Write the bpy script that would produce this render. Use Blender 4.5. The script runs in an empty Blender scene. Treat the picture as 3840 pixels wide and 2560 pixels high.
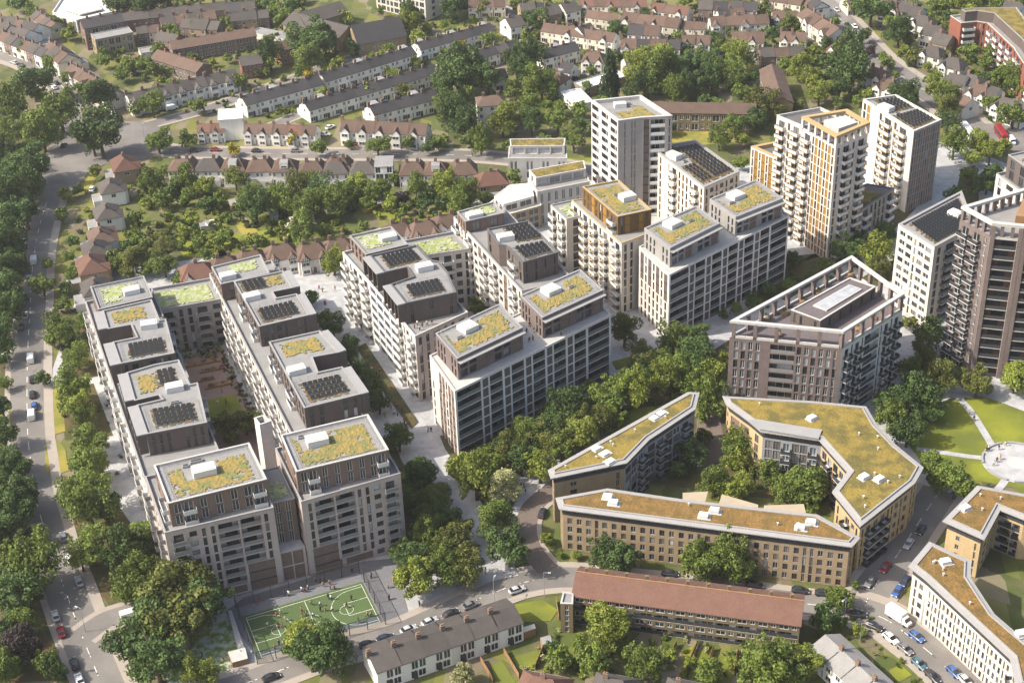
import bpy, bmesh, math, random
from mathutils import Vector, Matrix
from mathutils.geometry import tessellate_polygon
R=random.Random(11)
S=bpy.context.scene; COL=S.collection
# ---------------------------------------------------------------- camera
cd=bpy.data.cameras.new('camera'); cam=bpy.data.objects.new('camera',cd); COL.objects.link(cam)
cd.sensor_fit='HORIZONTAL'; cd.sensor_width=36; cd.lens=55.146; cd.clip_start=1; cd.clip_end=6000
PIT=math.radians(31.818); ROL=math.radians(-2.1295)
fw=Vector((0,math.cos(PIT),-math.sin(PIT))); r0=Vector((1,0,0)); u0=Vector((0,math.sin(PIT),math.cos(PIT)))
rt=r0*math.cos(ROL)+u0*math.sin(ROL); up=u0*math.cos(ROL)-r0*math.sin(ROL)
M=Matrix((rt,up,-fw)).transposed().to_4x4(); M.translation=(0,0,250); cam.matrix_world=M
S.camera=cam
cd.dof.use_dof=True; cd.dof.focus_distance=430; cd.dof.aperture_fstop=.28
# ---------------------------------------------------------------- sky, sun, exposure
SUN_AZ=math.radians(190); SUN_EL=math.radians(44)      # direction towards the sun, from +x counter-clockwise
w=bpy.data.worlds.new('World'); S.world=w; w.use_nodes=True
nt=w.node_tree; bg=nt.nodes['Background']; sky=nt.nodes.new('ShaderNodeTexSky'); sky.sky_type='NISHITA'; sky.sun_disc=False
sky.sun_elevation=SUN_EL; sky.sun_rotation=math.radians(90)-SUN_AZ; sky.air_density=1.0; sky.dust_density=4.0; sky.ozone_density=.6
nt.links.new(sky.outputs[0],bg.inputs[0]); bg.inputs[1].default_value=0.15
sl=bpy.data.lights.new('sun','SUN'); sl.energy=4.4; sl.angle=math.radians(.6); sl.color=(1,.93,.81)
so=bpy.data.objects.new('sun',sl); COL.objects.link(so)
sd=Vector((math.cos(SUN_AZ)*math.cos(SUN_EL),math.sin(SUN_AZ)*math.cos(SUN_EL),math.sin(SUN_EL)))
so.rotation_euler=sd.to_track_quat('Z','Y').to_euler(); so.location=(-200,100,300)
S.view_settings.view_transform='Standard'; S.view_settings.look='None'; S.view_settings.exposure=0.66; S.view_settings.gamma=1
S.render.engine='CYCLES'; S.cycles.max_bounces=5; S.cycles.diffuse_bounces=3; S.cycles.transparent_max_bounces=4
S.cycles.volume_bounces=0; S.cycles.volume_step_rate=4

# ---------------------------------------------------------------- materials
MT={}
def mat(name,col,rough=.8,var=.12,scale=.25,fine=0,spec=.3,orand=0,metal=0,col2=None,mixs=None,bump=0,trans=0,attr=None,streak=0):
    m=bpy.data.materials.new(name); m.use_nodes=True; n=m.node_tree.nodes; l=m.node_tree.links; b=n['Principled BSDF']
    b.inputs['Roughness'].default_value=rough; b.inputs['Specular IOR Level'].default_value=spec; b.inputs['Metallic'].default_value=metal
    geo=n.new('ShaderNodeNewGeometry'); c=n.new('ShaderNodeRGB'); c.outputs[0].default_value=(*col,1); out=c.outputs[0]
    if col2:
        nz=n.new('ShaderNodeTexNoise'); nz.inputs['Scale'].default_value=mixs or .1; nz.inputs['Detail'].default_value=5
        l.new(geo.outputs['Position'],nz.inputs['Vector'])
        rp=n.new('ShaderNodeMapRange'); rp.inputs[1].default_value=.42; rp.inputs[2].default_value=.6; l.new(nz.outputs[0],rp.inputs[0])
        mx=n.new('ShaderNodeMix'); mx.data_type='RGBA'; l.new(rp.outputs[0],mx.inputs[0]); l.new(out,mx.inputs[6]); mx.inputs[7].default_value=(*col2,1); out=mx.outputs[2]
    val=None
    def addv(sock,lo,hi):
        nonlocal val
        r=n.new('ShaderNodeMapRange'); r.inputs[3].default_value=lo; r.inputs[4].default_value=hi; l.new(sock,r.inputs[0])
        if val is None: val=r.outputs[0]
        else:
            q=n.new('ShaderNodeMath'); q.operation='MULTIPLY'; l.new(val,q.inputs[0]); l.new(r.outputs[0],q.inputs[1]); val=q.outputs[0]
    if var:
        nz=n.new('ShaderNodeTexNoise'); nz.inputs['Scale'].default_value=scale; nz.inputs['Detail'].default_value=6; nz.inputs['Roughness'].default_value=.65
        l.new(geo.outputs['Position'],nz.inputs['Vector']); addv(nz.outputs[0],1-2*var,1+2*var)
    if fine:
        nz=n.new('ShaderNodeTexNoise'); nz.inputs['Scale'].default_value=3.5; nz.inputs['Detail'].default_value=3
        l.new(geo.outputs['Position'],nz.inputs['Vector']); addv(nz.outputs[0],1-2*fine,1+2*fine)
    if streak:
        mp=n.new('ShaderNodeMapping'); mp.inputs['Scale'].default_value=(.9,.9,.07); l.new(geo.outputs['Position'],mp.inputs[0]); nz=n.new('ShaderNodeTexNoise'); nz.inputs['Scale'].default_value=1.0; nz.inputs['Detail'].default_value=5; nz.inputs['Roughness'].default_value=.7; l.new(mp.outputs[0],nz.inputs['Vector']); addv(nz.outputs[0],1-2*streak,1+2*streak)
    if orand:
        oi=n.new('ShaderNodeObjectInfo'); addv(oi.outputs['Random'],1-orand,1+orand)
    if attr:
        a=n.new('ShaderNodeAttribute'); a.attribute_name='tone'; addv(a.outputs['Fac'],1-attr,1+attr)
    if val is not None:
        vm=n.new('ShaderNodeVectorMath'); vm.operation='SCALE'; l.new(out,vm.inputs[0]); l.new(val,vm.inputs['Scale']); out=vm.outputs[0]
    l.new(out,b.inputs['Base Color'])
    if bump:
        bp=n.new('ShaderNodeBump'); bp.inputs['Strength'].default_value=bump; bp.inputs['Distance'].default_value=.3
        nz=n.new('ShaderNodeTexNoise'); nz.inputs['Scale'].default_value=1.5; l.new(geo.outputs['Position'],nz.inputs['Vector']); l.new(nz.outputs[0],bp.inputs['Height']); l.new(bp.outputs[0],b.inputs['Normal'])
    if trans:
        o=n['Material Output']; t=n.new('ShaderNodeBsdfTranslucent'); l.new(out,t.inputs[0]); x=n.new('ShaderNodeMixShader'); x.inputs[0].default_value=trans
        l.new(b.outputs[0],x.inputs[1]); l.new(t.outputs[0],x.inputs[2]); l.new(x.outputs[0],o.inputs[0])
    MT[name]=m; return m
def glassmat(name,col,rough=.08):
    m=mat(name,col,rough,var=.35,scale=.35,spec=.6,orand=.5); return m
for a in (('white_brick',(.60,.55,.50),.85,.07,.4,.06),('pale_brick',(.44,.37,.335),.85,.08,.35,.07),('cream_brick',(.60,.54,.46),.85,.07,.3,.06),
          ('grey_brick',(.29,.275,.262),.85,.08,.3,.08),('brown_brick',(.185,.13,.105),.85,.10,.4,.10),('dark_brick',(.115,.092,.082),.85,.1,.4,.08),
          ('mauve_brick',(.165,.128,.118),.85,.12,.5,.14),('red_brick',(.23,.085,.055),.85,.1,.4,.1),('yellow_brick',(.46,.34,.19),.85,.08,.3,.08),
          ('stock_brick',(.30,.225,.14),.85,.1,.3,.1),('olive_brick',(.17,.13,.075),.85,.1,.3,.1),('render_white',(.68,.66,.61),.8,.05,.3,0),('render_cream',(.66,.6,.48),.8,.06,.3,0),
          ('black_timber',(.035,.03,.028),.7,.05,1,0),('stone',(.46,.445,.42),.75,.05,.4,.03),('panel_white',(.60,.60,.585),.6,.03,.5,0),
          ('frame_white',(.60,.60,.60),.75,.05,.4,.03),('concrete',(.42,.41,.39),.85,.08,.3,.04),('deck',(.235,.23,.225),.9,.10,.25,.07),('deck_dark',(.12,.115,.115),.9,.1,.3,.06),('cap_grey',(.29,.285,.28),.6,.05,.4,0),
          ('cap_dark',(.12,.12,.125),.5,.05,.4,0),('cap_gold',(.40,.29,.14),.6,.05,.5,0),('gold',(.30,.165,.04),.5,.05,1,0),('bronze',(.15,.085,.03),.55,.1,.6,.1),('metal_dark',(.05,.05,.055),.5,.05,1,0),('metal_grey',(.3,.3,.31),.5,.05,1,0),
          ('paver_roof',(.125,.105,.108),.85,.12,.6,.1),('soil',(.06,.045,.03),.95,.15,.5,.1),('timber',(.28,.16,.08),.8,.1,1,.05),('wood_red',(.13,.075,.055),.8,.1,1,.05),
          ('tile_brown',(.115,.076,.058),.85,.13,.35,.12),('tile_grey',(.078,.068,.062),.85,.12,.35,.1),('tile_red',(.14,.075,.055),.85,.1,.35,.12),('slate',(.048,.044,.046),.7,.12,.35,.1),
          ('zinc',(.31,.30,.29),.55,.06,.4,.03),('zinc_cream',(.36,.30,.21),.7,.06,.4,.03),('felt_pale',(.25,.24,.23),.9,.12,.3,.06),('felt',(.24,.235,.23),.9,.12,.3,.06),('lead',(.28,.29,.3),.6,.08,.5,0),('tyre',(.02,.02,.02),.8,0,1,0)):
    mat(a[0],a[1],rough=a[2],var=a[3]*1.35,scale=a[4],fine=a[5]*1.5,bump=.15 if 'tile' in a[0] or a[0]=='slate' else 0,orand=.16 if a[0][:4] in('tile','slat','rend') else 0,streak=.11 if 'brick' in a[0] or a[0] in('stone','frame_white','concrete','render_white','render_cream') else 0)
glassmat('glass',(.035,.04,.045)); glassmat('glass_pale',(.30,.31,.32),.15); glassmat('glass_blue',(.07,.09,.11)); glassmat('glass_curtain',(.16,.15,.14),.2)
mat('balustrade_glass',(.14,.155,.16),.2,.08,.5,spec=.6); mat('balustrade_grey',(.22,.213,.205),.5,.05,.5)
mat('sedum',(.285,.205,.065),.95,.24,.5,.34,col2=(.145,.15,.055),mixs=.5,bump=.6); mat('sedum_rust',(.20,.118,.038),.95,.2,.5,.4,col2=(.145,.095,.03),mixs=.4,bump=.8)
mat('sedum_olive',(.225,.165,.038),.95,.2,.5,.36,col2=(.125,.105,.032),mixs=.3,bump=.7); mat('wildflower',(.25,.29,.10),.95,.2,.8,.3,col2=(.34,.35,.24),mixs=.6,bump=.4)
mat('solar',(.018,.02,.022),.35,.1,1,spec=.5); mat('solar_bed',(.075,.075,.03),.95,.25,.6,.25,col2=(.16,.085,.035),mixs=.5)
# ---------------------------------------------------------------- mesh builder
class MB:
    def __init__(s): s.v=[]; s.f=[]; s.m=[]
    def q(s,*p,m=0):
        n=len(s.v); s.v+=[tuple(x) for x in p]; s.f.append(tuple(range(n,n+len(p)))); s.m.append(m)
    def box(s,x0,y0,z0,x1,y1,z1,m=0,mt=None):
        n=len(s.v); s.v+=[(x0,y0,z0),(x1,y0,z0),(x1,y1,z0),(x0,y1,z0),(x0,y0,z1),(x1,y0,z1),(x1,y1,z1),(x0,y1,z1)]
        s.f+=[(n+a,n+b,n+c,n+d) for a,b,c,d in((0,3,2,1),(4,5,6,7),(0,1,5,4),(1,2,6,5),(2,3,7,6),(3,0,4,7))]; s.m+=[m,m if mt is None else mt]+[m]*4
    def obox(s,c,ang,w,d,z0,z1,m=0,mt=None):
        ca,sa=math.cos(ang),math.sin(ang); P=[(c[0]+ca*x-sa*y,c[1]+sa*x+ca*y) for x,y in((-w/2,-d/2),(w/2,-d/2),(w/2,d/2),(-w/2,d/2))]
        s.prism(P,z0,z1,m,mt)
    def cap(s,poly,z,m=0,flip=False):
        n=len(s.v); s.v+=[(x,y,z) for x,y in poly]
        if len(poly)==4 or len(poly)==3: tris=[tuple(range(len(poly)))]
        else: tris=tessellate_polygon([[Vector((x,y,0)) for x,y in poly]])
        for t in tris:
            t=list(t); a=sum(poly[t[i]][0]*poly[t[(i+1)%len(t)]][1]-poly[t[(i+1)%len(t)]][0]*poly[t[i]][1] for i in range(len(t)))
            if (a<0)!=flip: t=t[::-1]
            s.f.append(tuple(n+i for i in t)); s.m.append(m)
    def prism(s,poly,z0,z1,m=0,mt=None,top=True,bot=False):
        poly=ccw(poly)
        for i in range(len(poly)):
            a,b=poly[i],poly[(i+1)%len(poly)]; s.q((*a,z0),(*b,z0),(*b,z1),(*a,z1),m=m)
        if top: s.cap(poly,z1,m if mt is None else mt)
        if bot: s.cap(poly,z0,m,True)
    def mesh(s,name,mats,off=(0,0,0),smooth=False):
        me=bpy.data.meshes.new(name); ox,oy,oz=off
        me.from_pydata([(x-ox,y-oy,z-oz) for x,y,z in s.v],[],s.f)
        for k in mats: me.materials.append(MT[k] if isinstance(k,str) else k)
        if len(mats)>1: me.polygons.foreach_set('material_index',s.m)
        if smooth: me.polygons.foreach_set('use_smooth',[True]*len(s.f))
        me.update(); return me
def area(p): return sum(p[i][0]*p[(i+1)%len(p)][1]-p[(i+1)%len(p)][0]*p[i][1] for i in range(len(p)))/2
def ccw(p): return list(p) if area(p)>0 else list(p)[::-1]
def offset(poly,d):
    out=[]; n=len(poly)
    for i in range(n):
        a,b,c=poly[i-1],poly[i],poly[(i+1)%n]
        e1=Vector((b[0]-a[0],b[1]-a[1])).normalized(); e2=Vector((c[0]-b[0],c[1]-b[1])).normalized()
        n1=Vector((-e1.y,e1.x)); n2=Vector((-e2.y,e2.x)); k=n1+n2
        if k.length<.2: k=n1
        k=k/max(.35,k.dot(n1)); out.append((b[0]+k.x*d,b[1]+k.y*d))
    return out
CH={}
def new(name,me,parent=None,loc=(0,0,0),rz=0,**k):
    o=bpy.data.objects.new(name,me); COL.objects.link(o); o.location=loc
    if rz: o.rotation_euler[2]=rz
    if parent: o.parent=parent; CH.setdefault(parent.name,[]).append(o)
    for a,b in k.items(): o[a]=b
    return o
def thing(name,label,cat,loc=(0,0,0),rz=0,group=None,me=None):
    o=new(name,me,None,loc,rz); o['label']=label; o['category']=cat
    if group: o['group']=group
    return o
ORD=['first','second','third','fourth','fifth','sixth','seventh','eighth','ninth','tenth','eleventh','twelfth','thirteenth','fourteenth','fifteenth','sixteenth','seventeenth','eighteenth','nineteenth','twentieth']
def ordw(i):
    if i<20: return ORD[i]
    t,u=divmod(i+1,10); tens=['','','twenty','thirty','forty','fifty','sixty','seventy','eighty','ninety'][t]
    return tens+('-'+ORD[u-1] if u else 'th') if u else tens[:-1]+'ieth'
def setmat(o,i,m): s=o.material_slots[i]; s.link='OBJECT'; s.material=MT[m] if isinstance(m,str) else m
# ---------------------------------------------------------------- windows, balconies
CA={}
STY={'dark':('glass','metal_dark',2),'white':('glass','panel_white',2),'grey':('glass','metal_grey',2),'gold':('glass','gold',2),'pale':('glass_pale','metal_grey',2),'blue':('glass_blue','panel_white',2),'curt':('glass_curtain','panel_white',1),'plain':('glass','metal_dark',1),'lit':('glass_curtain','metal_dark',2),'blind':('glass_pale','metal_dark',1),'brown':('glass','brown_brick',2)}
def winmesh(w,h,rec,sty):
    k=('w',round(w,2),round(h,2),rec,sty)
    if k not in CA:
        g,f,n=STY[sty]; a=MB(); a.q((0,rec,0),(w,rec,0),(w,rec,h),(0,rec,h)); fr=MB(); t=min(.11,w*.12)
        for x0,x1,y0,y1 in [(0,w,0,t),(0,w,h-t,h),(0,t,t,h-t),(w-t,w,t,h-t)]+[(w*i/n-t/2,w*i/n+t/2,t,h-t) for i in range(1,n)]:
            fr.box(x0,rec-.06,y0,x1,rec-.005,y1)
        CA[k]=(a.mesh('window',[g]),fr.mesh('frame',[f]))
    return CA[k]
BST={'white':('stone','panel_white',1.4),'grey':('concrete','balustrade_grey',1.4),'gold':('stone','panel_white',1.5),'glass':('stone','balustrade_glass',1.5),'dark':('panel_white','metal_dark',1.5),'brown':('stone','wood_red',1.4)}
def balmesh(w,sty):
    k=('b',round(w,2),sty)
    if k not in CA:
        s,r,d=BST[sty]; a=MB(); a.box(0,-d,-.22,w,-.002,0); b=MB(); t=.06
        b.box(0,-d,.003,w,-d+t,1.05); b.box(0,-d+t,.003,t,-.01,1.05); b.box(w-t,-d+t,.003,w,-.01,1.05)
        if sty=='gold': a.box(0,-d-.04,-.30,w,-d-.002,.06,1)
        CA[k]=(a.mesh('balcony',[s,'gold']),b.mesh('balustrade',[r]))
    return CA[k]
def railmesh(w,sty):
    k=('r',round(w,2),sty)
    if k not in CA:
        a=MB(); a.box(0,.05,0,w,.1,1.05); CA[k]=a.mesh('balustrade',[BST[sty][1]])
    return CA[k]
KB={'.':(1,[]),'w':(1,[(.2,.8,.28,.86,'w')]),'n':(.7,[(.28,.72,.06,.92,'w')]),'N':(.7,[(.25,.75,0.02,.98,'w')]),'d':(1.4,[(.1,.9,.12,.88,'w')]),'m':(1,[(.14,.86,.1,.86,'w')]),
    'p':(1.2,[(.12,.4,.06,.9,'w'),(.6,.88,.06,.9,'w')]),'b':(1.3,[(.2,.8,.02,.84,'b')]),'l':(1.8,[(.04,.96,.04,.93,'l')]),'L':(2.4,[(.02,.98,.06,.94,'l')]),'s':(1.6,[(.05,.95,.03,.97,'s')]),'S':(.8,[(.1,.9,0,1,'s')]),
    'o':(.5,[]),'t':(1,[(.3,.7,.2,.9,'w')]),'f':(1,[(.06,.94,.06,.95,'w')]),'v':(.45,[(.2,.8,.04,.96,'w')]),'y':(1.1,[(.12,.88,.3,.86,'w')]),'g':(1,[(.1,.9,.03,.86,'g')]),'u':(.85,[(.2,.8,.08,.93,'w')])}
class Bld:
    def __init__(s,name,label,cat,poly,group=None):
        s.org=(sum(p[0] for p in poly)/len(poly),sum(p[1] for p in poly)/len(poly),0)
        s.o=thing(name,label,cat,s.org,group=group); s.W=MB(); s.cnt={}
        s.mats=[]
    def mi(s,m):
        if m not in s.mats: s.mats.append(m)
        return s.mats.index(m)
    def part(s,name,mb,mats,parent=None,smooth=False,**k): return new(name,mb.mesh(name,mats,s.org,smooth),parent or s.o,**k)
    def inst(s,name,me,x,y,z,rz,child=None,parent=None):
        o=new(name,me,parent or s.o,(x-s.org[0],y-s.org[1],z-s.org[2]) if parent is None else (x,y,z),rz)
        if child: new(child[0],child[1],o)
        return o
    def facade(s,p0,p1,z0,z1,rows,wall='white_brick',mg=.4,top=.5,bot=0,sty='dark',rec=.22,bal='white',wts=None,panel='brown_brick',logwall=None,logd=1.5,spand=None,kb=None):
        W=s.W; mi=s.mi(wall); dx,dy=p1[0]-p0[0],p1[1]-p0[1]; L=math.hypot(dx,dy); ang=math.atan2(dy,dx); ex,ey=dx/L,dy/L; nx,ny=-ey,ex
        P=lambda u,z,d=0:(p0[0]+ex*u+nx*d,p0[1]+ey*u+ny*d,z)
        K=dict(KB); K.update(kb or {})
        if not rows: W.q(P(0,z0),P(L,z0),P(L,z1),P(0,z1),m=mi); return
        n=len(rows); sh=(z1-top-z0-bot)/n; ops=[]
        for r,row in enumerate(rows):
            zr=z1-top-(r+1)*sh; tw=sum(K[c][0] for c in row); unit=(L-2*mg)/tw; x=mg
            for c in row:
                bw=unit*K[c][0]
                for a,b,c0,c1,kd in K[c][1]: ops.append((round(x+bw*a,3),round(x+bw*b,3),round(zr+sh*c0,3),round(zr+sh*c1,3),kd))
                x+=bw
        us=sorted({0,round(L,3)}|{o[0] for o in ops}|{o[1] for o in ops}); zs=sorted({round(z0,3),round(z1,3)}|{o[2] for o in ops}|{o[3] for o in ops})
        ui={v:i for i,v in enumerate(us)}; zi={v:i for i,v in enumerate(zs)}; hole=set()
        for o in ops:
            for i in range(ui[o[0]],ui[o[1]]):
                for j in range(zi[o[2]],zi[o[3]]): hole.add((i,j))
        for j in range(len(zs)-1):
            i=0
            while i<len(us)-1:
                if (i,j) in hole: i+=1; continue
                k=i
                while k<len(us)-1 and (k,j) not in hole: k+=1
                W.q(P(us[i],zs[j]),P(us[k],zs[j]),P(us[k],zs[j+1]),P(us[i],zs[j+1]),m=mi); i=k
        lm=s.mi(logwall or wall)
        for u0,u1,a,b,kd in ops:
            d={'l':logd,'s':.18,'g':rec}.get(kd,rec+.03); m2=lm if kd=='l' else mi
            W.q(P(u0,a),P(u0,a,d),P(u0,b,d),P(u0,b),m=m2); W.q(P(u1,a),P(u1,b),P(u1,b,d),P(u1,a,d),m=m2)
            W.q(P(u0,a),P(u1,a),P(u1,a,d),P(u0,a,d),m=m2); W.q(P(u0,b),P(u0,b,d),P(u1,b,d),P(u1,b),m=m2)
            x,y,_=P(u0,a); w_=u1-u0; h=b-a
            if kd in 'wbg':
                st=sty[(int(u0*7+a*13))%len(sty)] if isinstance(sty,(list,tuple)) else sty
                if st in('dark','plain') and R.random()<.3: st=R.choice(('lit','lit','blind'))
                me=winmesh(w_,h,rec,st); s.inst('window',me[0],x,y,a,ang,('frame',me[1]))
                if kd=='b':
                    bw=w_*1.3+.3; me=balmesh(bw,bal); q=P((u0+u1)/2-bw/2,a); s.inst('balcony',me[0],q[0],q[1],a-.02,ang,('balustrade',me[1]))
            elif kd=='s':
                q=MB(); k=('p',round(w_,2),round(h,2),panel)
                if k not in CA: q.q((0,0,0),(w_,0,0),(w_,0,h),(0,0,h)); CA[k]=q.mesh('panel',[panel])
                q=P(u0,a,d); s.inst('panel',CA[k],q[0],q[1],a,ang)
            elif kd=='l':
                W.q(P(u0,a,d),P(u1,a,d),P(u1,b,d),P(u0,b,d),m=m2)
                st=sty[(int(u0*7+a*13))%len(sty)] if isinstance(sty,(list,tuple)) else sty
                ww=w_*.62; me=winmesh(ww,h*.86,-.04,st); q=P(u0+w_*(.08 if int(u0+a)%2 else .3),a,d); s.inst('window',me[0],q[0],q[1],a+.05,ang,('frame',me[1]))
                q=P(u0+.01,a); s.inst('balustrade',railmesh(w_-.02,bal),q[0],q[1],a+.004,ang)
    def ring(s,poly,z0,z1,specs,**kw):
        """one facade per edge; specs: list of None | rows | (rows, dict)"""
        poly=list(poly); specs=(list(specs)+[None]*len(poly))[:len(poly)]
        if area(poly)<0: poly=poly[::-1]; specs=specs[:-1][::-1]+specs[-1:]
        for i in range(len(poly)):
            sp=specs[i] if i<len(specs) else None; k=dict(kw)
            if isinstance(sp,tuple): k.update(sp[1]); sp=sp[0]
            s.facade(poly[i],poly[(i+1)%len(poly)],z0,z1,sp,**k)
    def roof(s,poly,z,ph=.8,th=.36,deck='deck',cap='cap_grey',name='roof'):
        poly=ccw(poly); inn=offset(poly,th); out=offset(poly,-.06); a=MB(); n=len(poly)
        for i in range(n):
            j=(i+1)%n
            a.q((*out[i],z+.1),(*out[j],z+.1),(*inn[j],z+.1),(*inn[i],z+.1)); a.q((*inn[i],z+.1),(*inn[j],z+.1),(*inn[j],z-ph),(*inn[i],z-ph)); a.q((*out[i],z-.12),(*out[j],z-.12),(*out[j],z+.1),(*out[i],z+.1)); a.q((*poly[i],z-.12),(*poly[j],z-.12),(*out[j],z-.12),(*out[i],z-.12))
        s.part('parapet',a,[cap]); d=MB(); d.cap(offset(poly,th-.02),z-ph+.01); s.part(name,d,[deck])
    def end(s,name='wall'): 
        if s.W.f: s.part(name,s.W,s.mats)
        s.W=MB(); s.mats=[]
def bl(Q,a,b):
    return tuple(Q[0][i]*(1-a)*(1-b)+Q[1][i]*a*(1-b)+Q[2][i]*a*b+Q[3][i]*(1-a)*b for i in(0,1))
def edir(a,b): return math.atan2(b[1]-a[1],b[0]-a[0])
def dist(a,b): return math.hypot(a[0]-b[0],a[1]-b[1])
def sedum(B,Q,z,s0=.12,s1=.88,t0=.15,t1=.85,m='sedum',cut=(),rag=.5,name='green_roof'):
    """uneven planted mat over part of roof quad Q; cut: list of (s0,s1,t0,t1) left bare"""
    nx=max(8,int(dist(Q[0],Q[1])*(s1-s0)/.55)); ny=max(8,int(dist(Q[0],Q[3])*(t1-t0)/.55)); a=MB(); rr=random.Random(int(Q[0][0]*10))
    H=[[.1+.16*rr.random() for _ in range(nx+1)] for _ in range(ny+1)]; J=[[(rr.uniform(-.3,.3),rr.uniform(-.3,.3)) for _ in range(nx+1)] for _ in range(ny+1)]
    idx={}; ph=rr.uniform(0,6)
    def vid(i,j,low):
        k=(i,j,low)
        if k not in idx:
            p=bl(Q,s0+(s1-s0)*(i+J[j][i][0])/nx,t0+(t1-t0)*(j+J[j][i][1])/ny); idx[k]=len(a.v); a.v.append((p[0],p[1],z if low else z+H[j][i]))
        return idx[k]
    def keep(i,j):
        if i<0 or j<0 or i>=nx or j>=ny: return False
        u,v=s0+(s1-s0)*(i+.5)/nx,t0+(t1-t0)*(j+.5)/ny
        if any(c[0]<u<c[1] and c[2]<v<c[3] for c in cut): return False
        e=min(i,j,nx-1-i,ny-1-j)
        if rag>.2 and math.sin(u*11+ph)*math.sin(v*9+ph*2)+.6*math.sin(u*27+ph*3)*math.sin(v*23)>1.02: return False
        return K[(i,j)]>rag*(.75 if e==0 else .3 if e==1 else 0)
    K={(i,j):rr.random() for i in range(nx) for j in range(ny)}
    for i in range(nx):
        for j in range(ny):
            if not keep(i,j): continue
            a.f.append((vid(i,j,0),vid(i+1,j,0),vid(i+1,j+1,0),vid(i,j+1,0))); a.m.append(0)
            for (di,dj,p,q) in ((-1,0,(i,j+1),(i,j)),(1,0,(i+1,j),(i+1,j+1)),(0,-1,(i,j),(i+1,j)),(0,1,(i+1,j+1),(i,j+1))):
                if not keep(i+di,j+dj): a.f.append((vid(*p,1),vid(*q,1),vid(*q,0),vid(*p,0))); a.m.append(0)
    B.part(name,a,[m])
def plant(B,Q,s,t,w,d,h,z,ang=None,m='panel_white',name='lift_overrun'):
    p=bl(Q,s,t); ang=edir(Q[0],Q[1]) if ang is None else ang; a=MB(); a.box(-w/2,-d/2,0,w/2,d/2,h); 
    e=.35; a.box(-w/2+e,-d/2+e,h+.004,w/2-e,d/2-e,h+.12,1)
    k=('pl',w,d,h,m)
    if k not in CA: CA[k]=a.mesh(name,[m,'stone'])
    B.inst(name,CA[k],p[0],p[1],z,ang)
def vent(B,Q,s,t,z,w=1.6,d=1.0,h=.6):
    p=bl(Q,s,t); k=('v',w,d,h)
    if k not in CA: a=MB(); a.box(-w/2,-d/2,0,w/2,d/2,h); a.box(-w/2+.2,-d/2+.2,h+.003,w/2-.2,d/2-.2,h+.1,1); CA[k]=a.mesh('roof_vent',['cap_grey','metal_dark'])
    B.inst('roof_vent',CA[k],p[0],p[1],z,edir(Q[0],Q[1]))
def solar(B,Q,s0,s1,t0,t1,rows,z,pw=1.15):
    """bed of planting with rows of tilted panels, each panel a part"""
    sedum(B,Q,z,s0-.03,s1+.03,t0-.03,t1+.03,'solar_bed',rag=.4,name='planting_bed')
    if 'sol' not in CA:
        a=MB(); a.q((-pw/2,-.55,.35),(pw/2,-.55,.35),(pw/2,.55,1.0),(-pw/2,.55,1.0)); a.q((-pw/2,.55,.97),(pw/2,.55,.97),(pw/2,-.55,.32),(-pw/2,-.55,.32))
        for x in(-pw/2+.1,pw/2-.1): a.box(x-.04,.42,0,x+.04,.5,.9,1); a.box(x-.04,-.5,0,x+.04,-.42,.35,1)
        a.box(-pw/2,-.58,.30,pw/2,-.55,.40,2); CA['sol']=a.mesh('solar_panel',['solar','metal_grey','cap_grey'])
    ang=edir(Q[0],Q[1])
    for r in range(rows):
        t=t0+(t1-t0)*(r+.5)/rows; L=dist(bl(Q,s0,t),bl(Q,s1,t)); n=int(L/1.3)
        for i in range(n):
            p=bl(Q,s0+(s1-s0)*(i+.5)/n,t); B.inst('solar_panel',CA['sol'],p[0],p[1],z,ang)
def rails(B,Q,z,e=.06):
    """thin guard rail set back from the roof edge"""
    q=[bl(Q,e,e),bl(Q,1-e,e),bl(Q,1-e,1-e),bl(Q,e,1-e)]; a=MB()
    for i in range(4):
        p0,p1=q[i],q[(i+1)%4]; L=dist(p0,p1); ang=edir(p0,p1); c=((p0[0]+p1[0])/2,(p0[1]+p1[1])/2)
        for zz in(.5,1.0): a.obox(c,ang,L,.05,z+zz,z+zz+.05)
        n=max(2,int(L/2)); 
        for k in range(n): a.obox((p0[0]+(p1[0]-p0[0])*k/n,p0[1]+(p1[1]-p0[1])*k/n),ang,.05,.05,z,z+1.0)
    B.part('roof_railing',a,['metal_grey'])
def inpoly(p,P):
    c=False
    for i in range(len(P)):
        a,b=P[i],P[i-1]
        if (a[1]>p[1])!=(b[1]>p[1]) and p[0]<(b[0]-a[0])*(p[1]-a[1])/(b[1]-a[1])+a[0]: c=not c
    return c

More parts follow.
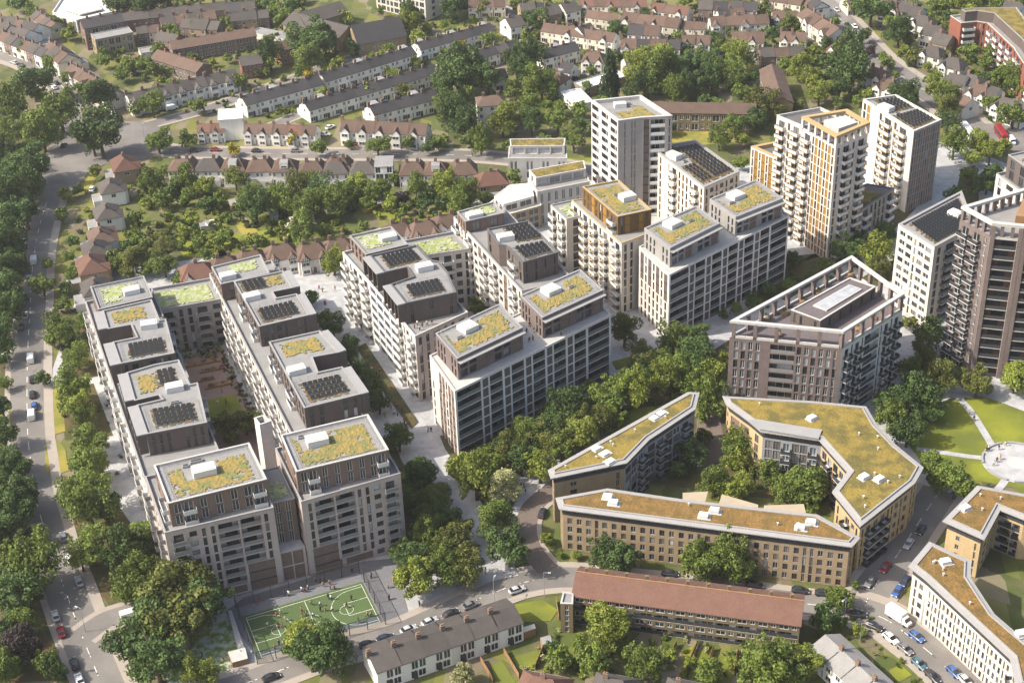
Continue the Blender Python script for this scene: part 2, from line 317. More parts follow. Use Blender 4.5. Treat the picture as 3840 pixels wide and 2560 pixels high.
# ================================================================ figure meshes (made while the scene is still small)
for n_,c in (('cloth_dark',(.03,.03,.035)),('cloth_white',(.7,.68,.64)),('cloth_tan',(.35,.24,.14)),('cloth_red',(.3,.05,.04)),('cloth_navy',(.03,.045,.09)),('skin',(.4,.24,.17)),('hair',(.03,.02,.015))): mat(n_,c,.8,0,1)
def personmesh(pose):
    ar=pose.get('arm',(.22,.02,-.02)); lf,rf=pose['l'],pose['r']
    J=[((0,0,.95),.15),((0,0,1.2),.15),((0,0,1.42),.14),((0,0,1.53),.06),((0,0,1.66),.10),((0,0,1.76),.07)]
    E=[(0,1),(1,2),(2,3),(3,4),(4,5)]
    for s,ft in((-1,lf),(1,rf)):
        b=len(J); kn=(.5*ft[0]+pose.get('bend',.05),s*.1,.5 if ft[2]<.3 else .62); J+=[((0,s*.1,.88),.10),(kn,.075),((ft[0],s*.11,ft[2]+.06),.05),((ft[0]+.16,s*.12,ft[2]+.03),.04)]; E+=[(0,b),(b,b+1),(b+1,b+2),(b+2,b+3)]
    for s in(-1,1):
        b=len(J); k=s*pose.get('sw',0); J+=[((0,s*.2,1.40),.07),((k*.18,s*.28,1.15),.05),((k*.38+.06,s*.28,.95 if not pose.get('up') else 1.35),.04),((k*.45+.1,s*.27,.86 if not pose.get('up') else 1.45),.035)]; E+=[(2,b),(b,b+1),(b+1,b+2),(b+2,b+3)]
    me=bpy.data.meshes.new('tmp'); me.from_pydata([j[0] for j in J],E,[]); o=bpy.data.objects.new('tmp',me); COL.objects.link(o); sk=o.modifiers.new('s','SKIN')
    for i,j in enumerate(J): me.skin_vertices[0].data[i].radius=(j[1],j[1])
    me.skin_vertices[0].data[0].use_root=True; dg=bpy.context.evaluated_depsgraph_get(); ev=o.evaluated_get(dg); r=bpy.data.meshes.new_from_object(ev); bpy.data.objects.remove(o)
    r.materials.clear()
    for k in('cloth_dark','cloth_white','skin','hair'): r.materials.append(MT[k])
    for p in r.polygons:
        c=p.center; p.material_index=3 if c.z>1.70 or (c.z>1.6 and c.x<-.03) else 2 if c.z>1.49 or (abs(c.y)>.22 and c.z<1.0 and c.z>.75) else 1 if c.z>.93 else 0; p.use_smooth=True
    return r
POSES=[personmesh(dict(l=(0,0,0),r=(.05,0,0))),personmesh(dict(l=(-.3,0,.08),r=(.3,0,0),sw=.8)),personmesh(dict(l=(-.45,0,.25),r=(.3,0,0),sw=1,bend=.15)),personmesh(dict(l=(-.2,0,0),r=(.25,0,0),up=1,sw=.6))]

# ================================================================ ground, roads, paving
mat('ground_mat',(.085,.105,.022),.95,.28,.09,.28,col2=(.17,.135,.085),mixs=.16)
mat('asphalt',(.195,.18,.165),.9,.12,.12,.10,col2=(.15,.14,.13),mixs=.07); mat('asphalt_dark',(.085,.082,.08),.9,.1,.2,.06)
mat('pavement_mat',(.32,.28,.24),.9,.08,.3,.06); mat('granite',(.40,.40,.40),.85,.10,.35,.10,col2=(.33,.33,.335),mixs=.4); mat('granite_dark',(.16,.16,.17),.85,.14,.9,.16)
mat('lawn',(.19,.205,.022),.95,.16,.12,.16,col2=(.115,.135,.022),mixs=.08); mat('lawn_dry',(.26,.22,.045),.95,.15,.2,.12,col2=(.17,.17,.035),mixs=.15)
mat('meadow',(.16,.22,.03),.95,.2,.5,.3,col2=(.42,.44,.36),mixs=.6); mat('marking',(.72,.70,.62),.8,.1,.5,.1); mat('court_green',(.075,.115,.04),.8,.06,.3,.03); mat('court_blue',(.10,.125,.13),.8,.06,.3,.03)
mat('bed',(.06,.07,.025),.95,.3,.5,.3,col2=(.10,.07,.03),mixs=.3); mat('gravel_path',(.33,.27,.19),.95,.1,.4,.08); mat('cobble',(.15,.12,.10),.9,.15,.8,.15); mat('water',(.03,.05,.05),.05,0,1,spec=.6)
def patchwork(m):
    """garden plots: cells of lawn, beds, paving and bare earth"""
    n=m.node_tree.nodes; l=m.node_tree.links; b=n['Principled BSDF']; src=b.inputs['Base Color'].links[0].from_socket
    geo=n.new('ShaderNodeNewGeometry'); mp=n.new('ShaderNodeMapping'); mp.inputs['Rotation'].default_value=(0,0,.3); mp.inputs['Scale'].default_value=(.19,.085,.1); vo=n.new('ShaderNodeTexVoronoi'); vo.distance='CHEBYCHEV'; vo.inputs['Scale'].default_value=1; vo.inputs['Randomness'].default_value=.7
    l.new(geo.outputs['Position'],mp.inputs[0]); l.new(mp.outputs[0],vo.inputs['Vector']); sp=n.new('ShaderNodeSeparateColor'); l.new(vo.outputs['Color'],sp.inputs[0]); rp=n.new('ShaderNodeValToRGB'); e=rp.color_ramp; e.interpolation='CONSTANT'
    for i,(p,c) in enumerate(((0,(.075,.10,.02)),(.22,(.17,.17,.035)),(.4,(.055,.075,.02)),(.58,(.12,.13,.03)),(.74,(.22,.185,.13)),(.88,(.15,.12,.085)))):
        k=e.elements[i] if i<2 else e.elements.new(p); k.position=p; k.color=(*c,1)
    l.new(sp.outputs[0],rp.inputs[0]); mx=n.new('ShaderNodeMix'); mx.data_type='RGBA'; mx.inputs[0].default_value=.62; l.new(src,mx.inputs[6]); l.new(rp.outputs[0],mx.inputs[7]); l.new(mx.outputs[2],b.inputs['Base Color'])
patchwork(MT['ground_mat'])
def struct(name,mb,mats,**k): return new(name,mb.mesh(name,mats),kind=k.get('kind','structure'))
def sheet(name,poly,z,m,kind='structure'):
    a=MB(); a.cap(ccw(poly),z); o=struct(name,a,[m],kind=kind); return o
def slab(name,poly,z0,z1,m): a=MB(); a.prism(poly,z0,z1); return struct(name,a,[m])
g0=MB(); g0.q((-2500,-200,-.1),(2500,-200,-.1),(2500,4500,-.1),(-2500,4500,-.1)); struct('ground',g0,['ground_mat'])
def smooth(pts,n=5):
    out=[]; 
    for i in range(len(pts)-1):
        p0=pts[max(0,i-1)];p1=pts[i];p2=pts[i+1];p3=pts[min(len(pts)-1,i+2)]
        for k in range(n):
            t=k/n; out.append(tuple(.5*((2*p1[j])+(-p0[j]+p2[j])*t+(2*p0[j]-5*p1[j]+4*p2[j]-p3[j])*t*t+(-p0[j]+3*p1[j]-3*p2[j]+p3[j])*t**3) for j in(0,1)))
    return out+[pts[-1]]
def side(pts,o):
    out=[]
    for i in range(len(pts)):
        a=pts[max(0,i-1)];b=pts[min(len(pts)-1,i+1)]; L=dist(a,b) or 1; out.append((pts[i][0]-(b[1]-a[1])/L*o,pts[i][1]+(b[0]-a[0])/L*o))
    return out
def ribbon(mb,pts,o0,o1,z,zb=None,m=0):
    A,B_=side(pts,o0),side(pts,o1)
    for i in range(len(pts)-1):
        mb.q((*A[i],z),(*A[i+1],z),(*B_[i+1],z),(*B_[i],z),m=m)
        if zb is not None:
            mb.q((*A[i],zb),(*A[i+1],zb),(*A[i+1],z),(*A[i],z),m=m); mb.q((*B_[i+1],zb),(*B_[i],zb),(*B_[i],z),(*B_[i+1],z),m=m)
ZR=[0.0]
LINES=MB()
RPTS=[]
def road(name,pts,w,pave=(2,2),m='asphalt',dash=True,n=5):
    pts=smooth(pts,n); ZR[0]+=.006; RPTS.append(pts); a=MB(); ribbon(a,pts,w/2,-w/2,.02+ZR[0]); struct(name,a,[m])
    for sgn,pw in((1,pave[0]),(-1,pave[1])):
        if pw: b=MB(); ribbon(b,pts,sgn*(w/2+pw),sgn*(w/2),.05+ZR[0]*.5,-.05) if sgn>0 else ribbon(b,pts,-w/2,-(w/2+pw),.05+ZR[0]*.5,-.05); struct('pavement',b,['pavement_mat'])
    if dash:
        acc=0
        for i in range(len(pts)-1):
            L=dist(pts[i],pts[i+1]); ang=edir(pts[i],pts[i+1]); u=0
            while u<L:
                if (acc+u)%7<3.2:
                    c=(pts[i][0]+(pts[i+1][0]-pts[i][0])*u/L,pts[i][1]+(pts[i+1][1]-pts[i][1])*u/L); ca,sa=math.cos(ang),math.sin(ang)
                    LINES.q(*[(c[0]+ca*x-sa*y,c[1]+sa*x+ca*y,.04+ZR[0]) for x,y in((-.55,-.09),(.55,-.09),(.55,.09),(-.55,.09))])
                u+=1.0
            acc+=L
    return pts
# estate paving first (lowest), roads above it
sheet('paving',[(-137.22,389.21),(-139.47,434.95),(-139.48,454.81),(-100.47,463.76),(-54.44,474.08),(-17.53,495.63),(17.16,517.30),(44.63,504.27),(88.75,518.49),(151.43,528.03),(168.17,530.38),(192.78,495.32),(145.50,344.37),(104.43,316.23),(97.23,355.81),(56.92,370.44),(13.29,340.73),(5.69,324.02),(-0.52,299.90),(-7.04,290.51),(-20.58,284.21),(-34.64,275.90),(-59.98,266.39),(-65.29,261.36),(-79.17,262.09),(-96.82,303.76),(-111.92,340.68),(-123.20,365.90)],-.04,'granite')
mat('court_paving',(.26,.185,.155),.9,.12,.5,.12)
road('main_road',[(-90.97,252.97),(-97.45,266.25),(-105.19,282.29),(-111.24,295.57),(-117.89,309.70),(-122.31,320.62),(-127.55,333.60),(-132.13,347.85),(-136.64,362.51),(-142.34,384.92),(-148.01,409.32),(-153.65,435.99),(-158.68,459.22),(-162.89,484.25),(-165.85,511.28),(-168.53,536.86)],9.5,(1.6,2.6))
road('north_road',[(-171.08,564.46),(-170.06,587.44),(-179.03,608.30),(-191.75,630.67),(-207.09,649.49),(-228.15,664.47)],11,(3,3))
sheet('junction',[(-165.03,507.74),(-171.64,533.38),(-176.45,556.89),(-173.42,574.98),(-171.24,588.85),(-165.34,590.05),(-157.33,580.69),(-143.05,578.54),(-130.74,569.05),(-127.57,547.87),(-141.28,541.34),(-150.85,539.88),(-155.75,532.03),(-158.31,514.16)],.075,'asphalt')
road('cross_road',[(-150.50,563.44),(-139.27,557.60),(-126.21,549.71),(-99.05,545.38),(-61.72,541.34),(-26.14,537.85),(-1.68,532.67),(22.22,523.48),(37.66,515.56)],8,(2,2))
road('terrace_road',[(-142.27,574.26),(-123.43,586.18),(-105.98,600.50),(-91.33,613.84),(-68.53,634.77),(-47.64,650.93),(-27.03,666.80)],6,(1.5,1.5),dash=False)
road('terrace_lane',[(-94.81,565.81),(-80.90,580.54),(-65.76,596.71),(-45.86,611.81),(-26.19,624.21),(-9.62,637.40),(15.20,652.88)],5,(1,1),dash=False)
road('avenue',[(143.10,706.97),(148.12,679.95),(152.31,651.95),(156.47,618.33),(162.35,596.34),(170.74,573.12),(177.04,545.34),(177.65,529.54)],12,(3,3))
road('upper_road',[(-92.74,726.93),(-50.62,716.19),(-3.48,698.00),(19.00,652.49),(33.87,645.76),(61.04,632.83),(90.10,627.43),(117.96,617.28),(150.88,609.21)],5.5,(1.5,1.5),dash=False)
sheet('bus_junction',[(166.33,545.50),(182.42,546.87),(208.19,544.53),(200.49,519.94),(177.67,523.82),(167.57,534.31)],.09,'asphalt')
road('front_street',[(-76.27,256.21),(-63.28,260.98),(-52.05,266.68),(-42.43,271.19),(-30.51,274.64),(-20.49,280.38),(-10.20,286.74),(0.36,292.01),(10.98,293.50),(21.41,291.30),(37.90,287.98),(52.07,284.67),(66.94,280.75),(80.66,277.54)],7.5,(2,2))
road('brick_street',[(109.30,322.33),(100.55,309.34),(90.65,294.65),(83.04,283.88),(80.28,278.17)],9,(2,2),'asphalt')
road('parked_street',[(76.93,279.27),(84.10,274.64),(88.67,268.19),(93.52,259.67),(98.34,248.54)],9,(2.6,2.6),'asphalt')
road('curved_lane',[(6.85,296.18),(3.04,303.88),(1.76,312.57),(3.58,321.40),(8.32,327.58),(12.91,332.97)],5.5,(0,1.2),'cobble',dash=False)
road('side_street',[(-103.43,278.89),(-99.33,283.94),(-94.59,286.29),(-89.69,288.04)],6,(1.5,1.5),dash=False)
road('park_path',[(98.58,362.17),(110.91,367.94),(122.39,369.40),(132.73,366.48),(142.56,358.18),(148.05,352.49)],5,(0,0),'granite',dash=False)
road('garden_lane',[(-68.15,446.52),(-59.14,431.79),(-50.01,409.99),(-40.76,387.35),(-30.91,364.19),(-21.86,342.93),(-14.67,325.26),(-9.07,308.85),(-4.90,293.60)],9,(0,0),'granite',dash=False)
road('estate_lane',[(108.93,398.71),(113.52,379.14),(104.35,366.16)],6,(0,0),'granite',dash=False)
road('woodland_path',[(-6.77,321.11),(7.45,341.09),(22.79,360.68),(40.20,377.21),(60.37,397.18),(85.23,421.16)],4,(0,0),'granite',dash=False)
road('plaza_street',[(165.01,530.66),(155.21,498.48),(141.27,472.79),(119.33,446.78),(100.18,428.24),(82.16,410.81)],9,(0,0),'granite',dash=False)
struct('road_markings',LINES,['marking'])
# grass verges, lawns
for poly,m in (([(-134.74,373.17),(-136.38,384.52),(-133.30,388.95),(-126.46,363.98),(-129.95,362.08)],'lawn_dry'),([(-130.81,357.95),(-127.98,359.85),(-124.57,355.48),(-121.34,345.19),(-125.20,342.48),(-127.81,345.59)],'lawn_dry'),
               ([(-166.82,551.30),(-165.83,555.95),(-157.72,553.26),(-153.61,547.03),(-155.50,542.57),(-163.57,545.58)],'lawn_dry'),([(-148.59,378.53),(-144.44,376.02),(-142.20,367.13),(-145.43,366.27)],'lawn_dry'),
               ([(-155.03,521.00),(-154.93,531.96),(-151.73,529.84),(-151.34,517.12),(-153.48,513.76)],'lawn_dry'),([(-152.11,558.73),(-138.69,554.36),(-126.73,552.91),(-82.77,547.86),(-83.01,550.24),(-128.76,555.07),(-145.02,561.33)],'lawn_dry'),
               ([(-1.91,284.26),(4.88,285.75),(8.56,281.83),(6.65,278.14),(0.01,278.05)],'lawn'),([(-114.88,480.45),(-105.46,487.78),(-90.64,478.53),(-94.56,463.30),(-109.34,464.44)],'lawn'),([(-35.64,487.09),(-19.04,493.06),(-15.93,487.14),(-30.87,480.18)],'lawn'),
               ([(-101.94,463.87),(-89.84,472.16),(-78.57,477.58),(-68.96,470.53),(-82.43,459.35)],'lawn'),([(96.00,591.29),(110.24,592.19),(111.16,576.54),(96.90,573.54)],'lawn'),([(57.40,556.17),(80.89,556.09),(95.33,540.74),(65.20,535.62)],'lawn_dry'),
               ([(14.48,530.51),(37.12,530.43),(38.25,523.58),(17.39,522.78)],'lawn'),([(147.80,506.18),(159.85,510.55),(160.02,505.14),(148.74,497.28)],'lawn'),([(-40.10,333.37),(-35.72,337.91),(-29.41,340.44),(-30.70,343.49),(-35.91,341.83)],'lawn'),
               ([(-38.64,338.09),(-33.65,343.67),(-29.38,339.46),(-29.59,329.89)],'lawn'),([(22.44,355.41),(32.84,364.33),(41.58,365.94),(37.21,358.67),(25.82,352.06)],'lawn'),([(29.18,389.65),(36.52,392.75),(37.38,387.89),(30.10,384.85)],'lawn'),
               ([(110.31,381.69),(121.42,385.65),(121.07,374.02),(111.94,372.36)],'lawn')):
    ZR[0]+=.001; sheet('lawn_patch',poly,.03,m)
pk=[(105.19,345.94),(113.43,357.95),(122.21,363.87),(132.13,364.31),(148.70,354.56),(177.72,342.30),(162.09,295.48),(133.37,305.65),(128.39,322.09),(118.30,326.46),(108.02,330.91)]
sheet('park_lawn',pk,.02,'lawn')

CP=(132.1,332.8); RP=9.05
def circ(c,r,n=40,a0=0,a1=2*math.pi): return [(c[0]+r*math.cos(a0+(a1-a0)*i/n),c[1]+r*math.sin(a0+(a1-a0)*i/n)) for i in range(n)]
for nm,pts,wd in (('path',[(124.58,365.92),(126.52,357.09),(127.55,345.52),(127.92,338.45)],2.0),('path',[(107.50,340.74),(113.44,338.77),(119.85,336.58),(124.38,335.32)],1.8),('path',[(127.23,325.91),(124.51,322.33),(119.14,317.15)],2.0),('path',[(144.88,342.38),(135.87,338.94)],2)):
    a=MB(); ribbon(a,smooth(pts),wd/2,-wd/2,.05); struct(nm,a,['granite'])
sheet('plaza',circ(CP,RP),.07,'granite'); sheet('plaza_disc',circ(CP,2.6),.08,'stone')
for k,(a0,a1) in enumerate(((100,140),(148,178),(197,238),(20,95),(250,275))):
    a=MB(); A0,A1=math.radians(a0),math.radians(a1); n=10
    for i in range(n):
        t0=A0+(A1-A0)*i/n; t1=A0+(A1-A0)*(i+1)/n; P=lambda r,t,z:(CP[0]+r*math.cos(t),CP[1]+r*math.sin(t),z)
        a.q(P(RP-.5,t0,.55),P(RP,t0,.55),P(RP,t1,.55),P(RP-.5,t1,.55)); a.q(P(RP,t0,0),P(RP,t1,0),P(RP,t1,.55),P(RP,t0,.55)); a.q(P(RP-.5,t1,0),P(RP-.5,t0,0),P(RP-.5,t0,.55),P(RP-.5,t1,.55))
    for t in (A0,A1): a.q(P(RP-.5,t,0),P(RP,t,0),P(RP,t,.55),P(RP-.5,t,.55))
    thing('curved_bench','curved dark stone bench around the round plaza, %s of five'%ORD[k],'bench',me=a.mesh('curved_bench',['metal_grey']),group='plaza benches')
# ---- sports court
BLc,BRc,FRc,FLc=(-65.5,283.1),(-38.89,293.71),(-33.58,279.96),(-60.2,269.35); CQ=[FLc,FRc,BRc,BLc]
sheet('court_yard',[(-70.85,285.71),(-67.11,290.38),(-39.15,302.33),(-31.09,303.26),(-26.98,283.28),(-32.81,279.17),(-60.77,268.15)],.0,'granite_dark')
sheet('sports_court',[bl(CQ,-.03,-.02),bl(CQ,1.02,-.02),bl(CQ,1.02,1.06),bl(CQ,-.03,1.06)],.03,'court_green'); sheet('court_end',[bl(CQ,-.02,-.02),bl(CQ,1.02,-.02),bl(CQ,1.0,.18),bl(CQ,-.02,.12)],.036,'court_blue')
CL=MB(); lw=.11
def cline(pts,closed=False):
    pts=[bl(CQ,a/28.0,b/15.0) for a,b in pts]; 
    if closed: pts.append(pts[0])
    for i in range(len(pts)-1):
        L=dist(pts[i],pts[i+1]); c=((pts[i][0]+pts[i+1][0])/2,(pts[i][1]+pts[i+1][1])/2); an=edir(pts[i],pts[i+1]); ca,sa=math.cos(an),math.sin(an)
        CL.q(*[(c[0]+ca*x-sa*y,c[1]+sa*x+ca*y,.045) for x,y in((-L/2-lw/2,-lw/2),(L/2+lw/2,-lw/2),(L/2+lw/2,lw/2),(-L/2-lw/2,lw/2))])
def cc_(x,y,r,n=24,a0=0,a1=360): return [(x+r*math.cos(math.radians(a0+(a1-a0)*i/n)),y+r*math.sin(math.radians(a0+(a1-a0)*i/n))) for i in range(n+1)]
cline([(0,0),(28,0),(28,15),(0,15)],True); cline([(14,0),(14,15)]); cline(cc_(14,7.5,1.8)); cline(cc_(14,7.5,.6))
for x0,s in((0,1),(28,-1)):
    cline([(x0,5.2),(x0+s*5.8,5.2),(x0+s*5.8,9.8),(x0,9.8)]); cline(cc_(x0+s*5.8,7.5,1.6)); cline([(x0,.9),(x0+s*3,.9)]); cline([(x0,14.1),(x0+s*3,14.1)]); cline([(x0+s*(3+6.6*math.sin(math.radians(t))*.95),7.5-6.6*math.cos(math.radians(t))) for t in range(0,181,9)])
struct('court_lines',CL,['marking'])
# ---- courtyard garden
sheet('courtyard',[(-103,401),(-88.5,405.5),(-55,322),(-72,317)],.01,'court_paving')
sheet('courtyard_lawn',[(-89.18,377.03),(-80.70,379.47),(-77.07,370.67),(-86.61,366.58)],.04,'lawn')
# ---- bare shrub beds under trees
for poly in ([(-20.93,355.07),(8.22,361.63),(30.20,377.89),(69.18,404.05),(75.46,393.67),(57.06,371.55),(26.12,356.22),(8.62,341.02),(-10.13,328.70),(-18.36,344.70)],[(-30.39,335.65),(-23.53,339.10),(-12.37,314.28),(-9.11,298.73),(-31.44,295.10),(-28.76,308.29)],[(-14.84,346.49),(-6.59,341.97),(1.32,329.88),(-3.49,315.53),(-11.27,325.05)],
             [(60.93,445.40),(104.49,450.90),(124.27,443.47),(123.09,432.10),(98.14,417.54),(80.43,408.35)],[(95.00,445.72),(132.52,480.01),(153.91,505.66),(169.54,511.53),(162.73,480.84),(129.70,461.08)],[(-143.88,429.83),(-135.23,434.64),(-121.25,392.83),(-132.00,388.86)],[(-134.07,386.67),(-123.54,388.29),(-112.39,360.95),(-125.51,359.69)],[(-174.46,478.80),(-166.83,478.20),(-145.19,385.11),(-149.18,380.82)],[(-144.59,363.02),(-139.71,360.60),(-117.67,304.95),(-103.33,264.46),(-119.09,264.17)],[(-125.43,343.47),(-111.92,340.68),(-100.09,321.27),(-89.39,298.39),(-98.00,287.72),(-109.97,304.51)]):
    sheet('shrub_bed',poly,.012,'bed')
for poly in ([(-46.84,402.24),(-44.35,404.55),(-35.41,382.33),(-27.16,361.80),(-28.88,358.73),(-37.73,377.91)],[(-51.01,424.42),(-47.69,426.06),(-43.68,415.98),(-46.23,413.57)],[(-36.53,354.00),(-34.21,355.92),(-29.96,339.50),(-31.63,337.66)],[(-70.70,403.91),(-68.30,406.24),(-57.98,379.27),(-59.57,375.98)]):
    a=MB(); a.prism(poly,0,.45,0,1); struct('planter_bed',a,['timber','bed'])
sheet('courtyard_garden',[(37.52,349.25),(56.21,364.97),(66.12,349.47),(81.11,340.42),(84.24,326.67),(78.03,317.82),(35.63,329.67),(29.27,335.81)],.005,'bed')
sheet('courtyard_path',[(50.57,358.86),(57.00,361.66),(56.76,341.96),(51.77,330.57),(47.67,334.66)],.02,'cobble')
GR=random.Random(3)
for k in range(26):
    a=GR.uniform(0,1); b=GR.uniform(0,1); c=bl([(-129.78,504.85),(-89.25,467.47),(-12.92,491.89),(-12.97,510.87)],b,a); w_,h_=GR.uniform(3,6),GR.uniform(6,13); an=.35+GR.uniform(-.1,.1); ca,sa=math.cos(an),math.sin(an)
    sheet('garden_lawn',[(c[0]+ca*x-sa*y,c[1]+sa*x+ca*y) for x,y in((-w_/2,-h_/2),(w_/2,-h_/2),(w_/2,h_/2),(-w_/2,h_/2))],-.05+.002*k,'lawn' if k%3 else 'lawn_dry')

# ================================================================ new apartment blocks
KB.update({'z':(1.8,[(.06,.94,.0,1,'s')]),'Z':(2.5,[(.06,.94,.0,1,'s')]),'Y':(2.5,[(.06,.94,.12,.92,'s')]),'h':(1.1,[(.1,.42,.06,.9,'w'),(.52,.9,.06,.9,'b')])})
def quadpt(Q,lst): return [bl(Q,a,b) for a,b in lst]
def pod(B,poly,z0,z1,specs,wall='dark_brick',deck='deck',cap='cap_grey',ph=.5,th=.4,**kw):
    kw.setdefault('top',.55); kw.setdefault('mg',.5)
    B.ring(poly,z0,z1,specs,wall=wall,**kw); B.roof(poly,z1,ph=ph,th=th,deck=deck,cap=cap)
def canopy(B,p0,p1,w,z,z0,n=6,m='cap_grey'):
    """flat overhanging roof edge carried on brick fins"""
    ang=edir(p0,p1); ex,ey=math.cos(ang),math.sin(ang); nx,ny=ey,-ex; a=MB(); L=dist(p0,p1)
    P=[(p0[0],p0[1]),(p1[0],p1[1]),(p1[0]+nx*w,p1[1]+ny*w),(p0[0]+nx*w,p0[1]+ny*w)]
    a.prism(P,z-.35,z+.02,bot=True); B.part('canopy',a,[m]); 
    for i in range(n):
        f=MB(); u=L*(i+.03)/(n-1) if i<n-1 else L*.985; f.obox((p0[0]+ex*u+nx*w*.5,p0[1]+ey*u+ny*w*.5),ang,.35,w*.92,z0,z-.352); B.part('fin',f,['dark_brick'])
# ---- courtyard block, south building (two halves and a recessed link)
KS=dict(wall='pale_brick',sty=['plain','plain','dark'],bal='grey',panel='brown_brick',logwall='pale_brick',mg=1.0,top=1.0,rec=.3,logd=1.3)
a,b,c,d=(-82.1,287.2),(-57.7,295.2),(-66.3,317.5),(-90.7,309.5)
B=Bld('apartment_building','pale brick apartment block with dark penthouse behind the green court, left half','building',[a,b,c,d],'courtyard block wings')
B.ring([a,b,c,d],0,23.2,[['bwnnlln']*5+['bwnnlZ']*2+['bwnYZ'],None,None,['nbnwnb']*7],**KS); B.roof([a,b,c,d],23.2,deck='deck')
Q=[(-80.9,290.3),(-59.0,298.3),(-65.0,313.4),(-86.9,305.6)]
pod(B,Q,22.4,29.3,[['hnnnh']*2,['w.n']*2,None,['n.b']*2],wall='brown_brick',sty='white',bal='white',cap='stone',ph=.6)
sedum(B,Q,28.7,.1,.9,.12,.8,cut=((.25,.62,.45,.9),)); plant(B,Q,.45,.55,5.5,3.4,1.9,28.7); vent(B,Q,.3,.82,28.7); vent(B,Q,.42,.88,28.7,3,1); rails(B,Q,28.7)
B.end()
a2,b2,c2,d2=(-51.4,297.0),(-28.2,306.9),(-36.8,329.2),(-60,319.3)
B=Bld('apartment_building','pale brick apartment block with balconies at its right corner, behind the court','building',[a2,b2,c2,d2],'courtyard block wings')
B.ring([a2,b2,c2,d2],0,23.2,[['nllnnwb']*5+['Zlnnwb']*2+['ZYwb'],['n.bw.bn']*8,None,['.w']*7],**KS); B.roof([a2,b2,c2,d2],23.2)
Q=[(-52.3,300.8),(-30.7,308.4),(-36.6,323.8),(-57.6,316.2)]
pod(B,Q,22.4,29.3,[['hnnnnh']*2,['nwn']*2,None,['n.n']*2],wall='brown_brick',sty='white',bal='white',cap='stone',ph=.6)
sedum(B,Q,28.7,.1,.9,.12,.85,cut=((.15,.5,.5,.9),)); plant(B,Q,.34,.62,5.2,3.4,1.9,28.7); vent(B,Q,.2,.85,28.7); rails(B,Q,28.7)
B.end()
L=[(-59.2,298.7),(-53.4,300.6),(-58.5,314),(-64.3,312)]
B=Bld('link_building','recessed brown brick link with two tall glazed strips above the court','building',L)
B.ring(L,9.2,21.6,[['NN']*4],wall='brown_brick',sty='white',top=.4,mg=.6); B.roof(L,21.6,ph=.3)
Q0=[(-58.2,295.6),(-51.9,297.6),(-53.4,300.6),(-59.2,298.7)]
B.ring(Q0,0,9.2,[['ss']*2],wall='pale_brick',panel='brown_brick',mg=.5,top=.4); t=MB(); t.cap(Q0,9.2); B.part('ledge',t,['stone'])
sedum(B,L,21.32,.15,.85,.1,.6,'wildflower'); B.end()
T=[(-66.2,329.6),(-64.0,330.8),(-61.6,328.0),(-64.4,326.4)]
B=Bld('stair_tower','slender pale brick stair tower rising from the courtyard behind the link','tower',T)
B.ring(T,0,25.5,[],wall='white_brick'); B.roof(T,25.5,ph=1.5,th=.4,deck='wood_red',cap='stone'); B.end()
# ---- courtyard block, west wing
Wp=[(-127,407),(-90.6,310.2),(-71.9,317.2),(-108.3,414)]
B=Bld('apartment_building','long left wing of the courtyard block beside the tree-lined main road','building',Wp,'courtyard block wings')
B.ring(Wp,0,17,[(['bnwb.nnb.wnb'*2]*5,dict(bal='white')),None,(['nbnwbnnbwnbnwbnb']*5,dict(bal='grey')),['nnwn']*5],wall='white_brick',sty=['dark','plain'],top=.7,rec=.25); B.roof(Wp,17)
P1=[(-124.3,406.0),(-119.1,392.3),(-104.5,398.4),(-109.4,411.4)]
pod(B,P1,16.3,22.6,[['nnnn']*2,['nn.n']*2,['wnw']*2,['nn']*2],wall='red_brick' if 0 else 'brown_brick',sty='dark')
Q=[P1[1],P1[2],P1[3],P1[0]]; sedum(B,Q,22.15,.15,.85,.2,.85,'wildflower',cut=((.5,1,.1,.55),)); plant(B,Q,.68,.45,4.6,3.0,1.5,22.1); rails(B,Q,22.1)
P2=[(-117.6,391.0),(-114,380.6),(-107.8,382.5),(-104.9,375.6),(-111.2,373.4),(-106.9,361.9),(-92.8,366.4),(-98.3,385.0),(-99.9,384.4),(-104.4,396.4)]
pod(B,P2,16.3,23,[['n.n'],None,None,None,(['nn'],{}),['nwnwnn']*2,['nnnbn']*2,None,None,None],wall='dark_brick',cap='cap_grey')
Q=[(-114,380.6),(-99.8,384.6),(-104.4,396.4),(-117.6,391)]; sedum(B,Q,22.55,.15,.8,.25,.85); plant(B,[(-107.8,382.5),(-99.5,384.4),(-95,373),(-104.9,375.6)],.55,.2,4.6,3.0,1.6,22.5)
Q=[(-106.9,361.9),(-92.8,366.4),(-96.0,377.6),(-110.6,373.0)]; solar(B,Q,.22,.85,.2,.8,4,22.5); rails(B,Q,22.5)
canopy(B,(-117.6,391.0),(-114.2,381.2),2.6,23,17,4); canopy(B,(-111.2,373.4),(-107,362),2.6,23,17,5)
P3=[(-104.3,357.2),(-99.6,343.4),(-93.6,345.7),(-92.3,343.7),(-98.6,341.3),(-93.6,327.9),(-78.9,332.1),(-84.1,351),(-86,350.3),(-91,362.8),(-97.4,360.9)]
pod(B,P3,16.3,23,[['n.n'],None,None,None,(['nn'],{}),['nnn.nnn']*2,['nnnbn']*2,None,None,['wnw']*1,None],wall='dark_brick')
Q=[(-99.6,343.8),(-86.8,348),(-91.3,361.8),(-104,357)]; sedum(B,Q,22.55,.15,.5,.2,.85); solar(B,Q,.55,.88,.35,.85,4,22.5); plant(B,Q,.8,.12,4.6,3,1.6,22.5)
Q=[(-93.6,328.2),(-79.2,332.4),(-82.6,344),(-98.2,340.6)]; solar(B,Q,.2,.85,.18,.82,4,22.5); rails(B,Q,22.5); vent(B,Q,.6,.95,22.5,2.4,.8)
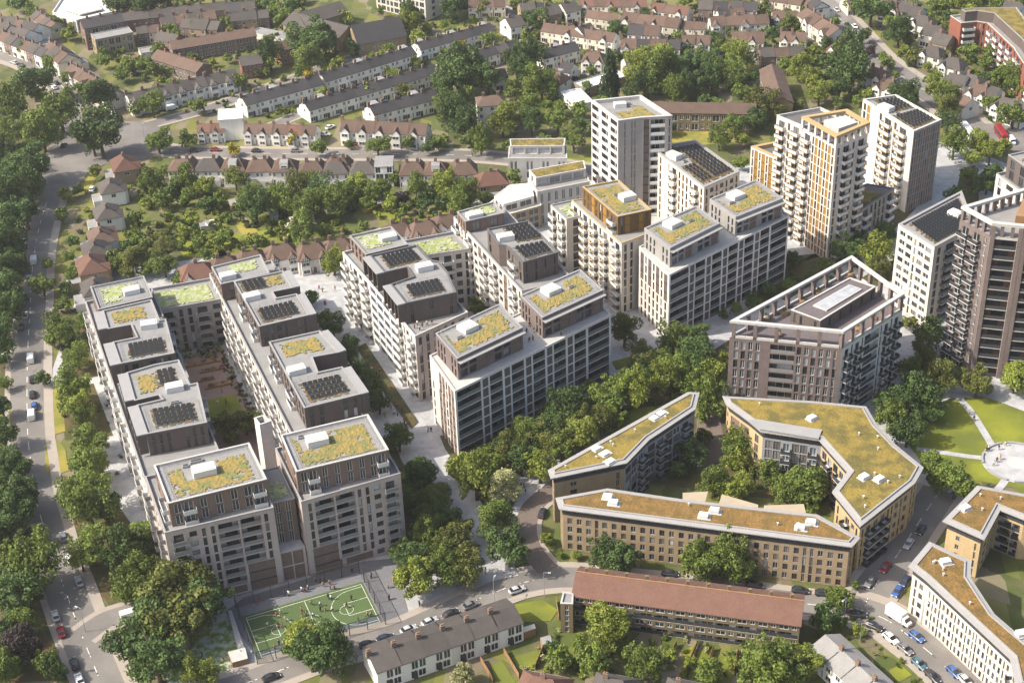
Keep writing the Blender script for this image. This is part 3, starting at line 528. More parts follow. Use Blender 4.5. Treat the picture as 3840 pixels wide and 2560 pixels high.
canopy(B,(-104.3,357.2),(-99.8,344),2.4,23,17,4); canopy(B,(-98.6,341.3),(-93.7,328),2.4,23,17,5)
B.end()
# ---- courtyard block, north link
N=[(-108.4,401.6),(-86.0,408.2),(-91.2,421.4),(-113,415.0)]
B=Bld('apartment_building','low grey apartment link at the far end of the courtyard garden','building',N,'courtyard block wings')
B.ring(N,0,15.6,[['wbnnbw']*5,None,['nnwnnwn']*5,None],wall='grey_brick',sty='plain',bal='grey',top=.9); B.roof(N,15.6)
sedum(B,N,14.85,.12,.9,.15,.85,'wildflower',rag=.3); B.end()
# ---- courtyard block, east wing
Ep=[(-92,421.5),(-53.4,322),(-35.3,330),(-73.6,428.5)]
B=Bld('apartment_building','right wing of the courtyard block with stacked white balconies over the garden','building',Ep,'courtyard block wings')
B.ring(Ep,0,17,[(['bnbwbnbwbnbwbnbwbnbwbnb']*5,dict(bal='white')),None,(['nwbnwbnwbnwb']*5,dict(bal='grey')),['nbnwn']*5],wall='white_brick',sty=['dark','plain'],top=.7); B.roof(Ep,17)
P1=[(-90.0,416.6),(-85.6,405.6),(-71.8,411.4),(-75.9,423.2)]
pod(B,P1,16.3,22,[['nnnn']*2,['nn']*2,['wnw']*2,['nnn']*2],wall='brown_brick')
Q=[P1[1],P1[2],P1[3],P1[0]]; sedum(B,Q,21.55,.3,.85,.4,.9,'wildflower'); plant(B,Q,.2,.3,4.6,3,1.6,21.5)
P2=[(-83.4,405.4),(-74.8,391.2),(-70.7,379.4),(-57.4,384.6),(-62.1,397.2),(-67.8,395.4),(-69.2,398.7),(-63.3,400.8),(-67.9,411.6),(-82,406.6)]
P2=[(-81.6,405.2),(-75.6,390.4),(-71.0,378.8),(-57.4,384.2),(-62.1,396.6),(-67.8,394.6),(-69.2,398.2),(-63.5,400.2),(-67.6,410.6)]
pod(B,P2,16.3,23,[['n.nbn']*2,['nnbn']*2,['wnwn.nn']*2,['nnn']*2,None,None,None,['nn']*2],wall='dark_brick')
Q=[(-75.8,391.0),(-63.7,400.6),(-67.8,410.2),(-81.2,405)]; Q=[(-78.2,397.8),(-65.1,403.6),(-67.8,410.2),(-81.2,405)]; solar(B,Q,.1,.55,.1,.9,4,22.5); sedum(B,Q,22.55,.6,.92,.1,.9)
plant(B,[(-75.6,391),(-66,395),(-69,401),(-78,398)],.2,.55,4.6,3,1.6,22.5)
Q=[(-71.0,379),(-57.6,384.4),(-61.9,395.4),(-75.2,390)]; solar(B,Q,.15,.85,.18,.8,4,22.5); rails(B,Q,22.5)
canopy(B,(-57.4,384.2),(-61.9,396),2.2,23,17,4); canopy(B,(-63.6,400.3),(-67.5,410.2),2.2,23,17,4)
P3=[(-67.3,370.4),(-62.2,357.2),(-54.4,337.0),(-40.0,342.6),(-45.9,356.2),(-52.2,354),(-54.4,361.6),(-47.2,363.6),(-53.6,375.4)]
pod(B,P3,16.3,23,[['nbnbn']*2,['nnbnnn']*2,['nn.nn']*2,['nnn']*2,None,None,None,['nn']*2,['wnwn']*2],wall='dark_brick')
Q=[(-63.6,361),(-48.2,365.6),(-53.6,375),(-67.1,369.8)]; sedum(B,Q,22.55,.15,.85,.12,.85); plant(B,[(-62,357.4),(-54.5,360.6),(-52.4,354.2),(-59.4,350)],.35,.5,4.8,3,1.6,22.5)
Q=[(-54.6,337.6),(-40.2,343),(-45.9,355.8),(-60,350.4)]; solar(B,Q,.18,.85,.15,.8,4,22.5); rails(B,Q,22.5)
canopy(B,(-40,342.6),(-45.6,355.5),2.2,23,17,4); canopy(B,(-47.4,363.7),(-53.3,374.8),2.2,23,17,4)
B.end()
# ================================================================ middle block
KM=dict(wall='white_brick',sty=['dark','plain'],bal='white',top=.8,rec=.25)
Mw=[(-50.8,422.9),(-41.6,404.0),(-32.6,384.4),(-26.9,372.1),(-12.3,384.2),(-33.5,431)]
B=Bld('apartment_building','white apartment block with open loggia frame and dark penthouses, middle of the scheme','building',Mw,'middle block wings')
B.ring(Mw,0,22,[['bnbwb']*7,(['llll']*7,dict(bal='white',wall='frame_white',logwall='frame_white',logd=1.8,kb={'l':(1.8,[(.06,.94,.05,.97,'l')])})),['bnwb']*7,(['nnwnnw']*7,dict(wall='pale_brick')),['nbwnbnwnb']*7,['nwn']*7],**KM); B.roof(Mw,22,cap='stone')
P1=[(-41.1,409.0),(-36.3,398.4),(-29.8,401.0),(-27.8,395.4),(-34.2,391.4),(-29.4,380.2),(-15.2,385.3),(-18,397.6),(-20.6,404),(-23,404.9),(-27.4,414.5)]
pod(B,P1,21.2,28,[['n.n']*2,None,None,None,['nn'],['n.n.n']*2,['nn.n']*2,None,None,['nnn']*2],wall='dark_brick',cap='cap_dark')
Q=[(-36.5,399.2),(-23.2,405.2),(-27.5,414.2),(-40.8,408.8)]; solar(B,Q,.18,.85,.15,.85,4,27.5)
plant(B,[(-28,396),(-20,399),(-22.5,404),(-30,401)],.55,.5,4.8,3,1.7,27.5)
Q=[(-29.4,380.5),(-15.4,385.5),(-18.6,396.3),(-33.6,391.2)]; solar(B,Q,.2,.82,.2,.82,4,27.5); rails(B,Q,27.5)
canopy(B,(-41.1,409.0),(-36.4,398.6),2.4,28,22,4); canopy(B,(-34.2,391.4),(-29.5,380.3),2.4,28,22,5)
P2=[(-48.4,425.0),(-42.6,412.6),(-30.2,418),(-35.8,430)]
pod(B,P2,21.2,26.4,[['nnnn']*2,['nn']*2,None,['nn']*2],wall='brown_brick'); Q=[P2[1],P2[2],P2[3],P2[0]]; sedum(B,Q,25.95,.12,.7,.25,.9,'wildflower'); plant(B,Q,.72,.5,5,3.2,1.6,25.9)
B.end()
N=[(-29.8,422.2),(-11.6,426.4),(-16.9,438.4),(-34.0,433)]
B=Bld('apartment_building','pale low link with pale green roof closing the middle block behind','building',N,'middle block wings')
B.ring(N,0,19.6,[['nwbbwn']*6,None,['nwnnwn']*6],wall='white_brick',sty='plain',bal='white',top=.8); B.roof(N,19.6); sedum(B,N,18.85,.2,.9,.15,.85,'wildflower'); B.end()
Me=[(-16.9,439.8),(3.4,391.6),(18.6,397.6),(12.0,413),(-1.5,446)]
B=Bld('apartment_building','white apartment wing with a dark slatted penthouse and dense solar rows','building',Me,'middle block wings')
B.ring(Me,0,24,[['bnnbwSbnbwSnbn']*8,None,['nn']*8,['nbnwnb']*8,['nnn']*8],panel='brown_brick',**KM); B.roof(Me,24)
P1=[(-6.2,418.6),(-2.8,408.4),(-0.7,407.6),(4.0,397.0),(14.4,402.2),(6.4,422.8)]
pod(B,P1,23.2,30.4,[['n.']*2,None,['nbn']*2,['n.n.n.n']*2,['nn.n']*2,['nn']*2],wall='dark_brick',cap='cap_dark',sty='plain')
Q=[(-0.5,407.4),(11.5,411.2),(6.2,422.2),(-5.6,418)]; solar(B,Q,.35,.95,.12,.95,5,29.9); plant(B,Q,.15,.4,4.8,3,1.7,29.9)
Q=[(4.2,397.6),(14.2,402.6),(11.0,410.4),(-0.2,407)]; solar(B,Q,.12,.9,.12,.9,4,29.9); rails(B,Q,29.9)
P2=[(-15.6,436.4),(-12.9,429.6),(-1.0,434.4),(-4.0,442.4)]
pod(B,P2,23.2,27.4,[['nnn'],['nn'],None,['nn']],wall='brown_brick'); sedum(B,[P2[1],P2[2],P2[3],P2[0]],26.95,.3,.9,.3,.9,'wildflower'); plant(B,[P2[1],P2[2],P2[3],P2[0]],.3,.3,4.8,3,1.6,26.9)
B.end()
def frameblock(label,FL,FR,BR,BL,z,pods,zp,podw,rows,left,group,mall):
    """slab with a deep white exposed frame of loggias on its long front"""
    P=[FL,FR,BR,BL]
    B=Bld('apartment_building',label,'building',P,group)
    B.ring(P,0,z,[(rows,dict(wall='frame_white',logwall='dark_brick',bal='glass',sty=['plain','lit','dark'],panel='dark_brick',mg=.3,top=.5,logd=1.5,kb={'l':(1.8,[(.08,.9,.06,.97,'l')]),'L':(3,[(.04,.95,.06,.97,'l')]),'S':(.8,[(.1,.98,.06,.97,'s')])})),['nwnn']*7,['nwbnwbnbwnwn']*7,(left,dict(wall='white_brick',sty='plain',panel=mall,top=.9,mg=.8))],rec=.25); B.roof(P,z,ph=.35,cap='stone',deck='concrete')
    for i,(Q,side) in enumerate(pods):
        pod(B,Q,z-.3,zp,[(['ddLdL' if 0 else 'dds.dds']*2,dict(panel='brown_brick')),['.n.n']*2,['nwnn']*2,['nnn.nn']*2],wall=podw,sty=['plain','dark'],mg=.6,top=1.1,cap='cap_grey',ph=.35,rec=.6)
        # projecting eave over the front
        e=MB(); ang=edir(Q[0],Q[1]); nx,ny=math.sin(ang),-math.cos(ang); w=1.5
        e.prism([Q[0],Q[1],(Q[1][0]+nx*w,Q[1][1]+ny*w),(Q[0][0]+nx*w,Q[0][1]+ny*w)],zp-1.25,zp-.95,bot=True); B.part('eave',e,['cap_grey'])
        sedum(B,Q,zp-.32,.08,.92,.14,.86,cut=((.1,.55,.5,.9),) if side else ((.2,.62,.5,.9),)); plant(B,Q,.4,.72,4.6,4.0,1.4,zp-.35); vent(B,Q,.22 if side else .68,.55,zp-.35,2.2,.8); rails(B,Q,zp-.35,.05)
    B.end()
LR=['LSlSllSllSlL']; 
KB['L']=(3.0,KB['L'][1])
frameblock('long slab with white loggia frame and two brown penthouses behind the park trees',(-15.5,343.7),(28.2,379.7),(20.9,398),(-22.6,361.8),22,
  [([(-14.6,349.5),(3.0,363.9),(-3.0,377.2),(-20.6,362.6)],1),([(8.6,368.8),(26.2,382.6),(20.4,395),(2.8,381.2)],0)],28.5,'mauve_brick',['LSlSlSlSlSlL']*7,['..SSNSS']*2+['n.SSNSS']*5,'framed slabs','brown_brick')
frameblock('pale slab with loggia frame and two grey penthouses in front of the towers',(46.8,399.9),(87.8,434.5),(80.5,452.4),(39.5,417.8),22.8,
  [([(47.4,404.8),(63.9,419.2),(58.3,431.2),(41.0,417.8)],0),([(69.2,422.8),(85.5,434.2),(79.1,447.6),(62.9,435.5)],1)],29,'grey_brick',['LSlSlSlSlSlL']*7,['SnSnSnS']*3+['nnnnnnn']*4,'framed slabs','dark_brick')
# ================================================================ gold-topped block
Gm=[(20.6,446.8),(34.1,416.7),(43.4,423.0),(36.2,450.2)]
B=Bld('apartment_building','cream apartment block crowned by a golden bronze penthouse','building',Gm)
B.ring(Gm,0,24.7,[['bnbnbnbwb']*8,['nn.n']*8,None,['nbnw']*8],wall='cream_brick',sty=['gold','dark'],bal='gold',top=.7); B.roof(Gm,24.7,ph=.3,cap='cap_gold',deck='deck')
Q=[(33.4,422.5),(43.0,426.4),(36.2,447.6),(23.9,443.8)]; Q=[(33.4,422.5),(43.9,426.4),(35.6,447.6),(23.9,443.8)]
pod(B,Q,24.3,30.8,[['nS.Sn']*2,None,['nnn']*2,['nnSnnSnb']*2],wall='bronze',sty=['gold','dark'],panel='gold',cap='cap_gold',bal='gold')
sedum(B,Q,30.35,.12,.88,.1,.9,cut=((.55,.95,.35,.6),)); plant(B,Q,.74,.45,3.6,4.6,1.7,30.3,edir(Q[0],Q[3])); vent(B,Q,.55,.6,30.3)
lw=[(14.0,450.6),(18.6,440.2),(25.6,443.2),(21.4,453.6)]; B.ring(lw,0,21.4,[['bnb']*7,['n']*7,None,['nn']*7],wall='cream_brick',sty='dark',bal='white'); B.roof(lw,21.4,ph=.4); sedum(B,lw,21.05,.2,.8,.2,.8,'wildflower'); B.end()
# ================================================================ solar-roofed block
Sb=[(49.7,485.6),(63.6,453.7),(76.6,464.5),(65.2,490.1)]
B=Bld('apartment_building','cream block with a wide dark solar roof beside the grey tower','building',Sb)
B.ring(Sb,0,24,[['nnn.nbnnnnbn']*8,['nwnwnwn']*8,['nwbnwbn']*8,['nnnn']*8],wall='cream_brick',sty=['gold','dark'],bal='white',top=.9); B.roof(Sb,24,ph=.6,th=.7)
Q=[Sb[1],Sb[2],Sb[3],Sb[0]]; solar(B,Q,.45,.92,.1,.9,11,23.4); solar(B,Q,.12,.4,.1,.48,5,23.4); solar(B,Q,.14,.4,.84,.93,1,23.4); plant(B,Q,.2,.72,3.2,4.8,1.7,23.4); vent(B,Q,.28,.58,23.4); B.end()
# ================================================================ grey tower (with recessed bronze bay)
D=[(30.06,497.04),(37.82,479.26),(45.95,481.10),(54.28,481.46),(56.11,481.66),(47.18,499.90)]
B=Bld('apartment_tower','grey brick tower with balcony columns and a dark recessed bay','tower',D)
B.ring(D,0,37,[(['lol.l']*12,dict(bal='gold',mg=.3,wall='white_brick',logwall='grey_brick',kb={'l':(1.8,[(.06,.94,.02,.97,'l')]),'.':(.35,[])})),(['.n.nn.']*12,dict(sty='white')),(['Sl']*12,dict(panel='dark_brick',bal='white')),['n']*12,['nwnwnw']*12,['nnwn']*12],wall='grey_brick',sty=['plain','white'],rec=.3,top=.8); B.roof(D,37,ph=1.2,th=.8,cap='stone')
Q=[D[1],D[4],D[5],D[0]]; sedum(B,Q,35.85,.2,.8,.12,.7,cut=((.2,.6,.5,.8),)); plant(B,Q,.42,.72,4,2.6,1.6,35.8); vent(B,Q,.6,.78,35.8,2.4,.8); B.end()
# ================================================================ twin towers with gold panels
GW=dict(wall='white_brick',sty=['gold','gold','dark'],bal='gold',top=.8,rec=.25,panel='gold')
E1=[(95.5,460.5),(103.1,445.4),(114.9,454.4),(110.1,464.8)]
B=Bld('apartment_tower','tall white tower with golden vertical strips and an open golden crown','tower',E1,'twin towers')
B.ring(E1,0,40.6,[(['bvSvSvSv']*13,{}),['nbnb']*13,['nwb']*13,['nw']*13],kb={'S':(.5,[(.1,.9,.02,.98,'s')])},**GW)
# crown: piers and ring beam
for i in range(4):
    a,b=E1[i],E1[(i+1)%4]; n=5
    for k in range(n):
        f=MB(); f.obox((a[0]+(b[0]-a[0])*k/n+.0,a[1]+(b[1]-a[1])*k/n),edir(a,b),.8,.8,40.61,43.6); B.part('pier',f,['white_brick'])
o=offset(E1,-.45); i_=offset(E1,1.0); f=MB()
for k in range(4):
    j=(k+1)%4; f.q((*o[k],44.4),(*o[j],44.4),(*i_[j],44.4),(*i_[k],44.4)); f.q((*o[k],43.6),(*o[j],43.6),(*o[j],44.4),(*o[k],44.4)); f.q((*i_[j],43.6),(*i_[k],43.6),(*i_[k],44.4),(*i_[j],44.4)); f.q((*o[j],43.6),(*o[k],43.6),(*i_[k],43.6),(*i_[j],43.6))
B.part('crown_beam',f,['cap_gold']); f=MB(); f.cap(E1,40.6); B.part('roof',f,['paver_roof']); f=MB(); f.prism(quadpt(E1,[(.25,.3),(.75,.3),(.75,.85),(.25,.85)]),40.61,43.9); B.part('plant_room',f,['stone'])
B.end()
E2=[(88.7,470.0),(95.4,460.9),(110.0,465.2),(103.8,475.0)]
B=Bld('apartment_tower','white rear half of the gold-striped tower with three balcony columns','tower',E2,'twin towers')
B.ring(E2,0,41,[['bnb']*13,None,['nwb']*13,['nwnw']*13],**GW); B.roof(E2,41.0,ph=.9,deck='deck_dark',cap='stone')
E3=[(82.4,479.1),(88.7,470.4),(103.6,475.6),(96,484)]
B.ring(E3,0,26,[['vSvSvS']*8,None,['nn']*8,['nwn']*8],**GW); B.roof(E3,26,ph=1.2,th=1.2,cap='cap_gold',deck='deck_dark')
B.end()
E4=[(115.2,454.0),(129.4,468.8),(121,473),(110.4,465.2)]
B=Bld('apartment_building','low grey wing with dark planted roof between the twin towers','building',E4)
B.ring(E4,0,13.6,[['bnnnnb']*4],wall='grey_brick',sty=['gold','dark'],bal='white'); B.roof(E4,13.6,ph=.3,cap='cap_dark',deck='deck_dark'); sedum(B,E4,13.35,.15,.7,.1,.7,'sedum_olive'); B.end()
F1=[(124.9,504.8),(136.0,476.8),(147.3,485.3),(137.1,507.8)]
B=Bld('apartment_tower','tall white tower with angled balconies and a solar roof, rightmost of the twin towers','tower',F1,'twin towers')
B.ring(F1,0,30.3,[['vS.vbvbo']*10,(['vSvSvSvSvSv']*10,dict(wall='grey_brick',panel='brown_brick')),['nwnw']*10,['nw']*10],kb={'S':(.5,[(.1,.9,.02,.98,'s')]),'v':(.5,KB['v'][1])},**GW); B.roof(F1,30.3,ph=.6,th=.7,cap='stone')
Q=[F1[1],F1[2],F1[3],F1[0]]; solar(B,Q,.15,.9,.08,.45,5,29.7); solar(B,Q,.3,.9,.58,.92,5,29.7); plant(B,Q,.2,.66,3.2,5,1.7,29.7); vent(B,Q,.3,.5,29.7); B.end()
# ================================================================ brick block with the open roof frame
Gp=[(59.0,361.0),(88.0,353.3),(108.5,372.0),(98.6,394.6),(95.4,391.8),(93.6,393.4),(69.0,372.2),(66.6,373.6),(62.2,369.4)]
Gp=[(59.0,361.0),(88.0,353.3),(108.5,372.0),(98.6,394.6)]
B=Bld('apartment_building','mauve brick block with a white-capped open frame around its roof terrace','building',Gp)
B.ring(Gp,0,24.6,[(['uuuu.LuuuuuN']*8,dict(wall='mauve_brick',sty=['white','white','pale','dark'],bal='grey',logwall='dark_brick')),(['bNbNLNbNb']*7,dict(wall='panel_white',bal='dark',sty='plain',logwall='panel_white')),['nwnwnw']*8,['nwnwnwnw']*8],wall='mauve_brick',mg=.9,top=.6,rec=.3)
d=MB(); d.cap(offset(Gp,.1),24.6); B.part('roof_terrace',d,['paver_roof'])
for i in range(4):
    a,b=Gp[i],Gp[(i+1)%4]; n=[5,6,5,9][i]; ang=edir(a,b)
    for k in range(n):
        q=offset(Gp,.55); a2,b2=q[i],q[(i+1)%4]; f=MB(); f.obox((a2[0]+(b2[0]-a2[0])*k/n,a2[1]+(b2[1]-a2[1])*k/n),ang,1.0,1.0,24.61,29.3); B.part('pier',f,['mauve_brick'])
    u=MB(); L=dist(a,b); q=offset(Gp,.25); a2,b2=q[i],q[(i+1)%4]; u.obox(((a2[0]+b2[0])/2,(a2[1]+b2[1])/2),ang,L-2,.4,24.62,25.4); B.part('parapet',u,['stone'])
o=offset(Gp,-.1); i_=offset(Gp,1.0); f=MB()
for k in range(4):
    j=(k+1)%4; f.q((*o[k],30),(*o[j],30),(*i_[j],30),(*i_[k],30)); f.q((*o[k],29.3),(*o[j],29.3),(*o[j],30),(*o[k],30)); f.q((*i_[j],29.3),(*i_[k],29.3),(*i_[k],30),(*i_[j],30)); f.q((*o[j],29.3),(*o[k],29.3),(*i_[k],29.3),(*i_[j],29.3))
B.part('roof_frame',f,['stone'])
Q=[(76.71,368.20),(83.61,361.92),(102.30,379.03),(96.20,384.65)]
pod(B,Q,24.62,28.4,[['nn.n'],['.n.n.n.n.n'],['nn'],['nwnw']],wall='dark_brick',deck='paver_roof',cap='stone',ph=.25)
q=quadpt([Q[1],Q[2],Q[3],Q[0]],[(.22,.22),(.85,.22),(.85,.7),(.22,.7)]); f=MB(); f.prism(q,28.17,28.6); B.part('skylight_kerb',f,['stone']); f=MB(); f.cap(ccw(offset(ccw(q),.35)),28.62); B.part('skylight',f,['glass_pale'])
for k,(x,y) in enumerate([(81.91,378.05),(87.23,382.74),(75.69,372.04),(70.46,369.97),(72.28,361.23),(99.57,367.87),(94.21,362.50),(98.20,391.84)]):
    t=thing('planter_tree','small potted tree on the roof terrace, %s of eight from the left'%ORD[k],'plant',(x,y,24.62),group='roof terrace planters')
    f=MB(); f.box(-.8,-.8,0,.8,.8,.6); new('planter',f.mesh('planter',['timber']),t); roofplants=globals().setdefault('ROOFP',[]); roofplants.append(t)
B.end()
# ================================================================ right-hand tower and white block
Hb=[(117.7,418.2),(124.9,403.1),(140,415.5),(142.2,438.7)]
B=Bld('apartment_building','white grid-windowed block with solar roof beside the dark brick tower','building',Hb)
B.ring(Hb,0,27,[(['yynyy']*9,dict(sty=['white','dark'])),['nbnn']*9,None,['nwnwnwnw']*9],wall='cream_brick',sty='dark',bal='glass',top=1.0,mg=.8); B.roof(Hb,27,ph=.5,th=.9)
Q=[Hb[1],Hb[2],Hb[3],Hb[0]]; solar(B,Q,.12,.9,.1,.85,9,26.5); plant(B,Q,.75,.5,3,4,1.6,26.5); B.end()
Ip=[(125.7,386.0),(131.2,375.6),(139.3,373.2),(152,370),(160,384),(146.5,396)]
B=Bld('apartment_tower','dark mauve brick tower with wrapped balconies and framed glazing at the right edge','tower',Ip)
B.ring(Ip,0,45,[(['bbn']*14,dict(bal='dark',wall='mauve_brick')),(['L']*14,dict(bal='dark',wall='stone',logwall='wood_red',sty='plain',mg=1.3,kb={'L':(4,[(.0,1,.07,.99,'l')])})),(['LoL']*14,dict(bal='dark',wall='stone',logwall='wood_red',sty='plain',mg=1.3,kb={'L':(4,[(.0,1,.07,.99,'l')]),'o':(1,[])})),['nwnw']*14,['nwnw']*14,['nwnw']*14],wall='mauve_brick',sty='white',top=.8)
for a,b in((Ip[1],Ip[2]),(Ip[2],Ip[3])):
    for t in (0,1) if a is Ip[1] else (0,.5,1):
        L=dist(a,b); u=.62+(L-1.24)*t; f=MB(); f.obox((a[0]+(b[0]-a[0])*u/L,a[1]+(b[1]-a[1])*u/L),edir(a,b),1.15,.5,0,48.15); B.part('brick_pier',f,['mauve_brick'])
d=MB(); d.cap(offset(Ip,.1),45); B.part('roof_terrace',d,['deck'])
o=offset(Ip,-.1); i_=offset(Ip,1.2); f=MB(); n=len(Ip)
for k in range(n):
    j=(k+1)%n; f.q((*o[k],49),(*o[j],49),(*i_[j],49),(*i_[k],49)); f.q((*o[k],48.2),(*o[j],48.2),(*o[j],49),(*o[k],49)); f.q((*i_[j],48.2),(*i_[k],48.2),(*i_[k],49),(*i_[j],49)); f.q((*o[j],48.2),(*o[k],48.2),(*i_[k],48.2),(*i_[j],48.2))
    a2,b2=offset(Ip,.55)[k],offset(Ip,.55)[j]; m_=max(2,int(dist(a2,b2)/2.6))
    for h in range(m_): p=MB(); p.obox((a2[0]+(b2[0]-a2[0])*h/m_,a2[1]+(b2[1]-a2[1])*h/m_),edir(a2,b2),.9,.9,45.01,48.2); B.part('pier',p,['mauve_brick'])
B.part('roof_frame',f,['stone']); f=MB(); f.prism([(139,380),(150,377),(154,385),(144,390)],45.01,48.6); B.part('plant_room',f,['timber']); B.end()
J=[(157,452),(164.5,427),(184,433),(177,459)]
B=Bld('apartment_building','white block with dark slatted top floors cut by the right edge','building',J)
B.ring(J,0,26,[['nwnwn']*8,['nwbnwb']*8,None,['nwnwn']*8],wall='white_brick',sty='dark',bal='white'); B.roof(J,26)
q=offset(J,2); pod(B,q,25.3,33,[['nnnn']*2,['nnn']*2,None,['nnn']*2],wall='dark_brick'); solar(B,[q[1],q[2],q[3],q[0]],.15,.85,.2,.8,5,32.5); B.end()
# ================================================================ small white blocks behind
for lab,P,z,rows in (('low white block with a long grass strip roof, behind the gold-topped block',[(7.47,487.90),(10.40,477.24),(28.54,483.64),(27.53,494.13)],13,['nnnnnnn']*3),
                 ('small white block with grass roof facing the street, left of the grey tower',[(1.53,522.99),(1.09,512.89),(22.10,511.06),(22.52,521.76)],9,['p.p.p.p']*2)):
    B=Bld('apartment_building',lab,'building',P,'small white blocks'); P=ccw(P)
    i0=min(range(4),key=lambda k:P[k][1]+P[(k+1)%4][1]); P=P[i0:]+P[:i0]
    B.ring(P,0,z,[rows,['nn']*len(rows),None,['nn']*len(rows)],wall='panel_white' if 0 else 'concrete',sty='white',top=.8); B.roof(P,z,ph=.2,cap='stone')
    q=[bl(P,.04,.35),bl(P,.96,.35),bl(P,.98,.95),bl(P,.02,.95)]; pod(B,q,z-.1,z+3.2,[['ffff'],['n'],None,['n']],wall='stone',sty='pale',cap='stone',rec=.6,ph=.2); sedum(B,q,z+3.05,.03,.97,.12,.9,'sedum_olive',rag=.1); B.end()
P=[(-6.70,478.24),(-2.22,469.04),(11.62,476.14),(10.17,489.64),(-0.03,488.64)]
B=Bld('apartment_building','older cream block with curved pale roof and glazed corner, beside the gardens','building',P)
B.ring(P,0,8.4,[['ddd']*3]*5,wall='stock_brick',sty='white'); B.roof(P,8.4,ph=.3,cap='render_white',deck='render_cream')
q=offset(ccw(P),2.2); B.ring(q,8.2,11.4,[['dd']]*5,wall='render_white',sty='white'); B.roof(q,11.4,ph=.1,cap='render_white',deck='render_cream',th=.2); B.end()

KB['a']=(1.0,[(.24,.76,.18,.86,'w')])
# ================================================================ existing brick apartment buildings with overhanging planted roofs
def ybuild(label,P,z,rows,spec,wall,sed,over=1.0,group='yellow brick blocks',holes=(),strip=None):
    """P: roof outline; walls stand inside it, top storey set back under the eaves"""
    P=list(P); 
    if area(P)<0: raise ValueError(label)
    B=Bld('apartment_building',label,'building',P,group); w=offset(P,over); zb=z-2.5
    B.ring(w,0,zb,[rows[k] if k in rows else None for k in range(len(P))],wall=wall,sty=['dark','grey','lit'],bal='dark',mg=.6,top=.5,rec=.2,**spec)
    t=MB(); t.cap(w,zb); B.part('terrace',t,['concrete']); s=offset(P,over+1.1); B.ring(s,zb+.01,z-.45,[['f'*max(1,int(dist(s[k],s[(k+1)%len(s)])/2.2))] for k in range(len(s))],wall='metal_dark',sty='blue',mg=.1,top=.1,rec=.1)
    u=MB(); n=len(w)
    for k in range(n):
        a,b=w[k],w[(k+1)%n]; L=dist(a,b); u.obox(((a[0]+b[0])/2,(a[1]+b[1])/2),edir(a,b),L,.06,zb+.01,zb+1)
    B.part('balustrade',u,['metal_dark'])
    e=MB(); i1=offset(P,1.25); i2=offset(P,1.6)
    for k in range(n):
        j=(k+1)%n; e.q((*P[k],z-.12),(*P[j],z-.12),(*i1[j],z),(*i1[k],z)); e.q((*P[k],z-.42),(*P[j],z-.42),(*P[j],z-.12),(*P[k],z-.12)); e.q((*s[j],z-.44),(*s[k],z-.44),(*P[k],z-.42),(*P[j],z-.42)) ; e.q((*P[j],z-.42),(*P[k],z-.42),(*s[k],z-.44),(*s[j],z-.44))
        e.q((*i1[k],z),(*i1[j],z),(*i1[j],z+.35),(*i1[k],z+.35)); e.q((*i1[k],z+.35),(*i1[j],z+.35),(*i2[j],z+.35),(*i2[k],z+.35)); e.q((*i2[k],z+.35),(*i2[j],z+.35),(*i2[j],z+.1),(*i2[k],z+.1))
    B.part('eave',e,['zinc']); d=MB(); d.cap(i2,z+.12); B.part('green_roof',d,[sed])
    B.z=z; rr=random.Random(int(z*10)+len(P)); xs=[p[0] for p in P]; ys=[p[1] for p in P]; ip=offset(P,2.6); k=0
    if 'pipe' not in CA: q=MB(); q.box(-.12,-.12,0,.12,.12,.7); q.box(-.22,-.22,.7,.22,.22,.8); CA['pipe']=q.mesh('vent_pipe',['panel_white'])
    while k<14:
        p=(rr.uniform(min(xs),max(xs)),rr.uniform(min(ys),max(ys))); k+=.2
        if inpoly(p,ip): B.inst('vent_pipe',CA['pipe'],p[0],p[1],z+.12,0); k+=.8
    return B
def hatch(B,x,y,ang,big=1):
    k=('hatch',big)
    if k not in CA:
        a=MB(); a.box(-1.6,-1.2,0,1.6,1.2,.04,1); a.box(-1.3,-.9,.045,.9 if big else .6,.8,.9 if big else .45); CA[k]=a.mesh('roof_hatch',['panel_white','stone'])
    B.inst('roof_hatch',CA[k],x,y,B.z+.14,ang)
Y2=[(9.94,303.27)]+[(77.70,284.84),(80.31,288.06),(71.94,297.38),(40.33,305.29)]+[(22.34,310.79),(9.25,307.76)]
B=ybuild('long front yellow brick block with rust-coloured roof facing the street',Y2,13.5,{0:['tt.tn.ttttttttttttttttttttnn.ttt']*4 if 0 else ['aaaNaaaaaaaaaaNaaaaaaaaaaNNaaa']*4,1:['n']*4,2:['tt']*4,6:['ttt']*4,3:['dbddbddb']*3,4:['dbd']*3},{},'stock_brick','sedum_rust')
an=edir(Y2[0],Y2[1])
for x,y in [(22.22,306.58),(23.46,304.19)]+[(44.73,297.79),(47.58,299.59),(66.96,292.02),(69.87,293.78)]: hatch(B,x,y,an)
for k,q in enumerate(([(40.69,308.38),(46.97,308.47),(45.72,304.17),(40.34,305.25)],[(50.21,307.21),(58.43,302.53),(58.15,300.72),(48.99,303.39)],[(59.79,302.17),(69.50,302.15),(69.37,298.46),(59.49,300.30)])):
    f=MB(); f.prism(q,12.75,13.0,bot=True); B.part('canopy',f,['zinc_cream'])
B.end()
Y1=[(7.76,317.26),(8.37,313.59),(27.79,318.95),(34.41,328.74),(47.84,341.76),(49.81,349.52),(46.70,349.94)]
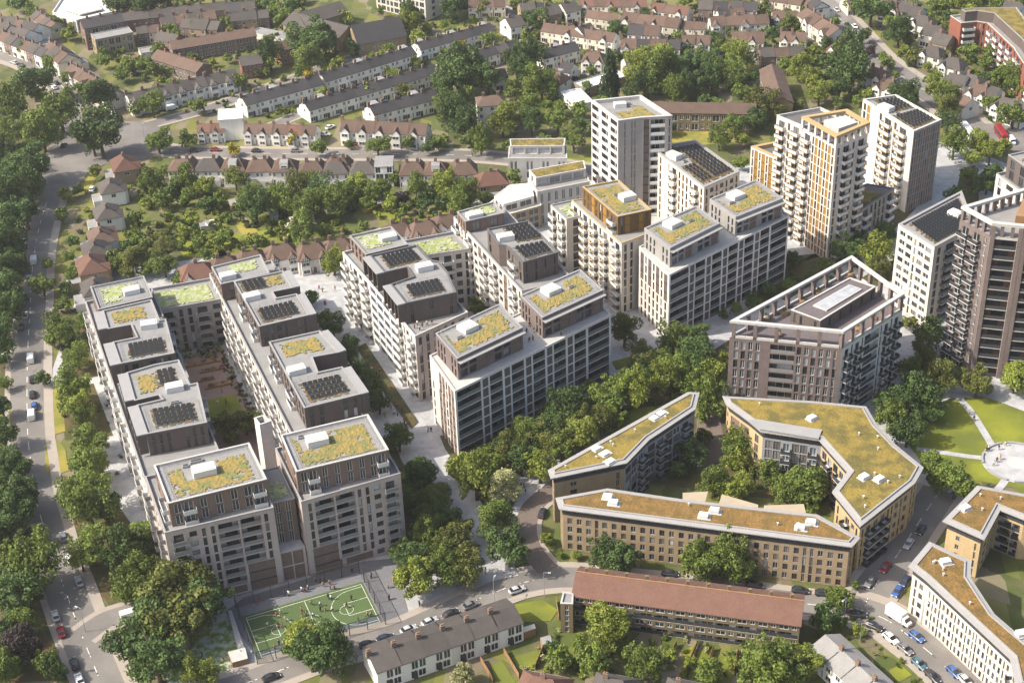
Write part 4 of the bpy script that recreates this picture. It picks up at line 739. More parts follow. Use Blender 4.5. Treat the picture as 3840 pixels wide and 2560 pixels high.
B=ybuild('wedge-shaped yellow brick block pointing left, with golden planted roof',Y1,15,{0:['n']*5,1:['.w...n']*5,2:(['ffb']*5,dict(wall='metal_grey',sty=['plain','lit','blue'])),3:(['fbffb']*5,dict(wall='metal_grey',sty=['plain','lit','blue'])),4:(['n']*5,dict(wall='metal_grey',sty=['plain','lit','blue'])),6:['nwnwnwnwnwnw']*5},{},'stock_brick','sedum_olive')
for x,y in [(23.51,319.51)]+[(22.58,322.97),(20.53,325.37),(38.67,339.90),(36.76,338.00)]: hatch(B,x,y,edir(Y1[0],Y1[-1]),0)
B.end()
Y3=[(55.62,347.45),(56.10,343.27),(60.91,335.26),(63.34,330.37),(77.51,325.59),(81.87,311.92),(76.58,304.07),(80.61,290.29),(97.39,306.31),(101.04,312.53),(96.51,322.09),(93.56,331.35),(92.58,340.03),(79.43,343.37)]
B=ybuild('yellow brick block bending round the courtyard with a broad golden planted roof',Y3,15,{0:['w']*4,1:['ss']*1,2:['n']*4,3:(['ffbffb']*4,dict(wall='metal_grey',sty=['plain','lit','blue'])),4:['fbfbf']*4,5:['nw']*4,6:['n.bwn']*4,7:['nbbbnnwnw']*4,8:['nn']*4,9:['nwn']*4,10:['nwn']*4,11:['nw']*4,12:['nwnwnwn']*4},dict(),'yellow_brick','sedum_olive')
for x,y in [(77.30,334.95),(85.44,308.95),(88.95,307.85)]: hatch(B,x,y,.6)
f=MB(); f.prism([(60.85,334.87),(63.06,330.78),(77.29,325.61),(78.88,329.37),(62.63,335.35)],15.1,15.5); B.part('roof_strip',f,['cap_grey']); B.end()
Y4=[(101.13,293.76),(109.10,286.19),(115.94,297.07),(120.44,293.16),(127.17,291.65),(129.95,300.50),(113.07,307.07)]
B=ybuild('yellow brick block with white recessed balconies near the round plaza',Y4,13,{0:['.w..n']*4,1:['nwNn']*4,2:(['Ll']*4,dict(bal='dark',logwall='panel_white')),6:['nwnwnw']*4},dict(),'yellow_brick','sedum_rust')
hatch(B,*[(107.70,297.75)][0],.5); B.end()
Y5=[(88.88,276.69),(91.55,271.97),(103.20,245.67),(102.01,236.88),(109.72,236.48),(109.20,248.69),(103.87,259.58),(101.90,271.89),(103.61,277.65),(95.79,285.20)]
B=ybuild('long pale cream brick block lining the street of parked cars',Y5,14,{0:['nw']*4,1:['anaNaaanaananNaanaaana']*4,2:['bb']*4,8:['n']*4,9:['wn']*4},dict(),'cream_brick','sedum_rust')
hatch(B,*[(97.60,277.12)][0],.2); hatch(B,*[(107.80,252.52)][0],.2); B.end()
# ---- red-tiled flats with access galleries
e0,e1=[(11.46,276.70),(62.38,263.66)]; r0_,r1_=[(12.83,282.04),(64.10,268.70)]
ex,ey=(e1[0]-e0[0],e1[1]-e0[1]); L=math.hypot(ex,ey); ex/=L; ey/=L; nx,ny=-ey,ex; Dp=2*((r0_[0]-e0[0])*nx+(r0_[1]-e0[1])*ny)
P=[e0,e1,(e1[0]+nx*Dp,e1[1]+ny*Dp),(e0[0]+nx*Dp,e0[1]+ny*Dp)]; w=offset(P,.35)
B=Bld('apartment_building','long brick gallery-access flats with a red tiled roof beside the street','building',P)
KB['j']=(2.4,[(.01,.99,.05,.92,'l')]); KB['k']=(1.4,[(.1,.9,.25,.85,'w')]); KB['q']=(1.0,[(.2,.8,.3,.85,'w')])
B.ring(w,0,8.4,[['kq'*11,'j'*11,'kq'*11,'j'*11],['.w.'],['ywyw'*8]*3,['.']],wall='olive_brick',sty='white',bal='dark',logwall='panel_white',mg=.2,top=.1,rec=.12,logd=1.1)
def gable(B,P,ze,zr,m,over=0,hip=0,gm=None,th=.18,name='roof'):
    """pitched roof over quad P (ridge parallel to P0-P1)"""
    P=offset(P,-over) if over else P; a0=tuple((P[0][i]+P[3][i])/2 for i in(0,1)); a1=tuple((P[1][i]+P[2][i])/2 for i in(0,1)); L=dist(a0,a1)
    h0=tuple(a0[i]+(a1[i]-a0[i])*hip/L for i in(0,1)); h1=tuple(a1[i]+(a0[i]-a1[i])*hip/L for i in(0,1)); a=MB()
    for dz in (0,-th):
        f=(lambda *p:a.q(*p)) if dz==0 else (lambda *p:a.q(*p[::-1]))
        f((*P[0],ze+dz),(*P[1],ze+dz),(*h1,zr+dz),(*h0,zr+dz)); f((*P[2],ze+dz),(*P[3],ze+dz),(*h0,zr+dz),(*h1,zr+dz))
        if hip: f((*P[1],ze+dz),(*P[2],ze+dz),(*h1,zr+dz)); f((*P[3],ze+dz),(*P[0],ze+dz),(*h0,zr+dz))
    for i in range(4):
        if hip or i in(0,2): a.q((*P[i],ze-th),(*P[(i+1)%4],ze-th),(*P[(i+1)%4],ze),(*P[i],ze))
    if not hip:
        for p,q,r in((P[1],P[2],h1),(P[3],P[0],h0)): a.q((*p,ze-th),(*r,zr-th),(*r,zr),(*p,ze)); a.q((*r,zr-th),(*q,ze-th),(*q,ze),(*r,zr))
        if gm:
            W=B.W; k=B.mi(gm); wq=offset(P,over) if over else P; b0=tuple((wq[0][i]+wq[3][i])/2 for i in(0,1)); b1=tuple((wq[1][i]+wq[2][i])/2 for i in(0,1)); zt=zr-th-.02
            W.q((*wq[1],ze-th-.2),(*wq[2],ze-th-.2),(*b1,zt),m=k); W.q((*wq[3],ze-th-.2),(*wq[0],ze-th-.2),(*b0,zt),m=k)
    return B.part(name,a,[m]),h0,h1
rf,h0,h1=gable(B,P,8.5,11.4,'tile_red',.0,0,'olive_brick')
for k in range(11):
    f=MB(); t=(k+.55)/11.1; f.box(h0[0]+(h1[0]-h0[0])*t-.4,h0[1]+(h1[1]-h0[1])*t-.3+.5,11.0,h0[0]+(h1[0]-h0[0])*t+.4,h0[1]+(h1[1]-h0[1])*t+.3+.5,12.5); B.part('chimney',f,['olive_brick'],rf)
f=MB(); f.obox(((h0[0]+h1[0])/2,(h0[1]+h1[1])/2),edir(h0,h1),dist(h0,h1),.35,11.3,11.55); B.part('ridge_tiles',f,['timber'],rf)
st=[(8.86,274.12),(11.71,273.77),(12.03,277.48),(9.69,278.01)]; B.ring(st,0,8.8,[['f']*5],wall='olive_brick',sty='white',mg=.9); B.roof(st,8.8,ph=.3,deck='felt',cap='concrete'); B.end()
# ---- red-brown flats at the upper right, slab flats, tower block, hall
K=[(188.20,625.25),(190.44,616.46),(197.31,617.44),(200.94,615.36),(203.59,587.42),(202.76,570.65),(207.12,561.35),(215.97,575.37),(217.75,625.59),(196.26,627.00)]
B=Bld('apartment_building','red-brown brick flats with white balconies at the upper right','building',K)
B.ring(K,0,14,[['.']*1,['b']*5,['nn']*5,['nbnbnbnb']*5,['nbn']*5,['nbn']*5],wall='red_brick',sty='dark',bal='white'); B.roof(K,14,cap='stone')
q=offset(ccw(K),3.0); B.ring(q,13.3,17.5,[],wall='dark_brick'); B.roof(q,17.5,ph=.3,deck='sedum_olive'); B.end()
def slabflats(label,a,b,depth,ze,zr,wall,roof,rows,side=1,group='older slab flats',sty='white',ch=0):
    L=dist(a,b); ex,ey=(b[0]-a[0])/L,(b[1]-a[1])/L; nx,ny=-ey,ex
    P=[(a[0]-nx*depth/2,a[1]-ny*depth/2),(b[0]-nx*depth/2,b[1]-ny*depth/2),(b[0]+nx*depth/2,b[1]+ny*depth/2),(a[0]+nx*depth/2,a[1]+ny*depth/2)]
    B=Bld('apartment_building',label,'building',P,group); n=max(4,int(L/2.6)); r=[''.join(rows[i%len(rows)] for i in range(n))]*max(2,int(ze/2.7))
    B.ring(P,0,ze,[r,['.w.']*len(r),r,['.w.']*len(r)],wall=wall,sty=sty,mg=.5,top=.3,rec=.12)
    if zr>ze: rf,h0,h1=gable(B,P,ze+.02,zr,roof,.4,0,wall)
    else: B.roof(P,ze,ph=.2,deck=roof); rf=None
    for k in range(ch):
        t=(k+.5)/ch; x,y=a[0]+(b[0]-a[0])*t,a[1]+(b[1]-a[1])*t; f=MB(); f.obox((x,y),edir(a,b),.9,.6,zr-.5,zr+1.3); B.part('chimney',f,['red_brick'],rf)
    B.end(); return B
slabflats('long brown-roofed brick flats in line behind the grey tower',*[(52.79,560.88),(68.86,558.67)],9,7.5,10,'olive_brick','tile_brown','wdw') if 0 else None
slabflats('long brown-roofed slab of flats seen behind the grey tower',*[(53.17,557.15),(95.66,551.51)],9,7.5,10,'olive_brick','tile_brown','wdw')
slabflats('narrow red-roofed slab of flats running away among dense trees',*[(107.91,589.73),(106.46,556.78)],9,7.5,10,'olive_brick','tile_brown','wdw')
slabflats('brown-roofed flats with orange walls, top left',*[(-145.76,634.81),(-124.00,617.11)],9,6,8.5,'brown_brick','tile_brown','wtw',ch=3)
slabflats('long brown terrace of flats with party walls, top left',*[(-142.45,644.62),(-108.07,657.66)],9,6,8.5,'brown_brick','tile_brown','wtw',ch=5)
slabflats('brown roofed block standing behind a round tree, top left',*[(-109.66,622.95),(-101.43,625.40)],9,6,8.5,'red_brick','tile_grey','wtw')
slabflats('grey-roofed orange brick block beside the dense tall tree',*[(-95.92,636.49),(-86.58,642.35)],9,6.5,9,'timber','tile_brown','wtw')
slabflats('dark four-storey brick block with white window bands, top left',*[(-184.16,663.82),(-168.34,671.24)],10,10,12.5,'brown_brick','slate','wdw',ch=3)
slabflats('lower brown brick block with balconies in front of the dark block, top left',*[(-177.59,654.27),(-162.49,661.54)],8,8,8,'stock_brick','felt','dwd')
slabflats('large grey-roofed hall beside the tall dark tree, top centre',*[(-91.93,672.30),(-65.93,651.49)],14,6,9.5,'stock_brick','tile_grey','t.t')
slabflats('second large grey pitched roof hall at the top edge',*[(-88.67,671.95),(-72.13,684.28)],14,6,9.5,'stock_brick','tile_grey','t.t')
slabflats('church-like hall with a big dark slate roof, top centre',*[(-64.26,648.64),(-43.91,657.18)],15,4.5,11,'stock_brick','slate','t.t')
slabflats('low flat-roofed white shed row, top centre',*[(-108.98,669.34),(-91.74,658.61)],6,3,3,'render_white','felt','w.w')
slabflats('flat white roofed school wing among trees',*[(30.79,590.16),(49.28,602.16)],8,3.6,3.6,'stock_brick','panel_white','f.f')
slabflats('stepped white saw-tooth roofed building among trees',*[(27.08,586.02),(31.52,572.46)],8,3.6,3.8,'render_white','panel_white','f.f')
slabflats('tall white slab tower block cut by the top edge',*[(-53.23,702.58),(-29.87,683.82)],11,24,24,'cream_brick','felt','mdm',sty='grey')
P=[(-204.69,693.50),(-191.17,681.73),(-175.20,692.26),(-185.83,711.93),(-204.63,713.99)]
B=Bld('hall_building','wide white flat-roofed hall at the top left edge','building',P); B.ring(P,0,6,[['d..d..d']]*2,wall='render_white'); B.roof(P,6,deck='panel_white',cap='panel_white'); f=MB(); f.prism(offset(ccw(P),5),6.01,6.6); B.part('raised_roof',f,['render_cream']); B.end()
slabflats('low white garage roof between gardens, top left',*[(-157.28,649.63),(-150.17,652.35)],7,2.6,2.6,'render_cream','felt_pale','w.w')
slabflats('low pale shop roof beside the wide junction, top left',*[(-205.13,662.27),(-199.64,663.47)],7,3.2,3.2,'render_cream','felt_pale','ff')

# ================================================================ suburban houses
HID=[]
def copy_tree(o,parent=None):
    c=o.copy(); COL.objects.link(c); c.parent=parent
    for ch in CH.get(o.name,()): copy_tree(ch,c)
    return c
def hproto(kind,w,d,ze,zr,wall,roof,hip=0,bays=(),chim=(.5,),dormer=None,porch=False,timber=False,front=('w.w','d.n'),back=('w.w','dd'),sidew=('.w.','...'),sty='white',rear=0,name='house'):
    """prototype house centred on the origin, front facing -y"""
    P=[(-w/2,-d/2),(w/2,-d/2),(w/2,d/2),(-w/2,d/2)]
    B=Bld(name,'proto','house',P); B.ring(P,0,ze,[list(front),list(sidew),list(back),list(sidew)],wall=wall,sty=sty,mg=.15,top=.15,rec=.1)
    rf,h0,h1=gable(B,P,ze+.02,zr,roof,.35 if hip else .15,hip,wall)
    for t in chim:
        f=MB(); x=h0[0]+(h1[0]-h0[0])*t; f.box(x-.55,-.35,zr-.9,x+.55,.35,zr+1.1); f.box(x-.6,-.4,zr+1.1,x+.6,.4,zr+1.25); f.box(x-.35,-.15,zr+1.25,x-.1,.15,zr+1.6,1); f.box(x+.1,-.15,zr+1.25,x+.35,.15,zr+1.6,1); B.part('chimney',f,['brown_brick','timber'],rf)
    for x in bays:      # two-storey bay with a small gable
        f=MB(); bw=1.5; f.box(x-bw,-d/2-.9,0,x+bw,-d/2+.02,ze+.1); b=B.part('bay',f,[wall if not timber else 'render_white'])
        g_=MB(); y0=-d/2-1.1; y1=-d/2+2.4; z2=ze+1.9
        g_.q((x-bw-.3,y0,ze),(x,y0,z2),(x,y1,z2),(x-bw-.3,y1,ze)); g_.q((x,y0,z2),(x+bw+.3,y0,ze),(x+bw+.3,y1,ze),(x,y1,z2)); B.part('bay_roof',g_,[roof],b)
        t=MB(); t.q((x-bw,-d/2-.9,ze+.1),(x+bw,-d/2-.9,ze+.1),(x,-d/2-.9,z2-.15)); B.part('gable',t,['render_white'],b)
        if timber:
            t=MB()
            for k in range(-2,3): t.box(x+k*.6-.09,-d/2-.95,ze-2.0,x+k*.6+.09,-d/2-.905,ze+1.7-abs(k)*.62)
            t.box(x-bw,-d/2-.955,ze-.1,x+bw,-d/2-.906,ze+.1); B.part('timbering',t,['black_timber'],b)
        for zz,hh in((.7,1.3),(ze-1.7,1.2)):
            me=winmesh(2.2,hh,-.03,'white'); B.inst('window',me[0],x-1.1,-d/2-.9,zz,0,('frame',me[1]))
    if dormer is not None:
        for x in dormer:
            f=MB(); f.box(x-1.5,-.2,ze+.9,x+1.5,d/2-.6,zr-.1,0,1); b=B.part('dormer',f,['render_white','felt']); me=winmesh(2.0,.9,-.03,'white'); o=B.inst('window',me[0],x+1.0,d/2-.6,ze+1.2,math.pi,('frame',me[1]))
            
    if rear:
        f=MB(); f.box(-w/2+.3,d/2+.001,0,w/2-rear*.5,d/2+3,2.7,0,1); B.part('extension',f,[wall,'felt'])
    f=MB(); f.box(-.5,-d/2-.06,0,.5,-d/2-.003,2.1) ; B.part('door',f,['metal_dark' if not timber else 'brown_brick'])
    B.end(); HID.append(B.o); return B.o
PR={
 'tw':hproto('t',5.6,8.6,5.2,7.8,'render_white','slate',front=('w.w','d.n'),back=('w.w','d.w'),chim=(.02,),rear=1,name='terraced_house'),
 'twd':hproto('t',5.6,8.6,5.2,7.8,'render_white','slate',chim=(.02,),dormer=(0,),front=('w.w','d.n'),rear=1,name='terraced_house'),
 'tb':hproto('t',5.6,8.6,5.2,7.8,'render_cream','tile_brown',chim=(.02,),front=('w.w','d.n'),rear=1,name='terraced_house'),
 'tr':hproto('t',5.6,8.6,5.4,8.0,'brown_brick','tile_grey',chim=(.02,),front=('w.w','d.n'),rear=1,name='terraced_house'),
 'tg':hproto('t',6.2,8.6,5.2,8.0,'render_white','tile_brown',bays=(-1.2,),chim=(.02,),rear=1,front=('..w','..n'),name='terraced_house'),
 'tgr':hproto('t',6.2,8.6,5.2,8.0,'render_white','tile_red',bays=(-1.2,),chim=(.02,),rear=1,front=('..w','..n'),name='terraced_house'),
 'tt':hproto('t',6.4,8.6,5.2,8.2,'render_white','tile_grey',bays=(-1.3,),timber=True,chim=(.02,),front=('..w','..n'),name='terraced_house'),
 'sw':hproto('s',9.5,8.4,5.2,8.4,'render_white','tile_brown',hip=3.2,bays=(-2.6,2.6),chim=(0,1),back=('w.ww.w','d.dd.d'),name='house',rear=2),
 'sg':hproto('s',9.5,8.4,5.2,8.4,'render_white','tile_grey',hip=3.2,bays=(-2.6,),chim=(0,),back=('w.ww.w','d.dd.d'),name='house',rear=5),
 'sd':hproto('s',9.0,8.4,5.2,8.6,'render_white','tile_brown',hip=2.8,chim=(.5,),dormer=(0,),back=('w.ww.w','d.dd.d'),name='house',rear=3),
 'st':hproto('s',10.5,9,5.2,9,'render_white','tile_brown',hip=3.4,bays=(-3,3),timber=True,chim=(0,1),back=('w.ww.w','d.dd.d'),name='house'),
 'sb':hproto('s',11,9,5.2,8.8,'stock_brick','tile_red',hip=3.6,bays=(-3,),chim=(.5,),name='house',rear=3),
 'gw':hproto('g',7.5,10,5.4,8.6,'render_white','tile_grey',chim=(.3,),name='house'),
 'gb':hproto('g',7.5,10,5.4,8.6,'stock_brick','tile_grey',chim=(.3,),name='house'),
 'vl':hproto('v',11,9,8.6,11,'render_white','tile_brown',hip=3,chim=(0,1),front=('w.w.w','w.w.w','w.d.w'),back=('w.w.w','w.w.w','w.d.w'),name='house'),
 'tm':hproto('t',5.7,9,5.2,6.8,'render_white','tile_grey',chim=(.02,),front=('.ff','.fd'),back=('k.k','k.n'),sidew=('...','...'),name='terraced_house'),
 'tp':hproto('t',5.7,9,5.2,7.2,'render_white','felt_pale',chim=(.02,),front=('kk','.kd'),back=('k.k','k.n'),sidew=('...','...'),name='terraced_house'),
 'wm':hproto('g',6.5,9,8.0,8.4,'render_white','felt',chim=(),front=('f.f','ff','dn'),back=('f.f','ff','dn'),name='house')}
USED=set()
def put(kind,x,y,rz,label,group,sc=1.0):
    p=PR[kind]; o=copy_tree(p); o.location=(x,y,0); o.rotation_euler[2]=rz; o['label']=label; o['group']=group
    if sc!=1: o.scale=(sc,sc,sc)
    return o
def row(a,b,kinds,face,what,w=5.7,sc=1.0):
    """terrace between ridge points a and b; face=+1 fronts to the right-hand side of a->b (towards the camera)"""
    L=dist(a,b); n=max(1,round(L/(w*sc))); ang=edir(a,b)+(0 if face>0 else math.pi)
    for i in range(n):
        t=(i+.5)/n; k=kinds[i%len(kinds)]
        put(k,a[0]+(b[0]-a[0])*t,a[1]+(b[1]-a[1])*t,ang,'%s house from the left in %s'%(ordw(i),what),what,sc*(L/n)/(w*sc) if abs(L/n-w)<1.2 else sc)
row(*[(-103.86,582.02),(-74.66,600.99)],['tw','tw','twd','tw'],1,'the nearest long white slate-roofed row',5.7)
row(*[(-74.27,603.43),(-38.04,630.30)],['tw','tw','tw','twd'],1,'the upper long white row, middle stretch',5.7)
row(*[(-36.17,635.16),(-4.50,655.40)],['twd','tw','tw'],1,'the upper long white row, far stretch',5.7)
row(*[(-78.35,574.70),(-27.80,609.24)],['tw','twd','tw','tw','tw'],1,'the second long white row',5.7)
row(*[(-16.22,619.67),(6.27,634.39)],['tr','tw','tw'],1,'the white row beyond the big dark trees',5.7)
row(*[(16.13,619.86),(31.13,628.30)],['tw','twd'],1,'the short white row beside the dark tree',5.7)
row(*[(-52.29,568.00),(-26.66,582.05)],['twd','tw','tw'],1,'the short third white row',5.7)
row(*[(-117.72,559.51),(-107.35,559.24)],['tgr'],1,'the short red-roofed front row',6.2)
row(*[(-98.99,557.11),(-71.34,552.56)],['tg','tg','tg','tgr'],1,'the gabled brown cross-road row, left',6.2)
row(*[(-61.45,554.24),(-28.85,547.22)],['tg'],1,'the gabled brown cross-road row, right',6.2)
row(*[(-150.50,588.16),(-109.81,610.16)],['tt'],1,'the black-and-white half-timbered row',6.4)
row(*[(-194.54,648.21),(-183.41,631.94)],['tb','tr'],1,'the small brown row near the wide junction, top left',5.7)
row(*[(-180.69,625.12),(-155.53,593.09)],['tb','tg'],1,'the brown-roofed row along the north road',6)
row(*[(-170.52,683.42),(-124.70,693.74)],['tr'],1,'the dark brick gabled row at the top left',5.7)
row(*[(-223.22,674.17),(-207.24,661.72)],['gw','tr'],1,'the steep gabled row at the top left corner',6)
row(*[(-122.62,678.32),(-104.13,681.97)],['tr','gb'],1,'the scattered brick row under the top edge',6.5)
row(*[(19.29,652.36),(48.99,636.14)],['tb','tb','tg'],1,'the brown-roofed row right of the round dark tree',5.8)
row(*[(39.20,668.46),(52.83,661.47)],['tb'],1,'the upper brown row near the top edge, centre',5.8)
row(*[(54.58,659.45),(78.24,648.83)],['tg','tb'],1,'the brown row at the top, right of centre',6)
row(*[(68.60,672.79),(83.94,665.51)],['tgr','tb'],1,'the highest white row right of centre',6)
row(*[(50.85,628.29),(75.58,624.92)],['tg','tw'],1,'the white row above the big tree clump',6)
row(*[(79.18,650.52),(88.91,647.71)],['tb'],1,'the small brown row at upper right, leftmost',5.8)
row(*[(91.10,650.15),(116.43,651.06)],['tg','tb'],1,'the white row at upper right with garden trees',6)
row(*[(88.54,670.63),(114.30,665.96)],['tr','tw'],1,'the topmost row left of the avenue',6)
row(*[(77.05,631.53),(88.48,629.50)],['tg'],1,'the grey-roofed row beside a round tree',6)
row(*[(97.90,631.08),(110.95,628.03)],['tb','tg'],1,'the brown row left of the clipped round tree',6)
row(*[(119.33,630.58),(128.38,627.93)],['tg'],1,'the brown row right of the clipped round tree',6)
row(*[(106.74,612.66),(124.86,613.28)],['tr','tb'],1,'the long red-brown row above the tall poplar',6)
row(*[(133.79,656.47),(142.97,628.98)],['tb','tg'],1,'the white row lining the avenue',6.5)
row(*[(119.16,680.65),(135.77,671.16)],['tb'],1,'the cut-off row near the avenue',6)
row(*[(-161.72,667.74),(-151.88,670.34)],['tr','tb'],1,'the brick pair row under the dark row',5.8)
row(*[(-141.31,672.89),(-123.71,667.38)],['tr','gb','tr'],1,'the brick row behind the round bushes',6)
row(*[(-124.17,689.83),(-111.02,690.33)],['tw','tr'],1,'the white-walled row near the top edge',5.8)
row(*[(-216.17,677.10),(-205.05,668.65)],['tb','gw'],1,'the gabled row above the shop row',6)
row(*[(-227.16,689.45),(-218.06,684.72)],['tw','gw'],1,'the white gabled row, top left corner',6)
row(*[(9.15,677.33),(21.61,679.79)],['gb','tw'],1,'the mixed row above the dark tree',7)
row(*[(33.95,643.76),(37.89,646.87)],['gw'],1,'the lone white gables above the school',7)
row(*[(55.15,643.30),(68.57,640.16)],['tw','tb'],1,'the short row above the yellow bush',6)
row(*[(23.53,606.51),(30.46,602.67)],['tw'],1,'the low row left of the white house',6)
row(*[(95.62,660.56),(107.18,661.16)],['tw','tg'],1,'the second row from the top, right',6)
row(*[(119.44,658.01),(130.05,656.87)],['tg','tb'],1,'the row left of the avenue verge',6)
row(*[(137.71,674.76),(141.99,662.97)],['tb','tw'],1,'the row facing the avenue top',6)
row(*[(174.87,558.81),(179.00,551.39)],['tg'],1,'the small row above the coach',6)
row(*[(-152.18,675.88),(-128.45,682.69)],['tr','tb'],1,'the second brick row, top left',5.8)
row(*[(-149.98,659.35),(-140.19,653.92)],['tr'],1,'the short brick row behind brown flats',5.8)
row(*[(-219.99,666.61),(-194.61,643.10)],['tb','tr','tw'],1,'the shop row beside the wide junction',6)
row(*[(-211.61,693.49),(-198.83,675.27)],['tr','tb'],1,'the row left of the white hall',6)
row(*[(-14.33,685.61),(2.77,685.68)],['tb'],1,'the row right of the tower block',6)
row(*[(36.75,681.97),(65.83,677.84)],['tgr','tb'],1,'the cut-off row, centre right',6)
row(*[(153.85,671.08),(179.08,674.04)],['tb','tg'],1,'the cut-off row right of the avenue',6)
row(*[(-34.51,261.40),(-1.79,276.03)],['tm'],1,'the grey-roofed row below the sports court',5.7)
row(*[(67.71,262.47),(80.68,238.12)],['tp'],-1,'the pale-roofed row at the lower right',5.7)
HOUSES=(
 ('semis below the cross road',[((-118.13,524.82),'sw',3.1),((-108.18,523.96),'sg',3.1),((-99.05,523.17),'sd',3.1),((-89.34,521.71),'sw',3.15),((-80.27,520.93),'sd',3.15),((-69.99,518.20),'sw',3.15),((-61.52,517.47),'sg',3.15)]),
 ('semis right of the cross road',[((-60.59,520.45),'sw',3.15),((-51.38,516.59),'sg',3.15),((-43.77,516.55),'wm',3.14),((-33.46,514.44),'sw',3.14),((-25.08,513.72),'sd',3.14),((-15.14,512.86),'sw',3.2),((-5.30,503.65),'sb',3.3)]),
 ('far main-road houses',[((-140.25,527.98),'sb',1.9),((-141.35,509.30),'sg',1.9),((-138.86,489.10),'sg',1.9)]),
 ('near main-road houses',[((-137.28,471.48),'sw',1.9),((-137.32,462.20),'sg',1.9),((-136.21,451.13),'sb',1.9),((-132.00,436.46),'sg',1.9)]),
 ('houses behind the courtyard block',[((-100.82,444.05),'sb',0.25),((-92.51,448.26),'sw',0.3),((-84.50,452.06),'sw',0.3),((-74.84,454.79),'st',0.3),((-64.81,454.51),'st',0.3),((-56.42,456.86),'st',0.3)]),
 ('houses behind the middle block',[((-36.73,467.89),'sw',0.3),((-28.44,467.23),'st',0.3),((-20.75,472.42),'sw',0.3)]),
 ('houses by the upper trees',[((5.51,658.76),'gw',0.5),((21.94,671.71),'gb',0.5),((30.48,674.54),'gw',0.5),((38.61,614.29),'sw',-0.3),((-4.74,566.28),'vl',0.1),((53.88,606.35),'gw',0.2),((67.50,611.40),'sg',0.2),((21.78,593.90),'sd',-0.6),((-1.56,600.81),'tw',0.3)]),
 ('houses near the avenue',[((142.11,615.28),'sb',-0.7),((149.60,586.01),'sw',-0.75),((151.51,573.83),'sw',-0.75),((181.72,641.94),'sg',-0.7),((183.01,629.58),'gw',-0.7),((184.68,619.23),'gb',-0.7),((177.36,606.82),'sg',-0.7),((182.28,593.60),'sg',-0.7),((179.32,575.59),'gw',-0.7),((184.89,575.05),'sg',-0.8),((185.48,564.73),'sw',-0.8),((188.93,562.96),'gw',-0.8),((191.76,551.37),'sg',-0.8),((195.40,546.88),'gw',-0.8),((172.32,661.09),'sw',-0.6),((180.57,652.84),'gw',-0.6),((223.79,653.68),'gw',-0.6),((81.63,608.38),'gw',0.2),((127.27,546.36),'sg',0.1),((179.37,658.47),'gb',-0.6)]),
 ('houses at the bottom edge',[((4.00,250.42),'sb',-.3),((19.39,249.61),'sg',-.3),((34.90,247.05),'sg',-.3)]),
)
LASTH=1
HDES={'vl':'tall white three-storey villa with hipped roof','sw': 'white brown-roofed house', 'sg': 'white grey-roofed house', 'sd': 'white house with dormer', 'st': 'half-timbered house', 'sb': 'red-roofed brick house', 'gw': 'white gable-roofed house', 'gb': 'brick gable-roofed house', 'wm': 'white flat-roofed tall house', 'tw': 'white slate-roofed house'}
for g_,lst in HOUSES:
    for i,((x,y),k,a) in enumerate(lst):
        put(k,x,y,a,'%s, %s from left among %s'%(HDES[k],ordw(i),g_),g_)
for o in HID:
    def rm(q):
        for c in CH.get(q.name,()): rm(c)
        bpy.data.objects.remove(q)
    rm(o)

